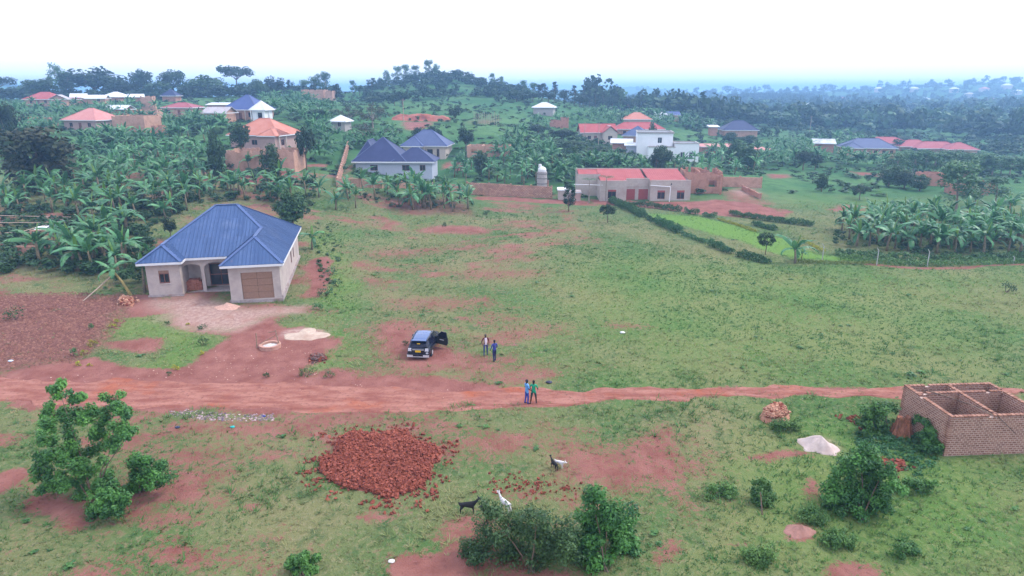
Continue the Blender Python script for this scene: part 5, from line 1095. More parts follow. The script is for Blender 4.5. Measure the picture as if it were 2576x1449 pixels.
for k, (px, d, top, wd) in enumerate([(2252, 162, 392, 40), (2272, 168, 386, 44), (2296, 164, 388, 42), (2322, 166, 384, 46), (2346, 162, 392, 40), (2370, 166, 386, 46), (2394, 164, 384, 46), (2420, 168, 390, 44), (2444, 164, 394, 42), (2468, 166, 392, 46), (2494, 164, 396, 44), (2518, 168, 400, 40), (2540, 164, 402, 44), (2566, 166, 404, 46), (2590, 164, 404, 46)]):
    tree('gum', px, d, top - 9, wd * 1.35, 'plantation_tree', 'young eucalyptus in the dense plantation row before the red-roofed row', 'eucalyptus plantation on the right')
# papaya trees by the red-doored block
def papaya(px, py, top, label):
    p = ground(px, py); h_ = z_at(top, p.y) - p.z; o = empty('papaya_tree', p, random.random() * 6, label=label, cat='tree')
    mb = MB(); mb.tube([(0, 0, -0.1), (0.05, 0, h_ * 0.5), (0, 0, h_ * 0.93)], [0.12, 0.09, 0.06], 7); mb.build('trunk', palebark, o)
    for k in range(13):
        a = k * 2.4; r = 0.75 + 0.3 * random.random(); up = 0.25 * random.random(); lb = MB(); c = Vector((math.cos(a) * r, math.sin(a) * r, h_ * 0.93 + up)); lb.tube([(0, 0, h_ * 0.92), c], 0.015, 4, False)
        for j in range(7):
            b = a + (j - 3) * 0.5; lb.face([c, c + Vector((math.cos(b + .16) * .3, math.sin(b + .16) * .3, -.02)), c + Vector((math.cos(b) * .55, math.sin(b) * .55, -.14)), c + Vector((math.cos(b - .16) * .3, math.sin(b - .16) * .3, -.02))])
        lb.build('leaf', f_light, o)
papaya(1481, 510, 446, 'papaya tree left of the pair before the tan block wall')
papaya(1524, 507, 440, 'papaya tree right of the pair before the tan block wall')

# ------------------------------------------------------------------ banana plants
f_ban = foliage('banana_leaf', (0.018, 0.100, 0.040), (0.145, 0.375, 0.145), 0.42, 0.25, 0.35)
f_bany = foliage('banana_young_leaf', (0.09, 0.21, 0.04), (0.18, 0.32, 0.06), 0.35, 0.3, 0.4)
banstem = plain('banana_stem', (0.22, 0.17, 0.10), 0.8, 0.4, 4, (0.12, 0.07, 0.05))
def banana_leaf(L, wd, lift, droop, seed):
    """one arching blade from the origin outward along +x, torn into strips along the midrib; returns verts, quads, var"""
    rs = random.Random(seed); n = 12; V = []; F = []; va = []
    x = z = 0.0; ang = lift; st = L / n; v0 = rs.random() * 0.55; pts = []
    for k in range(n + 1):
        t = k / n; w_ = wd * (math.sin(math.pi * min(1, 0.10 + 0.9 * t)) ** 0.55) if k < n else 0.03
        if t < 0.15: w_ = 0.04
        pts.append((x, z, w_)); x += st * math.cos(ang); z += st * math.sin(ang); ang -= droop / n * (0.6 + 0.9 * t)
    for s_ in (-1, 1):
        d0 = 0.25 + 0.2 * rs.random()
        for k in range(n):
            (xa, za, wa), (xb, zb, wb) = pts[k], pts[k + 1]; b = len(V)
            if rs.random() < 0.45: d0 = 0.15 + 0.75 * rs.random() ** 1.5      # a tear: the next strip hangs differently
            ra, rb = rs.uniform(.88, 1.05), rs.uniform(.88, 1.05); sk = 0.10 * L / 2.4
            V += [(xa, 0, za), (xb, 0, zb), (xb + sk, s_ * wb * rb * math.cos(d0), zb - wb * rb * math.sin(d0)), (xa + sk, s_ * wa * ra * math.cos(d0), za - wa * ra * math.sin(d0))]
            q = v0 + 0.3 * rs.random(); va += [q + .12, q + .12, q, q]; F.append((b, b + 1, b + 2, b + 3) if s_ > 0 else (b + 3, b + 2, b + 1, b))
    return np.array(V), np.array(F), np.clip(np.array(va), 0, 1)
LEAVES = []
for k in range(10):
    V, F, va = banana_leaf(2.0 + 0.28 * (k % 5), 0.33 + 0.03 * (k % 3), R(66 - 7 * (k % 7)), R(60 + 14 * (k % 7)), k); LEAVES.append(npmesh('leaf', V, F, None, va, f_ban))
YOUNG = []
for k in range(3):
    V, F, va = banana_leaf(1.9, 0.24, R(84), R(14), 50 + k); YOUNG.append(npmesh('leaf', V, F, None, va, f_bany))
def pick_leaves(rs):
    n = rs.randint(6, 10); a0 = rs.random() * 6.3; out = []
    for k in range(n): out.append((rs.randrange(10), a0 + k * 2.4 + rs.uniform(-.25, .25), rs.uniform(-0.55, 0.5), rs.uniform(0.65, 1.15)))
    return out
def stem_mesh(h_, seed):
    rs = random.Random(seed); mb = MB(); lx, ly = rs.uniform(-.2, .2), rs.uniform(-.2, .2)
    mb.tube([(0, 0, -0.15), (lx * 0.3, ly * 0.3, h_ * 0.5), (lx, ly, h_ + 0.1)], [0.17, 0.13, 0.08], 7); return mb.mesh('stem', banstem, True), (lx, ly)
STEMS = [(h_,) + stem_mesh(h_, i) for i, h_ in enumerate((1.6, 1.9, 2.2, 2.5))]
def joined(seed):
    """stem and leaves of a plant as two meshes"""
    rs = random.Random(seed); h_, sm, lean = STEMS[seed % 4]; VV = []; FF = []; va = []; off = 0
    spec = [(LEAVES[i], a, t, s) for i, a, t, s in pick_leaves(rs)] + [(YOUNG[seed % 3], rs.random() * 6, 0, 0.9)]
    for me, a, t, s in spec:
        n = len(me.vertices); v = np.zeros(n * 3, np.float32); me.vertices.foreach_get('co', v); v = v.reshape(-1, 3) * s
        q = np.zeros(n, np.float32); me.attributes['var'].data.foreach_get('value', q)
        f = np.zeros(len(me.loops), np.int32); me.loops.foreach_get('vertex_index', f)
        M = np.array((Matrix.Rotation(a, 3, 'Z') @ Matrix.Rotation(-t, 3, 'Y')))
        VV.append(v @ M.T + np.array([lean[0], lean[1], h_])); FF.append(f.reshape(-1, 4) + off); va.append(np.clip(q + (0.25 if me in YOUNG else 0), 0, 1)); off += n
    return h_, sm, np.concatenate(VV), np.concatenate(FF), np.concatenate(va)
JOIN = [joined(s) for s in range(9)]
CROWNS = [npmesh('crown', j[2], j[3], None, j[4], f_ban) for j in JOIN]
ban_n = 0
def banana(p, s, label, group, detail, name='banana_plant'):
    global ban_n
    ban_n += 1; rs = random.Random(ban_n * 13 + 5)
    o = empty(name, p, rs.random() * 6.3, label=label, cat='banana plant', group=group)
    if detail:
        h_, sm, lean = rs.choice(STEMS)
        place('stem', sm, o, scale=s)
        for i, a, t, sc_ in pick_leaves(rs):
            l = place('leaf', LEAVES[i], o, (lean[0] * s, lean[1] * s, h_ * s), (0, -t, a), s * sc_)
        place('leaf', YOUNG[rs.randrange(3)], o, (lean[0] * s, lean[1] * s, h_ * s), (0, 0, rs.random() * 6), s * 0.95)
    else:
        k = rs.randrange(len(JOIN)); place('stem', JOIN[k][1], o, scale=s); place('crown', CROWNS[k], o, scale=s)
    return o
ZONES = [  # outline of the ground in the photograph, plants, scale, label, leaf detail
    ([(0, 600), (0, 495), (120, 470), (250, 480), (370, 500), (370, 560), (330, 620), (330, 690), (230, 690), (110, 640)], 46, 1.0, 'banana plant in the grove left of the blue-roofed house', True),
    ([(370, 500), (470, 470), (640, 470), (800, 470), (810, 505), (720, 520), (600, 505), (500, 515), (420, 560), (380, 570)], 34, 1.0, 'banana plant in the row behind the blue roof', True),
    ([(130, 460), (240, 400), (400, 400), (560, 410), (540, 455), (380, 480), (250, 470)], 44, 1.0, 'banana plant in the middle of the village banana field', False),
    ([(210, 395), (360, 345), (470, 335), (560, 350), (550, 400), (400, 395), (280, 405)], 22, 1.0, 'banana plant in the upper village banana field', False),
    ([(850, 480), (960, 478), (1060, 490), (1180, 498), (1195, 530), (1100, 540), (1000, 520), (930, 505), (840, 505)], 26, 1.05, 'banana plant in the clump before the dark-roofed house', True),
    ([(1120, 420), (1250, 405), (1400, 400), (1395, 440), (1340, 470), (1250, 462), (1160, 465)], 32, 1.0, 'banana plant in the grove behind the stone wall', False),
    ([(2080, 575), (2200, 550), (2400, 560), (2576, 540), (2620, 600), (2600, 650), (2420, 640), (2250, 640), (2150, 620)], 88, 0.95, 'banana plant in the dense grove at the right edge', True),
    ([(1640, 440), (1690, 410), (1900, 405), (1910, 445), (1800, 436)], 26, 1.0, 'banana plant in the grove behind the red-doored block', False)]
CLEAR = [(155, 285, 322, 352), (280, 415, 326, 360), (40, 130, 300, 318), (400, 495, 286, 308), (500, 690, 296, 322), (570, 735, 425, 445), (560, 740, 372, 380), (55, 190, 262, 274), (185, 310, 250, 268), (825, 880, 322, 345), (1470, 1570, 352, 372), (1765, 1940, 364, 382), (2040, 2105, 382, 400), (2125, 2260, 392, 412), (1340, 1430, 285, 312), (340, 400, 285, 300), (1670, 1715, 322, 334), (1775, 1910, 345, 360), (0, 190, 545, 625)]
def blocked(a, b): return any(x0 < a < x1 and y0 < b < y1 for x0, x1, y0, y1 in CLEAR)
taken = []
def scatter(poly, n, sep, tries=40):
    xs = [p[0] for p in poly]; ys = [p[1] for p in poly]; out = []
    for _ in range(n * tries):
        if len(out) >= n: break
        px_, py_ = random.uniform(min(xs), max(xs)), random.uniform(min(ys), max(ys))
        if not inpoly(np.array([px_]), np.array([py_]), poly)[0] or blocked(px_, py_): continue
        p = ground(px_, py_)
        if any((p.x - q.x) ** 2 + (p.y - q.y) ** 2 < sep * sep for q in taken): continue
        taken.append(p); out.append(p)
    return out
for poly, n, s, lb, det in ZONES:
    for p in scatter(poly, n, 1.5 * s):
        banana(p, s * random.uniform(0.8, 1.2), lb, lb.replace('banana plant', 'banana plants'), det)
for px_, py_, s, lb in [(100, 664, 1.25, 'tall banana plant with a bare leaning stem at the left'), (185, 662, 1.2, 'banana plant with yellowing leaves left of the propped one'), (785, 628, 0.8, 'small banana plant alone at the right corner of the blue-roofed house'), (845, 528, 1.0, 'banana plant with a thick brown stem right of the blue roof'), (895, 523, 0.85, 'short banana plant beside the thick-stemmed one'),
                        (2000, 662, 1.05, 'single banana plant with tattered leaves at the lawn edge'), (2016, 652, 0.42, 'young banana sucker beside the single tattered plant'), (628, 432, 1.2, 'bushy banana plant against the large tan brick walls'), (365, 735, 1.0, 'banana stem close to the left wall of the blue-roofed house'), (300, 700, 1.0, 'banana plant behind the propped one'), (240, 660, 1.1, 'banana plant at the edge of the ploughed plot'),
                        (1040, 528, 1.15, 'tall banana plant at the front of the middle clump'), (1068, 524, 0.9, 'shorter banana plant at the front of the middle clump')]:
    banana(ground(px_, py_), s, lb, None, True)
# the propped banana and its pole
p = ground(330, 742); o = empty('leaning_banana_plant', p, 0, label='leaning banana plant propped by a pole beside the ploughed plot', cat='banana plant')
mb = MB(); tip = Vector((-1.55, 0.1, 2.6)); mb.tube([(0, 0, -0.1), (-0.7, 0.05, 1.35), tip], [0.16, 0.12, 0.08], 8); mb.build('stem', plain('banana_yellow_stem', (0.35, 0.27, 0.09), 0.7, 0.3, 5), o)
for k, a in enumerate((3.3, 2.7, 4.0, 0.4, 1.3, 5.2, 2.0)): place('leaf', LEAVES[(k * 3) % 10], o, tip, (0, 0.15, a), 0.85)
mb = MB(); a = ground(208, 757); b = p + Vector((-1.3, -0.12, 2.2)); mb.tube([a + Vector((0, 0, -0.05)), a.lerp(b, 0.5) + Vector((0, 0, -0.06)), b], 0.06, 7)
tag(mb.build('prop_pole', polem), 'long pale pole propping the leaning banana plant', 'pole')
# farther bananas: too many and too small to tell apart
def ban_stuff(name, label, polys, s=1.0):
    VV = []; FF = []; va = []; off = 0
    for poly, n in polys:
        xs = [p[0] for p in poly]; ys = [p[1] for p in poly]; k = 0; guard = 0
        while k < n and guard < n * 30:
            guard += 1; px_, py_ = random.uniform(min(xs), max(xs)), random.uniform(min(ys), max(ys))
            if not inpoly(np.array([px_]), np.array([py_]), poly)[0] or blocked(px_, py_): continue
            p = ground(px_, py_)
            h_, sm, V, F, q = random.choice(JOIN); a = random.random() * 6.3; c, s_ = math.cos(a), math.sin(a); sc_ = s * random.uniform(0.8, 1.2)
            VV.append((V * sc_) @ np.array([[c, s_, 0], [-s_, c, 0], [0, 0, 1]]) + np.array(p)); FF.append(F + off); va.append(np.clip(q * 0.8 + random.uniform(-.2, .2), 0, 1)); off += len(V); k += 1
    tag(place(name, npmesh(name, np.concatenate(VV), np.concatenate(FF), None, np.concatenate(va), f_ban)), label, kind='stuff')
ban_stuff('banana_groves', 'far banana groves covering the village slopes', [
    ([(0, 345), (0, 275), (150, 262), (330, 262), (520, 300), (560, 330), (420, 335), (200, 350)], 150), ([(640, 255), (760, 245), (860, 285), (760, 310), (690, 300)], 90), ([(780, 385), (900, 350), (1010, 345), (1010, 385), (880, 385), (800, 412)], 40),
    ([(1240, 390), (1300, 340), (1440, 410), (1440, 430), (1300, 440)], 55), ([(1390, 445), (1520, 415), (1640, 430), (1640, 438), (1460, 436), (1400, 470)], 45), ([(1330, 310), (1560, 282), (1760, 305), (1820, 330), (1700, 330), (1480, 312), (1340, 335)], 170), ([(1760, 395), (1900, 372), (2050, 380), (2140, 395), (1960, 405)], 70),
    ([(1900, 405), (2050, 402), (2240, 412), (2240, 425), (2050, 416), (1920, 425)], 70), ([(1960, 372), (2130, 340), (2170, 375), (2060, 385)], 50), ([(560, 400), (570, 440), (540, 460), (520, 430)], 8), ([(470, 300), (560, 305), (570, 340), (480, 330)], 40), ([(740, 300), (830, 300), (820, 370), (760, 330)], 30), ([(200, 350), (420, 335), (520, 335), (210, 395)], 70), ([(150, 455), (300, 400), (550, 405), (530, 450), (380, 475), (250, 465)], 45), ([(2100, 590), (2250, 560), (2590, 550), (2600, 640), (2300, 640)], 30)])

# ------------------------------------------------------------------ forest, scrub and undergrowth seen as one mass
def small_tree(seed, n=9, per=9, leaf=0.17):
    rs = np.random.default_rng(seed); d = rs.normal(size=(n, 3)); d /= np.linalg.norm(d, axis=1, keepdims=True)
    C = np.array([0, 0, 0.58]) + d * np.array([0.3, 0.3, 0.27]) * (0.4 + 0.6 * rs.random((n, 1))); C[:, 2] = np.maximum(C[:, 2], 0.2)
    return clumps_leaves(C, 0.16 + 0.06 * rs.random(n), per, leaf, 0.75, 0.8)
SMALL = [small_tree(900 + k) for k in range(10)]; LOW = [small_tree(950 + k, 6, 6, 0.24) for k in range(10)]
def mass(name, label, P, hts, wds, mat, lib=None):
    lib = lib or SMALL
    VV = []; FF = []; va = []; off = 0
    for p, h_, w_ in zip(P, hts, wds):
        V, F, q = lib[random.randrange(len(lib))]; a = random.random() * 6.3; c, s_ = math.cos(a), math.sin(a)
        VV.append((V * np.array([w_, w_, h_])) @ np.array([[c, s_, 0], [-s_, c, 0], [0, 0, 1]]) + p); FF.append(F + off); off += len(V); va.append(np.clip(q * 0.7 + random.uniform(-.15, .4), 0, 1))
    return tag(place(name, npmesh(name, np.concatenate(VV), np.concatenate(FF), None, np.concatenate(va), mat)), label, kind='stuff')
def world_scatter(n, dmin, dmax, pxa, pxb, ok=None, power=1.0):
    u = rng.random(n); d = dmin * (dmax / dmin) ** (u ** power); px_ = pxa + (pxb - pxa) * rng.random(n); x = (px_ - 1288) / FOC * (d * CP + CAM_H * SP)
    if ok is not None: k = ok(x, d, px_); x, d = x[k], d[k]
    return np.stack([x, d, height(x, d) - 0.3], -1)
def fok(x, d, px_):
    front = np.interp(px_, [1480, 1560, 1700, 1800, 1900, 2100, 2300, 2600], [330, 330, 315, 300, 285, 330, 320, 300])
    clear = fbm(x / 70, d / 90, 200, 3) < np.interp(d, [320, 600, 1500], [0.60, 0.66, 0.9])
    return (d > front) & clear
P = world_scatter(2300, 290, 1500, 1470, 2640, fok, 1.15)
mass('forest', 'dark forest filling the valley beyond the houses', P, 7 + 11 * rng.random(len(P)) ** 2, 9 + 10 * rng.random(len(P)) ** 1.5, f_dark)
P = world_scatter(700, 330, 900, 1500, 2640, lambda x, d, p: fbm(x / 60, d / 60, 210, 3) > 0.5)
mass('forest_light', 'lighter green trees mixed through the valley forest', P, 7 + 9 * rng.random(len(P)), 8 + 8 * rng.random(len(P)), f_gum)
P = world_scatter(260, 880, 960, 1830, 2045); mass('tree_plantation', 'straight-edged block of tall plantation trees in the far valley', P, 15 + 3 * rng.random(len(P)), 8 + 3 * rng.random(len(P)), f_dark)
P = world_scatter(2000, 900, 2700, -150, 2750, lambda x, d, p: (p > 1250) | ((p < 260) & (d < 1500))); P[:, 2] -= 2.5
mass('far_woods', 'woods on the far hills under the horizon', P, 6 + 4 * rng.random(len(P)), 12 + 12 * rng.random(len(P)), f_dark)
P = world_scatter(330, 300, 336, -80, 860, lambda x, d, p: np.ones(len(x), bool)); mass('ridge_woods', 'low woods closing the ridge behind the village', P, 3.2 + 3.6 * rng.random(len(P)), 6 + 4 * rng.random(len(P)), f_dark)
P = world_scatter(430, 290, 400, 920, 1330, lambda x, d, p: (d > 350) | (fbm(x / 20, d / 20, 240, 2) > 0.52)); mass('hilltop_scrub', 'dark scrub crowning the grassy hill', P, 2.0 + 4.5 * rng.random(len(P)) ** 1.5, 4 + 4 * rng.random(len(P)), f_dark)
P = world_scatter(420, 228, 335, 1720, 2640, lambda x, d, p: fbm(x / 25, d / 25, 260, 3) > 0.42); mass('valley_thicket', 'mixed low trees and thicket between the right-hand houses and the forest', P, 2.0 + 3.5 * rng.random(len(P)) ** 2, 4 + 4 * rng.random(len(P)), f_mid)
# scrub on the slopes, in world terms: everywhere beyond the pasture except yards and the mown fields
def sok(x, d, px_):
    so, lu, pa, pl = masks(x, d)
    near = (d < 150) & (px_ > 1480) & (fbm(x / 12, d / 12, 220, 3) < 0.52)
    hillg = (px_ > 960) & (px_ < 1300) & (d > 215) & (fbm(x / 16, d / 16, 230, 3) < 0.38)
    return (so < 0.35) & (lu < 0.5) & (pl < 0.4) & ~near & ~hillg
P = world_scatter(5600, 128, 420, -80, 2650, sok, 0.8)
mass('scrub', 'low scrub and garden crops covering the slopes', P, 0.7 + 1.5 * rng.random(len(P)) ** 2, 1.6 + 2.4 * rng.random(len(P)), f_mid, LOW)
UNDER = [([(0, 690), (0, 480), (200, 450), (560, 400), (800, 465), (790, 520), (640, 505), (500, 515), (380, 580), (380, 700), (330, 720), (200, 690)], 620, 1.3), ([(2080, 640), (2090, 560), (2576, 530), (2620, 660), (2300, 665)], 230, 0.9), ([(850, 470), (1190, 490), (1190, 535), (1000, 525), (850, 500)], 60, 0.7),
         ([(1330, 345), (1500, 350), (1620, 410), (1620, 425), (1440, 425), (1340, 400)], 190, 1.8), ([(780, 560), (850, 560), (870, 690), (840, 760), (800, 740), (800, 640)], 60, 0.45)]
PP = []; hh = []; ww = []
for poly, n, s in UNDER:
    xs = [p[0] for p in poly]; ys = [p[1] for p in poly]; k = 0
    while k < n:
        a, b = random.uniform(min(xs), max(xs)), random.uniform(min(ys), max(ys))
        if inpoly(np.array([a]), np.array([b]), poly)[0]: p = ground(a, b); PP.append(np.array([p.x, p.y, p.z - 0.15])); h_ = s * random.uniform(0.5, 1.5); hh.append(h_); ww.append(h_ * random.uniform(1.1, 1.8)); k += 1
mass('undergrowth', 'leafy undergrowth between the banana stems', PP, hh, ww, f_mid)

# ------------------------------------------------------------------ hedges, lawn shrubs and posts
def hedge(name, label, pts, w_, h_, mat=f_hedge, per=240, leaf=0.17, cat='hedge', group=None):
    W = grounds(pts); VV = []; n_all = []; w_ *= 0.85; h_ *= 0.82
    P = []
    for a, b in zip(W, W[1:]):
        L = (b - a).length; n = int(L * per * w_ * (0.5 + h_)); t = rng.random(n); x = a.x + (b.x - a.x) * t; y = a.y + (b.y - a.y) * t
        d = (b - a).normalized(); s = (rng.random(n) - 0.5) * w_; x = x - d.y * s; y = y + d.x * s
        s = s * (0.6 + 0.9 * fbm(x / 0.8, y / 0.8, 305, 2)); x = x + 0.25 * (fbm(x / 0.7, y / 0.7, 306, 2) - 0.5); top = h_ * (0.30 + 1.25 * fbm(x / 0.75, y / 0.75, 300, 3)) * (1 - 0.35 * np.clip(np.abs(s / w_ * 2), 0, 1) ** 2); z = height(x, y) + top * rng.random(n) ** 0.5
        P.append(np.stack([x, y, z], -1))
    P = np.concatenate(P); Nn = rng.normal(size=P.shape) * 0.7 + np.array([0, -0.2, 0.5]); sz = leaf * (0.6 + 0.8 * rng.random(len(P)))
    var = np.clip(0.5 * fbm(P[:, 0] / 0.5, P[:, 1] / 0.5, 310, 2) + 0.6 * rng.random(len(P)) - 0.1, 0, 1)
    V, F, va = leaf_quads(P, Nn, sz, sz * 0.6, var); c = np.array(W[0])
    return tag(place(name, npmesh(name, V - c, F, None, va, mat), loc=W[0]), label, cat, group)
hedge('hedge', 'tallest dark hedge run starting behind the lollipop tree', [(1537, 508), (1560, 520), (1590, 532), (1620, 548)], 1.7, 1.5)
hedge('hedge', 'short low hedge piece after the first gap in the diagonal hedge', [(1628, 551), (1648, 560)], 1.2, 0.8)
hedge('hedge', 'middle bushy run of the diagonal hedge', [(1652, 562), (1680, 574), (1710, 588)], 1.6, 1.35)
hedge('hedge', 'thin gappy run of the diagonal hedge along the lawn', [(1714, 590), (1745, 602), (1780, 614)], 1.1, 0.8, per=150)
hedge('hedge', 'lower bushy run of the diagonal hedge', [(1786, 618), (1812, 628), (1840, 640)], 1.4, 1.2)
hedge('hedge', 'bushy end of the diagonal hedge at the lollipop tree', [(1855, 644), (1890, 654), (1935, 664)], 1.3, 1.1)
hedge('hedge', 'long clipped hedge in front of the red-doored block', [(1590, 518), (1650, 524), (1713, 533)], 1.3, 1.2)
hedge('hedge', 'short clipped hedge right of the long one', [(1722, 536), (1758, 541)], 1.3, 1.1)
hedge('hedge', 'last short clipped hedge before the yellow border', [(1770, 544), (1801, 549)], 1.3, 1.1)
hedge('hedge', 'boxy hedge along the red earth yard', [(1835, 541), (1932, 556), (2046, 570)], 1.5, 1.2)
hedge('hedge', 'lower boxy hedge inside the lawn', [(1894, 566), (1952, 581)], 1.4, 1.0)
hedge('flower_border', 'yellow green flower border along the back of the lawn', [(1803, 552), (1850, 566), (1904, 585)], 0.9, 0.5, f_yellow, 260, 0.12, 'border')
hedge('flower_border', 'yellow border bending down beside the single banana', [(2022, 606), (2045, 620), (2072, 636)], 0.7, 0.5, f_yellow, 260, 0.12, 'border')
hedge('flower_border', 'low yellow green hedge along the lawn front', [(2006, 661), (2100, 664), (2203, 665)], 0.8, 0.55, foliage('leaf_lime', (0.07, 0.14, 0.02), (0.30, 0.33, 0.04)), 300, 0.12, 'border')
hedge('weedy_strip', 'tangled green weeds along the fence below the banana grove', [(2110, 648), (2220, 662), (2330, 667), (2450, 664), (2600, 656)], 2.6, 0.7, f_weed, 70, 0.2, 'weeds')
hedge('weedy_strip', 'tall grass edge above the fence posts at the banana grove', [(2100, 640), (2200, 650), (2330, 655), (2480, 655), (2600, 648)], 2.0, 1.0, f_light, 45, 0.26, 'weeds')
for px_, py_, lb in [(2068, 655, 'white bent-top fence post at the lawn corner'), (2205, 667, 'white bent-top fence post at the end of the low yellow hedge'), (2332, 671, 'white bent-top fence post before the banana grove'), (2549, 664, 'short white fence post at the right edge')]:
    mb = MB(); s = 0.45 if px_ == 2549 else 1.0; mb.tube([(0, 0, -0.2), (0, 0, 1.75 * s), (-0.22, 0, 2.1 * s)], [0.055, 0.05, 0.035], 6); tag(mb.build('fence_post', postm, loc=ground(px_, py_)), lb, 'post', 'white fence posts along the grove')
def shrub(px, py, s, mat, name, label, group=None, per=200, leaf=0.1, tall=1.0, cat='shrub'):
    p = ground(px, py); n = 7; d = rng.normal(size=(n, 3)); d[:, 2] = np.abs(d[:, 2]); C = d / np.linalg.norm(d, axis=1, keepdims=True) * np.array([0.5, 0.5, 0.55 * tall]) * s + np.array([0, 0, 0.25 * s])
    V, F, va = clumps_leaves(C, 0.32 * s, per // 7, leaf * s + 0.03, 0.6, 0.85)
    tb = MB()
    for c in C[:4]: tb.tube([(0, 0, -0.05), tuple(c)], [0.03 * s, 0.01 * s], 4, False)
    o = empty(name, p, random.random() * 6, label=label, cat=cat, group=group); place('stem', tb.mesh('stem', barkm), o); place('foliage', npmesh('foliage', V, F, None, va, mat), o)
    return o
for px_, py_, s, m_, lb in [(294, 812, .42, f_yellow, 'upper yellow shrub at the left edge of the small lawn'), (284, 824, .45, f_yellow, 'second yellow shrub at the left edge of the small lawn'), (232, 828, .55, f_light, 'bright green shrub standing in the ploughed plot'), (234, 870, .62, f_yellow, 'largest yellow shrub beside the ploughed plot'), (212, 893, .45, f_yellow, 'yellow shrub beside the round green one'),
                            (186, 896, .7, f_light, 'round green shrub at the corner of the ploughed plot'), (197, 921, .4, f_yellow, 'yellow shrub nearest the road on the left'), (226, 922, .28, f_yellow, 'tiny yellow shrub near the road on the left'), (505, 892, .38, f_yellow, 'yellow shrub at the right edge of the small lawn'), (441, 930, .45, f_yellow, 'yellow shrub at the front edge of the small lawn'),
                            (473, 818, .25, f_yellow, 'tiny yellow shrub on the top edge of the small lawn'), (512, 868, .75, f_mid, 'dark shrub on the right edge of the small lawn'), (510, 828, .6, f_mid, 'dark shrub on the upper right corner of the small lawn'), (420, 818, .4, f_mid, 'little dark shrub on the top edge of the small lawn'), (425, 944, .3, f_mid, 'little green shrub on the road edge below the lawn'),
                            (42, 803, 1.3, f_mid, 'bushy shrub alone in the ploughed plot'), (820, 745, 1.2, f_creeper, 'leafy shrub right of the blue-roofed house'), (850, 720, 1.0, f_creeper, 'second leafy shrub right of the blue-roofed house'), (835, 690, 1.0, f_creeper, 'leafy shrub beside the rear wall of the blue-roofed house'), (800, 780, .8, f_creeper, 'low leafy shrub before the garage corner'),
                            (1120, 570, .8, f_mid, 'small dark weed bush in the middle pasture'), (1225, 540, 1.0, f_mid, 'bush right of the banana clump'), (2530, 735, 1.2, f_mid, 'dark weed bush in the right pasture'), (1630, 1395, .0, f_mid, ''), (770, 945, .7, f_light, 'weed bush on the road side by the stone heap'), (830, 950, .6, f_light, 'second weed bush on the road side by the stone heap'),
                            (1020, 868, .45, f_mid, 'weed left of the parked car'), (670, 950, .4, f_mid, 'weed on the bare yard near the road'), (1760, 610, .7, f_light, 'palm-like plant on the hedged lawn'), (1795, 622, .6, f_mid, 'small round bush on the hedged lawn'), (1340, 1040, .0, f_mid, '')]:
    if s > 0: shrub(px_, py_, s, m_, 'garden_shrub' if m_ is f_yellow else 'shrub', lb)
# weeds over the pasture
PP = []; hh = []; ww = []
wx = -50 + 120 * rng.random(2600); wy = 22 + 95 * rng.random(2600) ** 1.2; so, lu, pa, pl = masks(wx, wy)
k = (fbm(wx / 6, wy / 6, 400, 3) > 0.56) & (so < 0.5) & (pa < 0.2) & (pl < 0.3) & (lu < 0.7) & (np.abs(wx) < 0.84 * wy + 4) & ~((wx > -37) & (wx < -20) & (wy > 58) & (wy < 82)); wx, wy = wx[k], wy[k]
h_ = 0.12 + 0.22 * rng.random(len(wx)) ** 3
mass('weeds', 'scattered low weeds in the pasture', np.stack([wx, wy, height(wx, wy) - 0.05], -1), h_, h_ * 2.8, f_weed, LOW)

# ------------------------------------------------------------------ the big bushes in front
def bush(name, label, base, clumps, leaf, per, mat, r=0.5, spread=0.9, stems=6, cat='bush', asp=0.45, zmax=None):
    B = base; C = []; Rr = []
    for c in clumps:
        px_, py_, d_ = c[:3]; q = on_line(px_, py_, (d_ if zmax is None else B.y) + random.uniform(-spread, spread)); z0 = H(q[0], q[1]); q[2] = max(q[2], z0 + 0.25) if zmax is None else z0 + random.uniform(0.12, zmax); C.append(q - np.array(B)); Rr.append((c[3] if len(c) > 3 else r) * random.uniform(0.85, 1.2))
    C = np.array(C); nsub = 7; C2 = np.repeat(C, nsub, 0) + np.clip(rng.normal(size=(len(C) * nsub, 3)), -1.5, 1.5) * 0.58 * np.repeat(np.array(Rr), nsub)[:, None]
    C2[:, 2] = np.maximum(C2[:, 2], 0.12)
    V, F, va = clumps_leaves(C2, np.repeat(np.array(Rr), nsub) * 0.72, int(per * (2.9 if zmax is None else 1.2)), leaf * (0.76 if zmax is None else 1), asp, 0.85, 0.6, 0.12)
    o = empty(name, B, label=label, cat=cat); place('foliage', npmesh('foliage', V, F, None, va, mat), o)
    for k in range(min(max(1, stems // 2), len(C))):
        j = (k * 7) % len(C); sb = MB(); t = Vector(C[j]); m = Vector((t.x * 0.45, t.y * 0.45, t.z * 0.55)); sb.tube([(random.uniform(-.15, .15), random.uniform(-.15, .15), -0.1), m, t], [0.04, 0.028, 0.010], 6, False); sb.build('branch', barkm, o)
    return o
bush('leafy_tree', 'tall many-stemmed leafy tree at the lower left beside the road', ground(235, 1262), [(c[0], c[1], 29.6) for c in [(150, 985), (188, 1000), (130, 1030), (175, 1045), (200, 1050), (180, 1100), (120, 1075), (115, 1110), (232, 1040), (285, 1012), (310, 1035), (265, 1050), (300, 1075), (250, 1085), (325, 1090),
     (110, 1150), (150, 1140), (100, 1190), (140, 1195), (195, 1170), (240, 1125), (285, 1120), (225, 1190), (270, 1180), (175, 1220), (120, 1215), (215, 1230), (260, 1225), (190, 1150)]], 0.21, 46, f_bush, 0.42, 0.9, 10, 'tree')
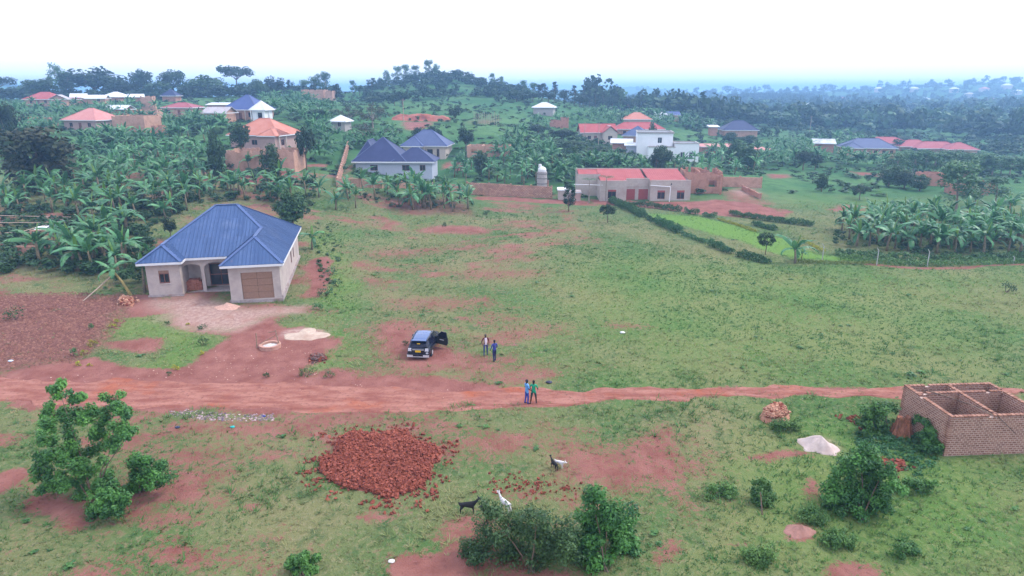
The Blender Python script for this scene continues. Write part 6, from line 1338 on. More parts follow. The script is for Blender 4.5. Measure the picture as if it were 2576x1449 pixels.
bush('round_bush', 'dark rounded bush at the right foot of the tall leafy tree', ground(355, 1240), [(c[0], c[1], 30.0) for c in [(335, 1165), (365, 1160), (390, 1170), (345, 1195), (380, 1200), (360, 1225), (335, 1220), (395, 1190)]], 0.2, 44, f_bush, 0.42, 0.6)
bush('low_bush', 'low leafy bush in front of the tall leafy tree', ground(270, 1305), [(c[0], c[1], 27.9) for c in [(255, 1250), (285, 1245), (305, 1265), (265, 1275), (240, 1300), (290, 1285)]], 0.2, 44, f_bush, 0.38, 0.4)
bush('stalky_bush', 'large loose bush at the bottom centre with thin stalks', ground(1340, 1440), [(c[0], c[1], 25.0) for c in [(1232, 1300), (1262, 1285), (1290, 1320), (1240, 1345), (1205, 1390), (1270, 1370), (1320, 1335), (1350, 1310), (1395, 1330), (1375, 1375), (1320, 1390), (1425, 1380), (1290, 1425), (1220, 1430), (1350, 1430), (1420, 1430), (1180, 1425), (1440, 1330), (1455, 1365), (1445, 1400), (1360, 1350)]], 0.19, 34, foliage('leaf_stalky', (0.025, 0.085, 0.035), (0.12, 0.25, 0.075), 0.5, 0.25, 0.3), 0.55, 1.0, 9)
bush('glossy_bush', 'bright leafy bush right of the stalky one at the bottom centre', ground(1525, 1435), [(c[0], c[1], 25.2) for c in [(1490, 1262), (1525, 1280), (1560, 1290), (1480, 1310), (1520, 1320), (1565, 1325), (1545, 1360), (1495, 1370), (1570, 1385), (1455, 1425), (1510, 1410), (1555, 1430), (1490, 1440)]], 0.24, 44, f_bush, 0.52, 0.8, 7)
bush('leafy_bush', 'big round leafy bush before the brick shell building', ground(2170, 1308), [(c[0], c[1], 28.6) for c in [(2165, 1140), (2190, 1150), (2145, 1168), (2185, 1180), (2120, 1195), (2222, 1185), (2100, 1230), (2148, 1222), (2195, 1222), (2240, 1215), (2120, 1262), (2165, 1268), (2088, 1260), (2215, 1258), (2140, 1295), (2190, 1296)]], 0.22, 46, f_bush, 0.5, 1.0, 8)
bush('small_bush', 'small bush right of the big round leafy one', ground(2318, 1240), [(c[0], c[1], 30.5) for c in [(2290, 1215), (2310, 1208), (2335, 1222), (2320, 1232), (2265, 1205)]], 0.14, 40, f_bush, 0.32, 0.3, 1, zmax=0.7)
bush('sapling', 'bright green sapling left of the big round leafy bush', ground(1918, 1292), [(c[0], c[1], 29.2) for c in [(1908, 1212), (1925, 1225), (1915, 1240), (1930, 1255), (1905, 1258), (1915, 1278), (1922, 1288)]], 0.18, 40, f_weed, 0.3, 0.3, 2)
bush('corner_bush', 'bright bush cut off by the bottom edge left of centre', ground(765, 1449), [(c[0], c[1], 24.2) for c in [(745, 1410), (770, 1405), (760, 1430), (795, 1440), (740, 1445)]], 0.2, 44, f_bush, 0.3, 0.3)
for nm, bx, by, pts, d_, lb in [('weed_bush', 2105, 1372, [(2085, 1345), (2110, 1338), (2135, 1352), (2105, 1365)], 27.2, 'leafy weed bush below the big round leafy bush'), ('weed_bush', 1900, 1410, [(1885, 1380), (1920, 1378), (1900, 1398), (1930, 1395)], 26.0, 'weed bush left of the bare mound at the lower right'), ('weed_bush', 1815, 1245, [(1790, 1230), (1820, 1222), (1840, 1235)], 30.6, 'weed bush left of the bright sapling'),
                                ('weed_bush', 2040, 1310, [(2030, 1290), (2055, 1295), (2045, 1305)], 28.6, 'small bush between the bare mound and the big bush'), ('weed_bush', 2280, 1395, [(2265, 1385), (2290, 1380)], 26.0, 'bright tuft right of the weed bush at the lower right'),
                                ('weed_bush', 1975, 1080, [(1955, 1070), (1985, 1075), (1965, 1090), (1995, 1100)], 36.4, 'weed bush in front of the small rubble pile'), ]:
    bush(nm, lb, ground(bx, by), [(a, b, d_) for a, b in pts] + [(a, b + 14, d_) for a, b in pts], 0.11, 40, f_weed, 0.3, 0.3, 1, zmax=0.5)
bush('rank_bush', 'rank leafy bush growing against the brick shell building', ground(2225, 1090), [(c[0], c[1], c[2]) for c in [(2180, 1040, 36.6), (2205, 1032, 36.6), (2232, 1030, 37.0), (2200, 1060, 36.4), (2180, 1070, 36.2), (2205, 1080, 36.0)]], 0.22, 44, f_bush, 0.45, 0.4)
bush('broadleaf_bush', 'broad-leaved bush at the corner of the brick shell building', ground(2330, 1120), [(c[0], c[1], c[2]) for c in [(2310, 1060, 36.0), (2330, 1078, 35.2), (2330, 1100, 34.6), (2350, 1115, 34.2), (2365, 1130, 34.0), (2340, 1125, 34.2)]], 0.24, 40, f_bush, 0.38, 0.3)
# ground creepers by the brick building
VV = []
for px_, py_, n in [(2230, 1100, 40), (2200, 1120, 40), (2270, 1140, 30), (2240, 1080, 20), (2310, 1170, 14), (2190, 1095, 20)]:
    for _ in range(n):
        p = ground(px_ + random.gauss(0, 26), py_ + random.gauss(0, 16)); VV.append((p.x, p.y, p.z + 0.08))
V, F, va = clumps_leaves(np.array(VV), 0.22, 22, 0.14, 0.7, 0.5); tag(place('ground_creeper', npmesh('ground_creeper', V, F, None, va, f_creeper)), 'bluish green creeper spreading between the sand pile and the brick shell', kind='stuff')

# ------------------------------------------------------------------ the brick shell building, laid brick by brick
mortar = plain('mortar', (0.57, 0.41, 0.345), 0.95, 0.2, 6)
shellbrick = varied('shell_brick', (0.28, 0.13, 0.09), (0.46, 0.245, 0.175))
bo = empty('brick_shell_building', (24.55, 33.7, 0), R(3.6), label='roofless brick shell with three rooms standing beside the road at the right edge', cat='building')
BW, BD, BH, CO = 5.6, 4.25, 2.5, 0.131
lay = []                                             # (x, y, z, quarter turn)
def lay_wall(a, b):
    L = math.hypot(b[0] - a[0], b[1] - a[1]); ux, uy = (b[0] - a[0]) / L, (b[1] - a[1]) / L; n = int(L / 0.246); ang = math.atan2(uy, ux)
    mb = MB(); M = Matrix.Translation((a[0], a[1], 0)) @ Matrix.Rotation(ang, 4, 'Z'); mb.box(0.03, L - 0.03, -0.1, 0.1, -0.4, BH - 0.15, M); wo_ = mb.build('wall', mortar, bo)
    for c in range(19):
        z = 0.02 + c * CO
        for k in range(n + 1):
            s = (k - (0.5 if c % 2 else 0.0)) * L / n
            if s > L - 0.09: continue
            if s < -0.02: s = -0.01
            if c == 18 and random.random() < 0.05: continue
            lay.append((a[0] + ux * (s + 0.01), a[1] + uy * (s + 0.01), z, ang, wo_))
lay_wall((0, 0.1), (BW, 0.1)); lay_wall((0.1, 0.2), (0.1, BD - 0.2)); lay_wall((0, BD - 0.1), (BW, BD - 0.1)); lay_wall((BW - 0.1, 0.2), (BW - 0.1, BD - 0.2)); lay_wall((0.2, 3.1), (BW - 0.2, 3.1)); lay_wall((2.75, 0.2), (2.75, 3.0)); lay_wall((2.75, 3.2), (2.75, BD - 0.2))
bmm = MB(); bmm.box(0, 0.208, -0.109, 0.109, 0, 0.094); one_brick = bmm.mesh('brick', shellbrick)
bmx = bo.matrix_basis
lay.sort(key=lambda q: (bmx @ Vector(q[:3]) - Vector((0, 0, CAM_H))).length + (1000 if (bmx @ Vector(q[:3])).x > 29.0 else 0))
rest = MB()
for i, (x, y, z, a, wo_) in enumerate(lay):
    j = Vector((random.uniform(-.004, .004), random.uniform(-.004, .004), 0))
    if i < 300: place('brick', one_brick, wo_, Vector((x, y, z)) + j, (0, 0, a + random.uniform(-.012, .012)))
    else: rest.cv = random.random(); rest.box(0, 0.208, -0.109, 0.109, 0, 0.094, Matrix.Translation(Vector((x, y, z)) + j) @ Matrix.Rotation(a, 4, 'Z'))
tag(rest.build('brickwork', shellbrick, bo), kind='stuff')
mb = MB(); mb.tube([(0.5, 3.1, 2.62), (1.6, 1.6, 2.62), (2.6, 0.0, 2.58), (2.72, -0.06, 2.4), (3.9, -0.12, 1.35)], 0.014, 5); tag(mb.build('loose_cable', darkm, loc=bo.location, rz=R(3.6)), 'thin dark cable lying over the walls of the brick shell', 'cable')
mb = MB(); mb.tube([(0.8, 3.0, 2.6), (1.9, 1.2, 2.6), (2.3, -0.1, 2.56)], 0.03, 5); tag(mb.build('loose_pole', woodm, loc=bo.location, rz=R(3.6)), 'thin stick laid across the top of the brick shell room', 'stick')

# ------------------------------------------------------------------ heaps
def mound(name, label, c, rx, ry, h_, mat, seed=0, lump=0.35, cat='pile', n=40, m=14, sharp=1.3, outline=None):
    V = []; F = []; c = Vector(c)
    for i in range(m + 1):
        t = i / m
        for k in range(n):
            a = 2 * math.pi * k / n; w_ = 1 + lump * (float(vnoise(math.cos(a) * 1.7 + 5, math.sin(a) * 1.7 + seed, seed)) - 0.5) * 2
            x, y = math.cos(a) * rx * t * w_, math.sin(a) * ry * t * w_
            z = h_ * max(0, 1 - t) ** sharp * (0.75 + 0.5 * float(vnoise(x * 2.2 + seed, y * 2.2, seed + 3))) + 0.06 * float(vnoise(x * 6, y * 6, seed + 9)) * (1 - t) - 0.06 * (t > 0.97)
            V.append((x, y, H(c.x + x, c.y + y) - c.z + z))
    for i in range(m):
        for k in range(n): F.append((i * n + k, (i + 1) * n + k, (i + 1) * n + (k + 1) % n, i * n + (k + 1) % n))
    me = npmesh(name, np.array(V), np.array(F), mat=mat, smooth=True); return tag(place(name, me, loc=c), label, cat, kind='thing')
sandm = plain('pale_sand', (0.60, 0.48, 0.44), 0.95, 0.15, 4, (0.50, 0.37, 0.33), bmp=0.5)
sandm2 = plain('flat_sand', (0.50, 0.38, 0.30), 0.95, 0.18, 3, (0.38, 0.25, 0.19), bmp=0.4)
mound('sand_pile', 'pointed pale sand pile in the grass left of the creepers', ground(2062, 1126), 1.2, 1.0, 0.85, sandm, 4, 0.4, sharp=1.35)
mound('sand_spread', 'flat cream sand patch beside the well', ground(771, 842), 1.75, 1.35, 0.16, sandm2, 9, 0.45, sharp=0.8)
mound('gravel_pile', 'low pinkish gravel pile before the garage', ground(572, 773), 1.3, 0.9, 0.42, plain('pink_gravel', (0.55, 0.33, 0.26), 0.95, 0.25, 9, bmp=0.8), 12, 0.3)
mound('termite_mound', 'smooth reddish mound between the weed bushes at the lower right', ground(2014, 1338), 0.75, 0.55, 0.3, plain('mound_earth', (0.34, 0.17, 0.14), 0.95, 0.2, 4, bmp=0.5), 21, 0.25)
fragm = varied('brick_fragment', (0.19, 0.048, 0.034), (0.36, 0.105, 0.070))
fragp = varied('pale_brick_fragment', (0.45, 0.20, 0.13), (0.62, 0.36, 0.25))
FR = []
for k in range(5):
    mb = MB(); s = 0.055 + 0.012 * k
    P = [Vector((random.uniform(.7, 1.1) * sx * s * 1.5, random.uniform(.7, 1.1) * sy * s, random.uniform(.6, 1.0) * sz * s * 0.8)) for sx in (-1, 1) for sy in (-1, 1) for sz in (-1, 1)]
    i = [mb.vert(p) for p in P]
    for q in ((0, 1, 3, 2), (4, 6, 7, 5), (0, 4, 5, 1), (2, 3, 7, 6), (0, 2, 6, 4), (1, 5, 7, 3)): mb.f.append([i[j] for j in q]); mb.m.append(0)
    FR.append((mb.mesh('brick_fragment', fragm), mb))
def rubble(name, label, outline, n, parts, hfun, mat, core, sc_=1.0, spill=0, cat='rubble heap', c0=None):
    W = grounds(outline); c = sum(W, Vector()) / len(W); poly = [(p.x, p.y) for p in W]; xs = [p[0] for p in poly]; ys = [p[1] for p in poly]
    o = empty(name, (c.x, c.y, H(c.x, c.y)), label=label, cat=cat); c = o.location; pts = []
    while len(pts) < n:
        x, y = random.uniform(min(xs), max(xs)), random.uniform(min(ys), max(ys))
        if inpoly(np.array([x]), np.array([y]), poly)[0]: pts.append((x, y, 1))
    for _ in range(spill): a = random.random() * 6.3; r = random.uniform(0.8, 1.35); k = random.randrange(len(poly)); pts.append((c.x + (poly[k][0] - c.x) * r + random.gauss(0, .3), c.y + (poly[k][1] - c.y) * r + random.gauss(0, .3), 0))
    X = np.array([p[0] for p in pts]); Y = np.array([p[1] for p in pts]); Z = height(X, Y); HH = hfun(X, Y, poly) * np.array([p[2] for p in pts])
    order = np.argsort(Y - HH * 0.5); st_ = MB()
    for r_, k in enumerate(order):
        p = Vector((X[k] - c.x, Y[k] - c.y, Z[k] + HH[k] - c.z + random.uniform(-.01, .06))); e = (random.random() * 6.3, random.random() * 6.3, random.random() * 6.3); s = sc_ * random.uniform(0.7, 1.35); me, m0 = FR[random.randrange(5)]
        if r_ % max(1, n // parts) == 0 and r_ // max(1, n // parts) < parts:
            f = place('brick_fragment', me, o, p, e, s)
        else:
            M = Matrix.LocRotScale(p, __import__('mathutils').Euler(e), Vector((s, s, s))); st_.cv = random.random(); b0 = len(st_.v)
            for v in m0.v: st_.vert(M @ Vector(v))
            for q in m0.f: st_.f.append([b0 + j for j in q]); st_.m.append(0)
    tag(st_.build('rubble', mat, o), kind='stuff')
    if n < 200 and float(np.max(HH)) < 0.1: return o
    gx = np.linspace(min(xs) - 1.3, max(xs) + 1.3, 44); gy = np.linspace(min(ys) - 1.3, max(ys) + 1.3, 44); A, B_ = np.meshgrid(gx, gy); Zc = height(A, B_) + hfun(A, B_, poly) - 0.03 - 0.15 * (1 - poly_mask(A, B_, poly, 0.5))
    ii = np.arange(44 * 44).reshape(44, 44); place('core', npmesh('core', np.stack([A - c.x, B_ - c.y, Zc - c.z], -1).reshape(-1, 3), np.stack([ii[:-1, :-1], ii[:-1, 1:], ii[1:, 1:], ii[1:, :-1]], -1).reshape(-1, 4), mat=core, smooth=True), o)
    return o
heap_earth = plain('heap_earth', (0.27, 0.085, 0.06), 0.95, 0.25, 3, (0.36, 0.13, 0.10), bmp=0.7)
def big_h(x, y, poly): return poly_mask(x, y, poly, 1.0) * (0.25 + 0.75 * fbm(x / 1.6, y / 1.6, 500, 3)) * (0.34 + 0.40 * sstep(30, 36, y)) - 0.02
rubble('brick_rubble_heap', 'large heap of broken red bricks in the grass below the road', [(850, 1112), (895, 1095), (955, 1100), (1004, 1088), (1022, 1094), (1040, 1116), (1095, 1128), (1110, 1144), (1085, 1168), (1080, 1196), (1062, 1226), (1030, 1240), (972, 1256), (940, 1240), (866, 1228), (825, 1208), (806, 1186), (808, 1162), (842, 1150)], 4600, 300, big_h, fragm, heap_earth, 0.76, 520)
rubble('pale_rubble_pile', 'small rounded pile of pale broken bricks near the road', ell(1949, 1050, 30, 15), 500, 60, lambda x, y, p: poly_mask(x, y, p, 0.55) * 0.75 - 0.02, fragp, fragp, 0.8, 12)
rubble('scattered_bricks', 'patch of broken red bricks by the sapling before the brick shell', [(2205, 1155), (2270, 1158), (2285, 1185), (2240, 1192), (2205, 1175)], 90, 60, lambda x, y, p: x * 0 + 0.02, fragm, heap_earth, 1.0, 20)
rubble('brick_scatter', 'thin spread of broken bricks left of the split stump', [(2120, 1050), (2190, 1048), (2240, 1075), (2180, 1085)], 110, 60, lambda x, y, p: x * 0 + 0.02, fragm, heap_earth, 0.9, 25)
rubble('broken_brick_patch', 'low patch of broken bricks between the goats', [(1225, 1205), (1300, 1200), (1360, 1215), (1460, 1225), (1440, 1245), (1330, 1245), (1240, 1235)], 80, 60, lambda x, y, p: x * 0 + 0.01, fragm, heap_earth, 0.6, 40)
rubble('stone_heap', 'little heap of pale stones at the corner of the ploughed plot', ell(318, 762, 18, 10), 110, 40, lambda x, y, p: poly_mask(x, y, p, 0.5) * 0.35, fragp, fragp, 1.2, 10)
rubble('rubbish_heap', 'dark little rubbish heap right of the well', ell(800, 903, 22, 7), 120, 40, lambda x, y, p: poly_mask(x, y, p, 0.4) * 0.25, varied('dark_rubbish', (0.10, 0.06, 0.06), (0.25, 0.16, 0.14)), heap_earth, 0.9, 12)
# clods of the ploughed plot, pebbles on the road, litter along the verge
def clods(name, label, poly, n, s0, s1, mat, zone=True):
    W = grounds(poly); pl_ = [(p.x, p.y) for p in W]; xs = [p[0] for p in pl_]; ys = [p[1] for p in pl_]; x = rng.uniform(min(xs), max(xs), n * 3); y = rng.uniform(min(ys), max(ys), n * 3); k = inpoly(x, y, pl_); x, y = x[k][:n], y[k][:n]; z = height(x, y)
    T = np.array([(1, 0, 0), (-.5, .87, 0), (-.5, -.87, 0), (0.1, 0.1, .8)], float); m = len(x); a = rng.random(m) * 6.3; s = s0 + (s1 - s0) * rng.random(m) ** 2
    c, sn = np.cos(a), np.sin(a); V = np.stack([T[None, :, 0] * c[:, None] - T[None, :, 1] * sn[:, None], (T[None, :, 0] * sn[:, None] + T[None, :, 1] * c[:, None]) * rng.uniform(.5, 1, (m, 1)), T[None, :, 2] * rng.uniform(.5, 1.1, (m, 1)) - 0.05], -1) * s[:, None, None] + np.stack([x, y, z], -1)[:, None, :]
    F = (np.arange(m)[:, None, None] * 4 + np.array([(0, 1, 3), (1, 2, 3), (2, 0, 3)])[None]).reshape(-1, 3)
    tag(place(name, npmesh(name, V.reshape(-1, 3), None, F, np.repeat(rng.random(m), 4), mat)), label, kind='stuff')
clods('soil_clods', 'clods and dry stalks of the ploughed plot', [(-60, 742), (180, 735), (325, 745), (330, 795), (285, 840), (195, 912), (0, 928), (-60, 930)], 6500, 0.05, 0.22, varied('clod', (0.15, 0.058, 0.047), (0.33, 0.165, 0.125)))
clods('road_pebbles', 'pale pebbles strewn on the dirt road and yard', [(0, 950), (430, 930), (600, 850), (800, 880), (800, 960), (1300, 985), (2276, 975), (2576, 975), (2576, 992), (1300, 1028), (700, 1032), (0, 1010)], 900, 0.02, 0.09, varied('pebble', (0.35, 0.16, 0.12), (0.66, 0.48, 0.40)))
lit = varied('litter', (0.10, 0.07, 0.12), (0.62, 0.45, 0.45))
clods('litter', 'trampled litter and broken bricks along the road verge', [(425, 1035), (470, 1030), (560, 1040), (690, 1042), (690, 1058), (600, 1060), (500, 1056), (430, 1048)], 420, 0.04, 0.14, lit)
for px_, py_, s, c_, nm, lb in [(985, 1413, .13, (0.78, 0.74, 0.70), 'white_stone', 'white stone at the edge of the bare red patch at the bottom'), (1566, 838, .2, (0.75, 0.74, 0.74), 'white_bag', 'small white bag lying in the middle of the pasture'), (585, 1075, .13, (0.02, 0.40, 0.36), 'turquoise_cup', 'turquoise plastic cup in the grass below the litter'), (663, 1048, .12, (0.03, 0.06, 0.30), 'blue_bottle', 'blue plastic scrap at the end of the litter'), (1381, 963, .2, (0.03, 0.03, 0.06), 'dark_bag', 'crumpled black bag on the verge beside the green-shirted person'), (447, 1076, .14, (0.03, 0.04, 0.10), 'dark_scrap', 'dark plastic scrap in the grass left of the litter'), (27, 909, .16, (0.6, 0.68, 0.78), 'pale_scrap', 'pale plastic scrap in the ploughed plot near the road')]:
    p = ground(px_, py_); V, F = [], []; n = 10
    for i in range(6):
        for k in range(n):
            a = 2 * math.pi * k / n; f = math.sin(math.pi * (i + 0.15) / 5.3); V.append((math.cos(a) * s * f * random.uniform(.8, 1.1) * 1.3, math.sin(a) * s * f * random.uniform(.8, 1.1), s * 0.5 * (1 - math.cos(math.pi * i / 5)) * 0.8 - 0.02))
    for i in range(5):
        for k in range(n): F.append((i * n + k, i * n + (k + 1) % n, (i + 1) * n + (k + 1) % n, (i + 1) * n + k))
    tag(place(nm, npmesh(nm, np.array(V), np.array(F), mat=plain(nm + '_stuff', c_, 0.5, 0.1, 8), smooth=True), loc=p), lb, 'stone' if 'stone' in nm else 'litter')

# ------------------------------------------------------------------ well, frames, poles, stump, cutting
p = ground(680, 874); o = empty('well', p, label='open well with a round concrete rim and two crooked posts in the yard', cat='well')
mb = MB(); n = 24
for r0, r1, z0, z1 in ((0.85, 0.85, -0.1, 0.3), (0.85, 0.62, 0.3, 0.3), (0.62, 0.62, 0.3, 0.12)):
    for k in range(n):
        a, b = 2 * math.pi * k / n, 2 * math.pi * (k + 1) / n; mb.face([(math.cos(a) * r0, math.sin(a) * r0, z0), (math.cos(b) * r0, math.sin(b) * r0, z0), (math.cos(b) * r1, math.sin(b) * r1, z1), (math.cos(a) * r1, math.sin(a) * r1, z1)])
mb.build('rim', plain('well_rim', (0.48, 0.26, 0.20), 0.9, 0.2, 4), o)
mb = MB(); mb.tube([(0, 0, 0.1), (0, 0, 0.13)], 0.63, 20); mb.build('cover', plain('well_cover', (0.62, 0.58, 0.55), 0.9, 0.35, 5, (0.2, 0.12, 0.1)), o)
for a, b in (((-1.05, -0.1, -0.2), (-1.02, 0.0, 1.25)), ((0.75, 0.1, -0.2), (0.45, 0.3, 1.4))): mb = MB(); mb.tube([a, b], [0.06, 0.045], 6); mb.build('post', woodm, o)
mb = MB(); mb.tube([(-0.95, -0.05, 0.25), (0.45, 0.28, 0.95)], 0.03, 5); mb.tube([(-0.1, 0.2, 1.2), (0.5, 0.3, 1.32)], 0.03, 5); mb.build('crossbar', woodm, o)
a = ground(20, 590); o = empty('pole_frame_shed', a, label='unfinished shed of pale poles with a loose tin sheet at the left edge', cat='shed')
for q0, q1, z0, z1 in [((-40, 560), (182, 565), 1.0, 1.0), ((-40, 580), (170, 578), 1.0, 1.0), ((120, 566), (180, 575), 1.05, 1.0), ((60, 600), (175, 572), 0.9, 1.1), ((-30, 602), (90, 600), 0.8, 0.8), ((30, 618), (120, 606), 0.6, 0.7)]:
    u, v = ground(*q0), ground(*q1); mb = MB(); mb.tube([u - a + Vector((0, 0, z0)), v - a + Vector((0, 0, z1))], [0.06, 0.045], 6); mb.build('pole', polem, o)
for q in [(10, 575), (95, 580), (172, 576), (60, 604), (5, 605)]:
    u = ground(*q); mb = MB(); mb.tube([u - a + Vector((0, 0, -0.2)), u - a + Vector((0.05, 0, 1.1))], [0.06, 0.05], 6); mb.build('post', woodm, o)
u = ground(122, 592) - a; mb = MB(); M = Matrix.Translation(u + Vector((0, 0, 0.95))) @ Matrix.Rotation(R(18), 4, 'Z') @ Matrix.Rotation(R(10), 4, 'X'); mb.box(-1.3, 1.3, -0.7, 0.7, 0, 0.02, M)
for k in range(13): mb.box(-1.28 + 0.2 * k, -1.2 + 0.2 * k, -0.7, 0.7, 0.022, 0.05, M)
mb.build('tin_sheet', r_white, o)
mb = MB(); M = Matrix.Translation(u + Vector((0.2, -1.2, 0))) @ Matrix.Rotation(R(6), 4, 'Z'); mb.box(-1.4, 1.2, -0.15, 0.1, -0.3, 0.95, M); mb.build('brick_panel', brick_tan, o)
mb = MB(); v = ground(60, 640) - a; mb.box(v.x - 1.2, v.x + 1.6, v.y - 0.1, v.y + 0.14, v.z - 0.3, v.z + 1.0); mb.build('low_wall', brick_far, o)
p = stand(1221, 206); o = empty('unbuilt_timber_house', p, label='bare vertical timber poles of an unbuilt house on the cleared plot below the hill', cat='timber frame')
for k in range(15):
    x = -3.4 + 0.52 * k; y = (k % 3) * 1.6; mb = MB(); mb.tube([(x, y, -0.4), (x + random.uniform(-.1, .1), y, 3.4 + random.uniform(-.5, .5))], [0.07, 0.05], 5); mb.build('pole', polem, o)
for px_, d_, h_, lb in [(1016, 200, 7.5, 'thin utility pole before the red cutting'), (1505, 214, 7.0, 'thin pole before the red gabled house'), (2036, 300, 8.0, 'thin pole at the forest edge'), (1470, 220, 6.0, 'thin leaning pole left of the red gabled house')]:
    mb = MB(); mb.tube([(0, 0, -0.5), (0.05, 0, h_)], [0.11, 0.07], 6); mb.bar((-0.7, 0, h_ - 0.5), (0.75, 0, h_ - 0.5), 0.08); tag(mb.build('utility_pole', polem, loc=stand(px_, d_)), lb, 'pole')
# the red cutting under the hill
T_ = [(980, 285), (1010, 283), (1040, 284), (1070, 281), (1100, 284), (1132, 287)]; B_ = [(984, 301), (1010, 304), (1040, 306), (1070, 306), (1100, 305), (1132, 302)]
V = []; nT, nB = 60, 9
for k in range(nT):
    t = k / (nT - 1) * (len(T_) - 1); i = min(int(t), len(T_) - 2); f = t - i; bx = B_[i][0] * (1 - f) + B_[i + 1][0] * f; by = B_[i][1] * (1 - f) + B_[i + 1][1] * f; ty = T_[i][1] * (1 - f) + T_[i + 1][1] * f
    b = stand(bx, 208.0 + 4 * (k / nT)); hb = 1.5 + 0.6 * float(vnoise(k / 9, 3.3, 77)) - 1.6 * abs(2 * k / nT - 1) ** 4
    for j in range(nB):
        v = j / (nB - 1); V.append((b.x + 0.4 * (random.random() - .5), b.y + 1.4 * v + 0.7 * float(vnoise(k / 5, j / 3, 3)) - (0.6 if j == 0 else 0), b.z - 0.4 + (hb + 0.5) * v + 0.25 * random.random()))
    V.append((b.x, b.y + 2.6, H(b.x, b.y + 2.6) - 0.5))
m1 = nB + 1; F = [(k * m1 + j, (k + 1) * m1 + j, (k + 1) * m1 + j + 1, k * m1 + j + 1) for k in range(nT - 1) for j in range(nB)]
tag(place('earth_bank', npmesh('earth_bank', np.array(V), np.array(F), mat=earthcut)), 'raw red earth cutting at the foot of the hill', kind='structure')
p = ground(2266, 1092); o = empty('tree_stump', p, R(20), label='reddish split tree stump standing among the bushes at the brick shell', cat='stump')
stm = plain('stump_wood', (0.33, 0.13, 0.075), 0.9, 0.5, 12, (0.16, 0.07, 0.05), bmp=0.8)
for sx, top, nm in ((-0.2, 1.15, 'prong'), (0.24, 1.0, 'prong')):
    mb = MB(); n = 18; rings = []
    for j in range(7):
        t = j / 6; rr = 0.42 * (1 - t) ** 1.4 + 0.14; rings.append([mb.vert((sx * (0.7 + 0.9 * t) + math.cos(2 * math.pi * k / n) * rr * (1 + 0.22 * (k % 2)), math.sin(2 * math.pi * k / n) * rr * (1 + 0.22 * (k % 2)), -0.1 + (top + 0.1) * t + (0.16 * random.random() if j == 6 else 0))) for k in range(n)])
    for a_, b_ in zip(rings, rings[1:]):
        for k in range(n): mb.f.append([a_[k], a_[(k + 1) % n], b_[(k + 1) % n], b_[k]]); mb.m.append(0)
    mb.f.append(rings[-1][:]); mb.m.append(0); mb.build(nm, stm, o)

# ------------------------------------------------------------------ the parked car
paint = plain('black_paint', (0.010, 0.012, 0.030), 0.25, 0.05, 2, spec=0.4, bmp=0, coat=0.35)
roof_sky_tint = plain('black_paint_sky_tint', (0.035, 0.085, 0.24), 0.25, 0.05, 2, spec=0.5, bmp=0, coat=0.4)  # blue of the reflected sky painted into the black roof's base colour
carglass = plain('car_glass', (0.010, 0.012, 0.03), 0.1, 0.05, 2, spec=0.2, bmp=0)
chrome = plain('bumper_silver', (0.72, 0.72, 0.76), 0.3, 0.05, 3, metal=0.3, spec=0.6, bmp=0)
lampm = plain('lamp_clear', (0.62, 0.62, 0.68), 0.15, 0.2, 20, spec=0.7, bmp=0)
lampr = plain('lamp_red', (0.35, 0.02, 0.03), 0.2, 0.1, 8, spec=0.6, bmp=0)
platem = plain('plate_yellow', (0.80, 0.50, 0.01), 0.5, 0.04, 8, bmp=0)
tyrem = plain('tyre_rubber', (0.02, 0.018, 0.018), 0.85, 0.3, 9)
trimm = plain('dark_trim', (0.025, 0.024, 0.027), 0.6, 0.2, 8)
cp = ground(1052, 907); co = empty('parked_car', (cp.x, cp.y + 0.15, cp.z), R(-5), label='black five-door car parked on the red earth with its right front door open', cat='car')
def loft(secs, name, mat, parent, closed=True, caps=True):
    mb = MB(); R_ = [[mb.vert(p) for p in s] for s in secs]; n = len(secs[0])
    for a, b in zip(R_, R_[1:]):
        for k in range(n if closed else n - 1): mb.f.append([a[k], a[(k + 1) % n], b[(k + 1) % n], b[k]]); mb.m.append(0)
    if caps: mb.f.append(R_[0][::-1]); mb.m.append(0); mb.f.append(R_[-1][:]); mb.m.append(0)
    ob = mb.build(name, mat, parent, smooth=True)
    md = ob.modifiers.new('edge', 'EDGE_SPLIT'); md.split_angle = R(38); return ob
def body_sec(y, hw, zb, zs, zt, ht):                 # half widths at sill, shoulder and deck
    pts = [(-hw * 0.90, zb), (-hw * 0.99, zb + 0.18), (-hw, (zb + zs) / 2), (-hw * 0.97, zs), (-ht, zt), (0, zt + 0.015)]
    return [(x, y, z) for x, z in pts] + [(-x, y, z) for x, z in pts[-2::-1]]
loft([body_sec(0.0, .80, .42, .80, .95, .66), body_sec(.12, .88, .30, .86, 1.02, .74), body_sec(.45, .905, .27, .90, 1.06, .80), body_sec(1.2, .915, .25, .90, 1.03, .82), body_sec(2.4, .915, .25, .88, 1.00, .82), body_sec(3.25, .91, .25, .86, .99, .80), body_sec(3.6, .905, .26, .84, .98, .76), body_sec(4.2, .87, .28, .76, .90, .70), body_sec(4.5, .80, .32, .68, .80, .60), body_sec(4.62, .70, .38, .60, .68, .5)], 'body', paint, co)
def cab_sec(y, hw, zt, ht): return [(-hw, y, 0.98), (-(hw * 0.75 + ht * 0.25), y, 1.12), (-ht, y, zt - 0.07), (-ht * 0.9, y, zt), (0, y, zt + 0.02), (ht * 0.9, y, zt), (ht, y, zt - 0.07), ((hw * 0.75 + ht * 0.25), y, 1.12), (hw, y, 0.98)]
loft([cab_sec(0.10, .74, 1.04, .68), cab_sec(0.52, .81, 1.50, .60), cab_sec(0.9, .82, 1.57, .62), cab_sec(1.9, .83, 1.60, .64), cab_sec(2.5, .83, 1.58, .63), cab_sec(2.85, .82, 1.44, .63), cab_sec(3.55, .76, 1.02, .66)], 'greenhouse', carglass, co)
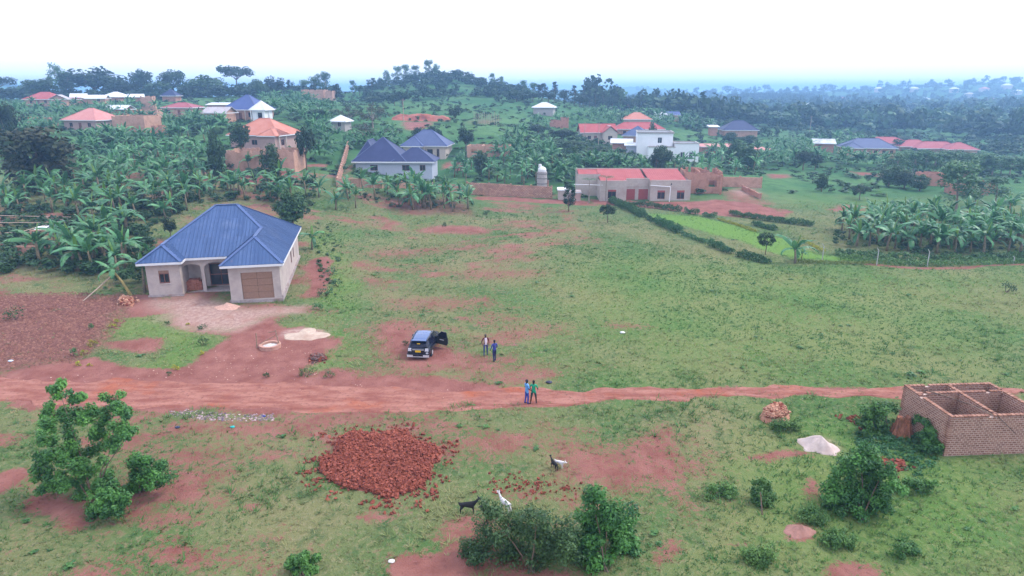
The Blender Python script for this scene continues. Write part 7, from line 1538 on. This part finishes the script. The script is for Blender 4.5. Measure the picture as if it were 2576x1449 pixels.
mb = MB()
rl = [(0.42, .58, 1.525), (0.9, .61, 1.60), (1.5, .63, 1.635), (2.1, .635, 1.63), (2.58, .625, 1.585), (2.72, .61, 1.53)]
for (ya, wa, za), (yb, wb, zb) in zip(rl, rl[1:]):
    xs = [-1, -.85, -.4, 0, .4, .85, 1]; zz = [-.09, -.015, .012, .02, .012, -.015, -.09]
    for k in range(6): mb.face([(xs[k] * wa, ya, za + zz[k]), (xs[k + 1] * wa, ya, za + zz[k + 1]), (xs[k + 1] * wb, yb, zb + zz[k + 1]), (xs[k] * wb, yb, zb + zz[k])])
mb.build('roof', roof_sky_tint, co, smooth=True)
for s in (-1, 1):
    mb = MB()
    for a, b, w_ in (((.705 * s, .10, 1.02), (.60 * s, .56, 1.53), .13), ((.82 * s, 1.05, 1.0), (.63 * s, 1.0, 1.57), .10), ((.835 * s, 2.0, 1.0), (.645 * s, 1.95, 1.59), .08), ((.77 * s, 3.5, 1.02), (.63 * s, 2.75, 1.5), .08), ((.62 * s, .5, 1.55), (.645 * s, 2.0, 1.60), .06), ((.645 * s, 2.0, 1.60), (.63 * s, 2.75, 1.52), .06)): mb.bar(a, b, w_, 0.07, up=(0, 1, 0) if abs(a[1] - b[1]) < 0.3 else (0, 0, 1))
    mb.build('pillar', paint, co)
    mb = MB(); mb.box(.52 if s > 0 else -.80, .80 if s > 0 else -.52, -0.035, 0.13, .78, 1.00, taper=0.03); mb.build('tail_lamp', lampm, co)
    mb = MB(); mb.box(.70 * s - .09, .70 * s + .09, -0.05, 0.06, .55, .68); mb.build('fog_lamp', lampm, co) if s > 0 else mb.build('reflector', trimm, co)
    mb = MB(); mb.tube([(.86 * s, 2.75, 1.02), (.98 * s, 2.72, 1.06)], .03, 6); mb.box(.98 * s - .09, .98 * s + .13, 2.62, 2.76, .99, 1.17, taper=0.02)
    mb.build('mirror', paint, co)
    for y in (0.92, 3.72):
        w_ = MB(); w_.tube([(.70 * s, y, .33), (.72 * s, y, .33), (.905 * s, y, .33), (.925 * s, y, .33)], [.30, .335, .335, .30], 20); wh_ = w_.build('wheel', tyrem, co); w_ = MB(); w_.tube([(.90 * s, y, .33), (.93 * s, y, .33)], [.2, .19], 14); w_.build('rim', chrome, wh_)
    mb = MB(); mb.box(.80 * s - .02, .80 * s + .02, 3.95, 4.3, .62, .76); mb.build('headlamp', lampm, co)
mb = MB(); mb.box(-.88, .88, -.10, .14, .30, .56, taper=0.02); mb.build('bumper', paint, co)
mb = MB(); mb.box(-.86, -.40, -.125, -.09, .335, .47); mb.box(.40, .86, -.125, -.09, .335, .47); mb.box(-.86, .86, -.130, -.095, .29, .34); mb.build('bumper_strip', chrome, co)
mb = MB(); mb.box(-.22, .22, -.075, -.045, .70, .86); mb.build('number_plate', platem, co)
mb = MB(); mb.box(-.45, .45, -.06, -.03, .89, .925); mb.build('handle_strip', chrome, co)
mb = MB(); mb.box(-.60, .60, .30, .52, 1.555, 1.60, taper=0.02); mb.build('spoiler', roof_sky_tint, co)
mb = MB(); mb.box(-.12, .12, .235, .25, 1.30, 1.37); mb.build('window_sticker', platem, co)
co.scale = (1, 1, 0.92)
do = empty('door', (0, 0, 0)); do.parent = co; do.location = (.90, 2.95, 0); do.rotation_euler = (0, 0, R(62))
P = [(0, .30), (-1.0, .30), (-1.12, .55), (-1.1, .98), (0, 1.0)]
mb = MB(); i0 = [mb.vert((0.03, y, z)) for y, z in P]; i1 = [mb.vert((-0.06, y, z)) for y, z in P]; mb.f += [i0, i1[::-1]] + [[i0[k], i1[k], i1[(k + 1) % 5], i0[(k + 1) % 5]] for k in range(5)]; mb.m += [0] * 7; mb.build('panel', trimm, do)
mb = MB(); Q = [(-.02, 1.0), (-1.08, .98), (-.98, 1.5), (-.55, 1.53)]
for (a, b), (c, d) in zip(Q, Q[1:] + Q[:1]): mb.bar((-0.05, a, b), (-0.05 - .08 * (b > 1.2), c, d), .05)
mb.build('window_frame', paint, do)
mb = MB(); mb.face([(-.05, y, z) for y, z in Q]); mb.build('pane', carglass, do)
mb = MB(); mb.box(-.11, -.06, -.75, -.35, .72, .78); mb.build('armrest', chrome, do)
# near-black slab painting in the shade of the cabin behind the open doorway
mb = MB(); mb.box(.60, .70, 1.95, 2.9, .35, .98); mb.build('cabin_shade_slab', darkm, co)

# ------------------------------------------------------------------ people and goats (one continuous skinned body each)
def skinned(name, verts, edges, radii, root=0, sub=2):
    me = bpy.data.meshes.new(name); bm = bmesh.new(); L = bm.verts.layers.skin.verify(); vs_ = []
    for p, r in zip(verts, radii):
        v = bm.verts.new(p); v[L].radius = r if hasattr(r, '__len__') else (r, r); vs_.append(v)
    vs_[root][L].use_root = True
    for a, b in edges: bm.edges.new((vs_[a], vs_[b]))
    bm.to_mesh(me); bm.free(); tmp = bpy.data.objects.new('tmp', me); col.objects.link(tmp)
    m = tmp.modifiers.new('s', 'SKIN'); m.use_smooth_shade = True; m.branch_smoothing = 0.4
    if sub: m2 = tmp.modifiers.new('u', 'SUBSURF'); m2.levels = m2.render_levels = sub
    dg = bpy.context.evaluated_depsgraph_get(); out = bpy.data.meshes.new_from_object(tmp.evaluated_get(dg)); bpy.data.objects.remove(tmp); bpy.data.meshes.remove(me); out.name = name
    return out
skinm = plain('dark_skin', (0.045, 0.024, 0.017), 0.5, 0.1, 9, bmp=0); hairm = plain('black_hair', (0.008, 0.007, 0.007), 0.9, 0.2, 9); shoem = plain('shoe', (0.03, 0.03, 0.045), 0.6, 0.2, 9)
def person(px, py, face, label, top, low, h_=1.74, inner=None, short=False, bare=False, armL=0.06, armR=0.06, elbowL=0.05, elbowR=0.05, stride=0.05, spread=0.0, cap=None):
    """face: heading in degrees, 0 looks away from the camera"""
    s = h_ / 1.74; V = []; E = []; Rr = []; part = []
    def add(p, r, par=None, t='top'):
        V.append(Vector(p) * s); Rr.append(tuple(q * s for q in r) if hasattr(r, '__len__') else r * s); part.append(t)
        if par is not None: E.append((par, len(V) - 1))
        return len(V) - 1
    pel = add((0, 0, .96), (.145, .115), None, 'low'); wa = add((0, 0.01, 1.10), (.14, .105), pel); ch = add((0, 0.0, 1.30), (.165, .115), wa); sh = add((0, -.01, 1.43), (.10, .085), ch); nk = add((0, .0, 1.51), .052, sh, 'skin'); hd = add((0, .015, 1.61), (.078, .092), nk, 'skin'); tp = add((0, .0, 1.70), (.066, .078), hd, 'skin')
    add((0, .115, 1.60), .016, hd, 'skin')
    for sd in (-1, 1):
        add((sd * .085, -.005, 1.61), .014, hd, 'skin')
        a = add((sd * .185, -.01, 1.40), .062, sh); arm, el = (armL, elbowL) if sd < 0 else (armR, elbowR)
        e = add((sd * (.22 + arm), -.02 + el * .3, 1.13), .044, a); w_ = add((sd * (.21 + arm * .4), .02 + el, .90 + el * 0.5), .03, e, 'skin' if short else 'top'); pm = add((sd * (.205 + arm * .4), .03 + el * 1.25, .83 + el * 0.55), (.034, .02), w_, 'skin')
        for k, (dy, ln) in enumerate(((-.025, .075), (-.008, .088), (.009, .082), (.026, .066))):
            m_ = add((sd * (.205 + arm * .4), .03 + el * 1.28 + dy, .80 + el * .56), .0095, pm, 'skin'); add((sd * (.197 + arm * .4), .035 + el * 1.32 + dy, .80 + el * .56 - ln), .008, m_, 'skin')
        t1 = add((sd * (.19 + arm * .4), .055 + el * 1.3, .825 + el * .55), .0095, pm, 'skin'); add((sd * (.185 + arm * .4), .072 + el * 1.3, .785 + el * .55), .008, t1, 'skin')
        hp = add((sd * .095, 0, .90), .098, pel, 'low'); st_ = stride * sd; kn = add((sd * (.10 + spread), .02 + st_, .50), .064, hp, 'low'); an = add((sd * (.105 + spread * 1.6), -.03 + st_ * 1.7, .09), .042, kn, 'skin' if bare else 'low'); add((sd * (.11 + spread * 1.6), -.075 + st_ * 1.7, .035), .036, an, 'shoe'); to = add((sd * (.115 + spread * 1.6), .13 + st_ * 1.7, .032), .034, an, 'shoe')
    me = skinned('person', V, E, Rr, 0, 1); mats = {'top': top, 'low': low, 'skin': skinm, 'shoe': shoem, 'inner': inner or top}; keys = list(mats)
    for k in keys: me.materials.append(mats[k])
    A = np.array([V[a] for a, b in E]); B = np.array([V[b] for a, b in E])
    for pg in me.polygons:
        c = np.array(pg.center); d = B - A; t = np.clip(((c - A) * d).sum(1) / ((d * d).sum(1) + 1e-9), 0, 1); k = int(np.argmin(np.linalg.norm(c - A - d * t[:, None], axis=1))); lab = part[E[k][1] if t[k] > 0.35 else E[k][0]]
        z = c[2] / s
        if lab in ('low', 'top') and abs(c[0]) < .2 * s: lab = 'top' if z > (.86 if bare or short else .93) else 'low'
        if bare and lab == 'low' and z < .55: lab = 'skin'
        if z < .075: lab = 'shoe'
        if short and lab == 'top' and abs(c[0]) > .17 * s and z < 1.2: lab = 'skin'
        if inner and lab == 'top' and c[1] > .04 * s and abs(c[0]) < .065 * s: lab = 'inner'
        pg.material_index = keys.index(lab)
    p = ground(px, py); o = place('person', me, loc=(p.x, p.y, p.z), rot=(0, 0, -R(face))); tag(o, label, 'person')
    hb = []; n = 12
    mb = MB(); rings = []
    for j in range(5):
        t = j / 4; rings.append([mb.vert((math.cos(2 * math.pi * k / n) * .088 * math.cos(t * 1.35) * s, (math.sin(2 * math.pi * k / n) * .10 * math.cos(t * 1.35) - .006) * s, (1.645 + .105 * math.sin(t * 1.5) - (.035 if math.sin(2 * math.pi * k / n) < 0 and j == 0 else 0)) * s)) for k in range(n)])
    for a, b in zip(rings, rings[1:]):
        for k in range(n): mb.f.append([a[k], a[(k + 1) % n], b[(k + 1) % n], b[k]]); mb.m.append(0)
    mb.f.append(rings[-1][:]); mb.m.append(0); mb.build('cap' if cap else 'hair', cap or hairm, o, smooth=True)
    return o
cl = lambda n, c: plain('cloth_' + n, c, 0.85, 0.2, 9, bmp=0.3)
person(1222, 894, 165, 'person in an open maroon jacket over a white shirt and blue trousers', cl('maroon', (0.13, 0.015, 0.04)), cl('denim', (0.045, 0.06, 0.22)), 1.78, cl('white', (0.80, 0.68, 0.74)), armL=0.05, armR=0.09, stride=0.05, spread=.03, cap=plain('grey_cap', (0.09, 0.08, 0.07), 0.9))
person(1244, 909, -35, 'person in a blue jacket and dark trousers with back half turned', cl('blue', (0.045, 0.06, 0.30)), cl('navy', (0.02, 0.022, 0.10)), 1.76, armL=.03, armR=.05, elbowL=.16, elbowR=.16, stride=.04)
person(1325, 1016, 62, 'person in a pale blue shirt, jeans and cap on the dirt road', cl('sky', (0.14, 0.36, 0.72)), cl('jeans', (0.03, 0.06, 0.36)), 1.76, short=True, armL=.03, armR=.03, elbowL=.12, elbowR=.2, stride=.03, cap=plain('dark_cap', (0.02, 0.02, 0.04), 0.9))
person(1342, 1016, 12, 'person in a green shirt and shorts seen from behind on the dirt road', cl('green', (0.02, 0.36, 0.19)), cl('shorts', (0.02, 0.05, 0.06)), 1.70, short=True, bare=True, armL=.06, armR=.06, elbowL=.22, elbowR=.22, stride=.06, spread=.05)
def goat(px, py, face, label, mat, size=1.0, headup=0.0, patch=None, tail=0.12):
    V = []; E = []; Rr = []
    def add(p, r, par=None):
        V.append(Vector(p) * size); Rr.append(tuple(q * size for q in r) if hasattr(r, '__len__') else r * size)
        if par is not None: E.append((par, len(V) - 1))
        return len(V) - 1
    mid = add((0, 0, .47), (.125, .15)); hip = add((0, -.27, .50), (.10, .125), mid); rump = add((0, -.37, .49), (.075, .09), hip); chs = add((0, .25, .48), (.105, .145), mid); nk = add((0, .38, .60), (.06, .075), chs); n2 = add((0, .46, .72 + headup), (.045, .055), nk); hd = add((0, .53, .80 + headup), (.05, .055), n2); mz = add((0, .66, .75 + headup), (.028, .032), hd)
    add((0, -.43, .49 + tail), .016, rump)
    for s in (-1, 1):
        add((s * .10, .49, .78 + headup), .014, hd); h1 = add((s * .025, .49, .88 + headup), .012, hd); add((s * .04, .43, .94 + headup), .006, h1)
        fs = add((s * .08, .25, .36), .055, chs); fk = add((s * .08, .265, .20), .028, fs); ff = add((s * .08, .25, .05), .02, fk); add((s * .08, .28, .015), .02, ff)
        hs = add((s * .075, -.24, .37), .065, hip); hk = add((s * .075, -.36, .22), .03, hs); hf_ = add((s * .075, -.33, .05), .02, hk); add((s * .075, -.30, .015), .02, hf_)
    me = skinned('goat', V, E, Rr, 0, 1); me.materials.append(mat); me.materials.append(patch or mat)
    if patch:
        for pg in me.polygons:
            c = pg.center / size
            if -0.14 < c.y < -0.05 and c.z > .42: pg.material_index = 1
    p = ground(px, py); return tag(place('goat', me, loc=p, rot=(0, 0, -R(face))), label, 'goat')
gb = plain('goat_black', (0.012, 0.011, 0.015), 0.8, 0.3, 12); gw = plain('goat_white', (0.72, 0.68, 0.68), 0.85, 0.1, 12)
goat(1177, 1291, 88, 'black goat standing side-on beside the large brick heap', gb, 1.05)
goat(1271, 1284, -42, 'white goat with a dark band standing at the stalky bush', gw, 0.98, 0.05, gb)
goat(1238, 1312, -100, 'black goat half hidden behind the stalky bush with its neck raised', gb, 1.0, 0.12)
goat(1394, 1180, -28, 'small black goat standing on the edge of the bare red patch', gb, 0.78, 0.0)
goat(1407, 1176, 120, 'small white goat half behind the small black goat', gw, 0.72, -0.18)

# ------------------------------------------------------------------ haze
hz = MB(); hz.box(-5600, 5600, -300, 5600, -9.0, 47.0)
hm = bpy.data.materials.new('haze_air'); hm.use_nodes = True; t = hm.node_tree; t.nodes.clear(); mo = t.nodes.new('ShaderNodeOutputMaterial'); pv = t.nodes.new('ShaderNodeVolumePrincipled')
pv.inputs['Color'].default_value = (0.36, 0.62, 1.0, 1); pv.inputs['Density'].default_value = 0.00072; pv.inputs['Anisotropy'].default_value = 0.5
t.links.new(pv.outputs[0], mo.inputs['Volume'])
try: hm.cycles.homogeneous_volume = True
except Exception: pass
try: hm.volume_intersection_method = 'FAST'
except Exception: pass
ho_ = hz.build('haze', hm); tag(ho_, 'blue haze hanging over the whole valley', kind='stuff')
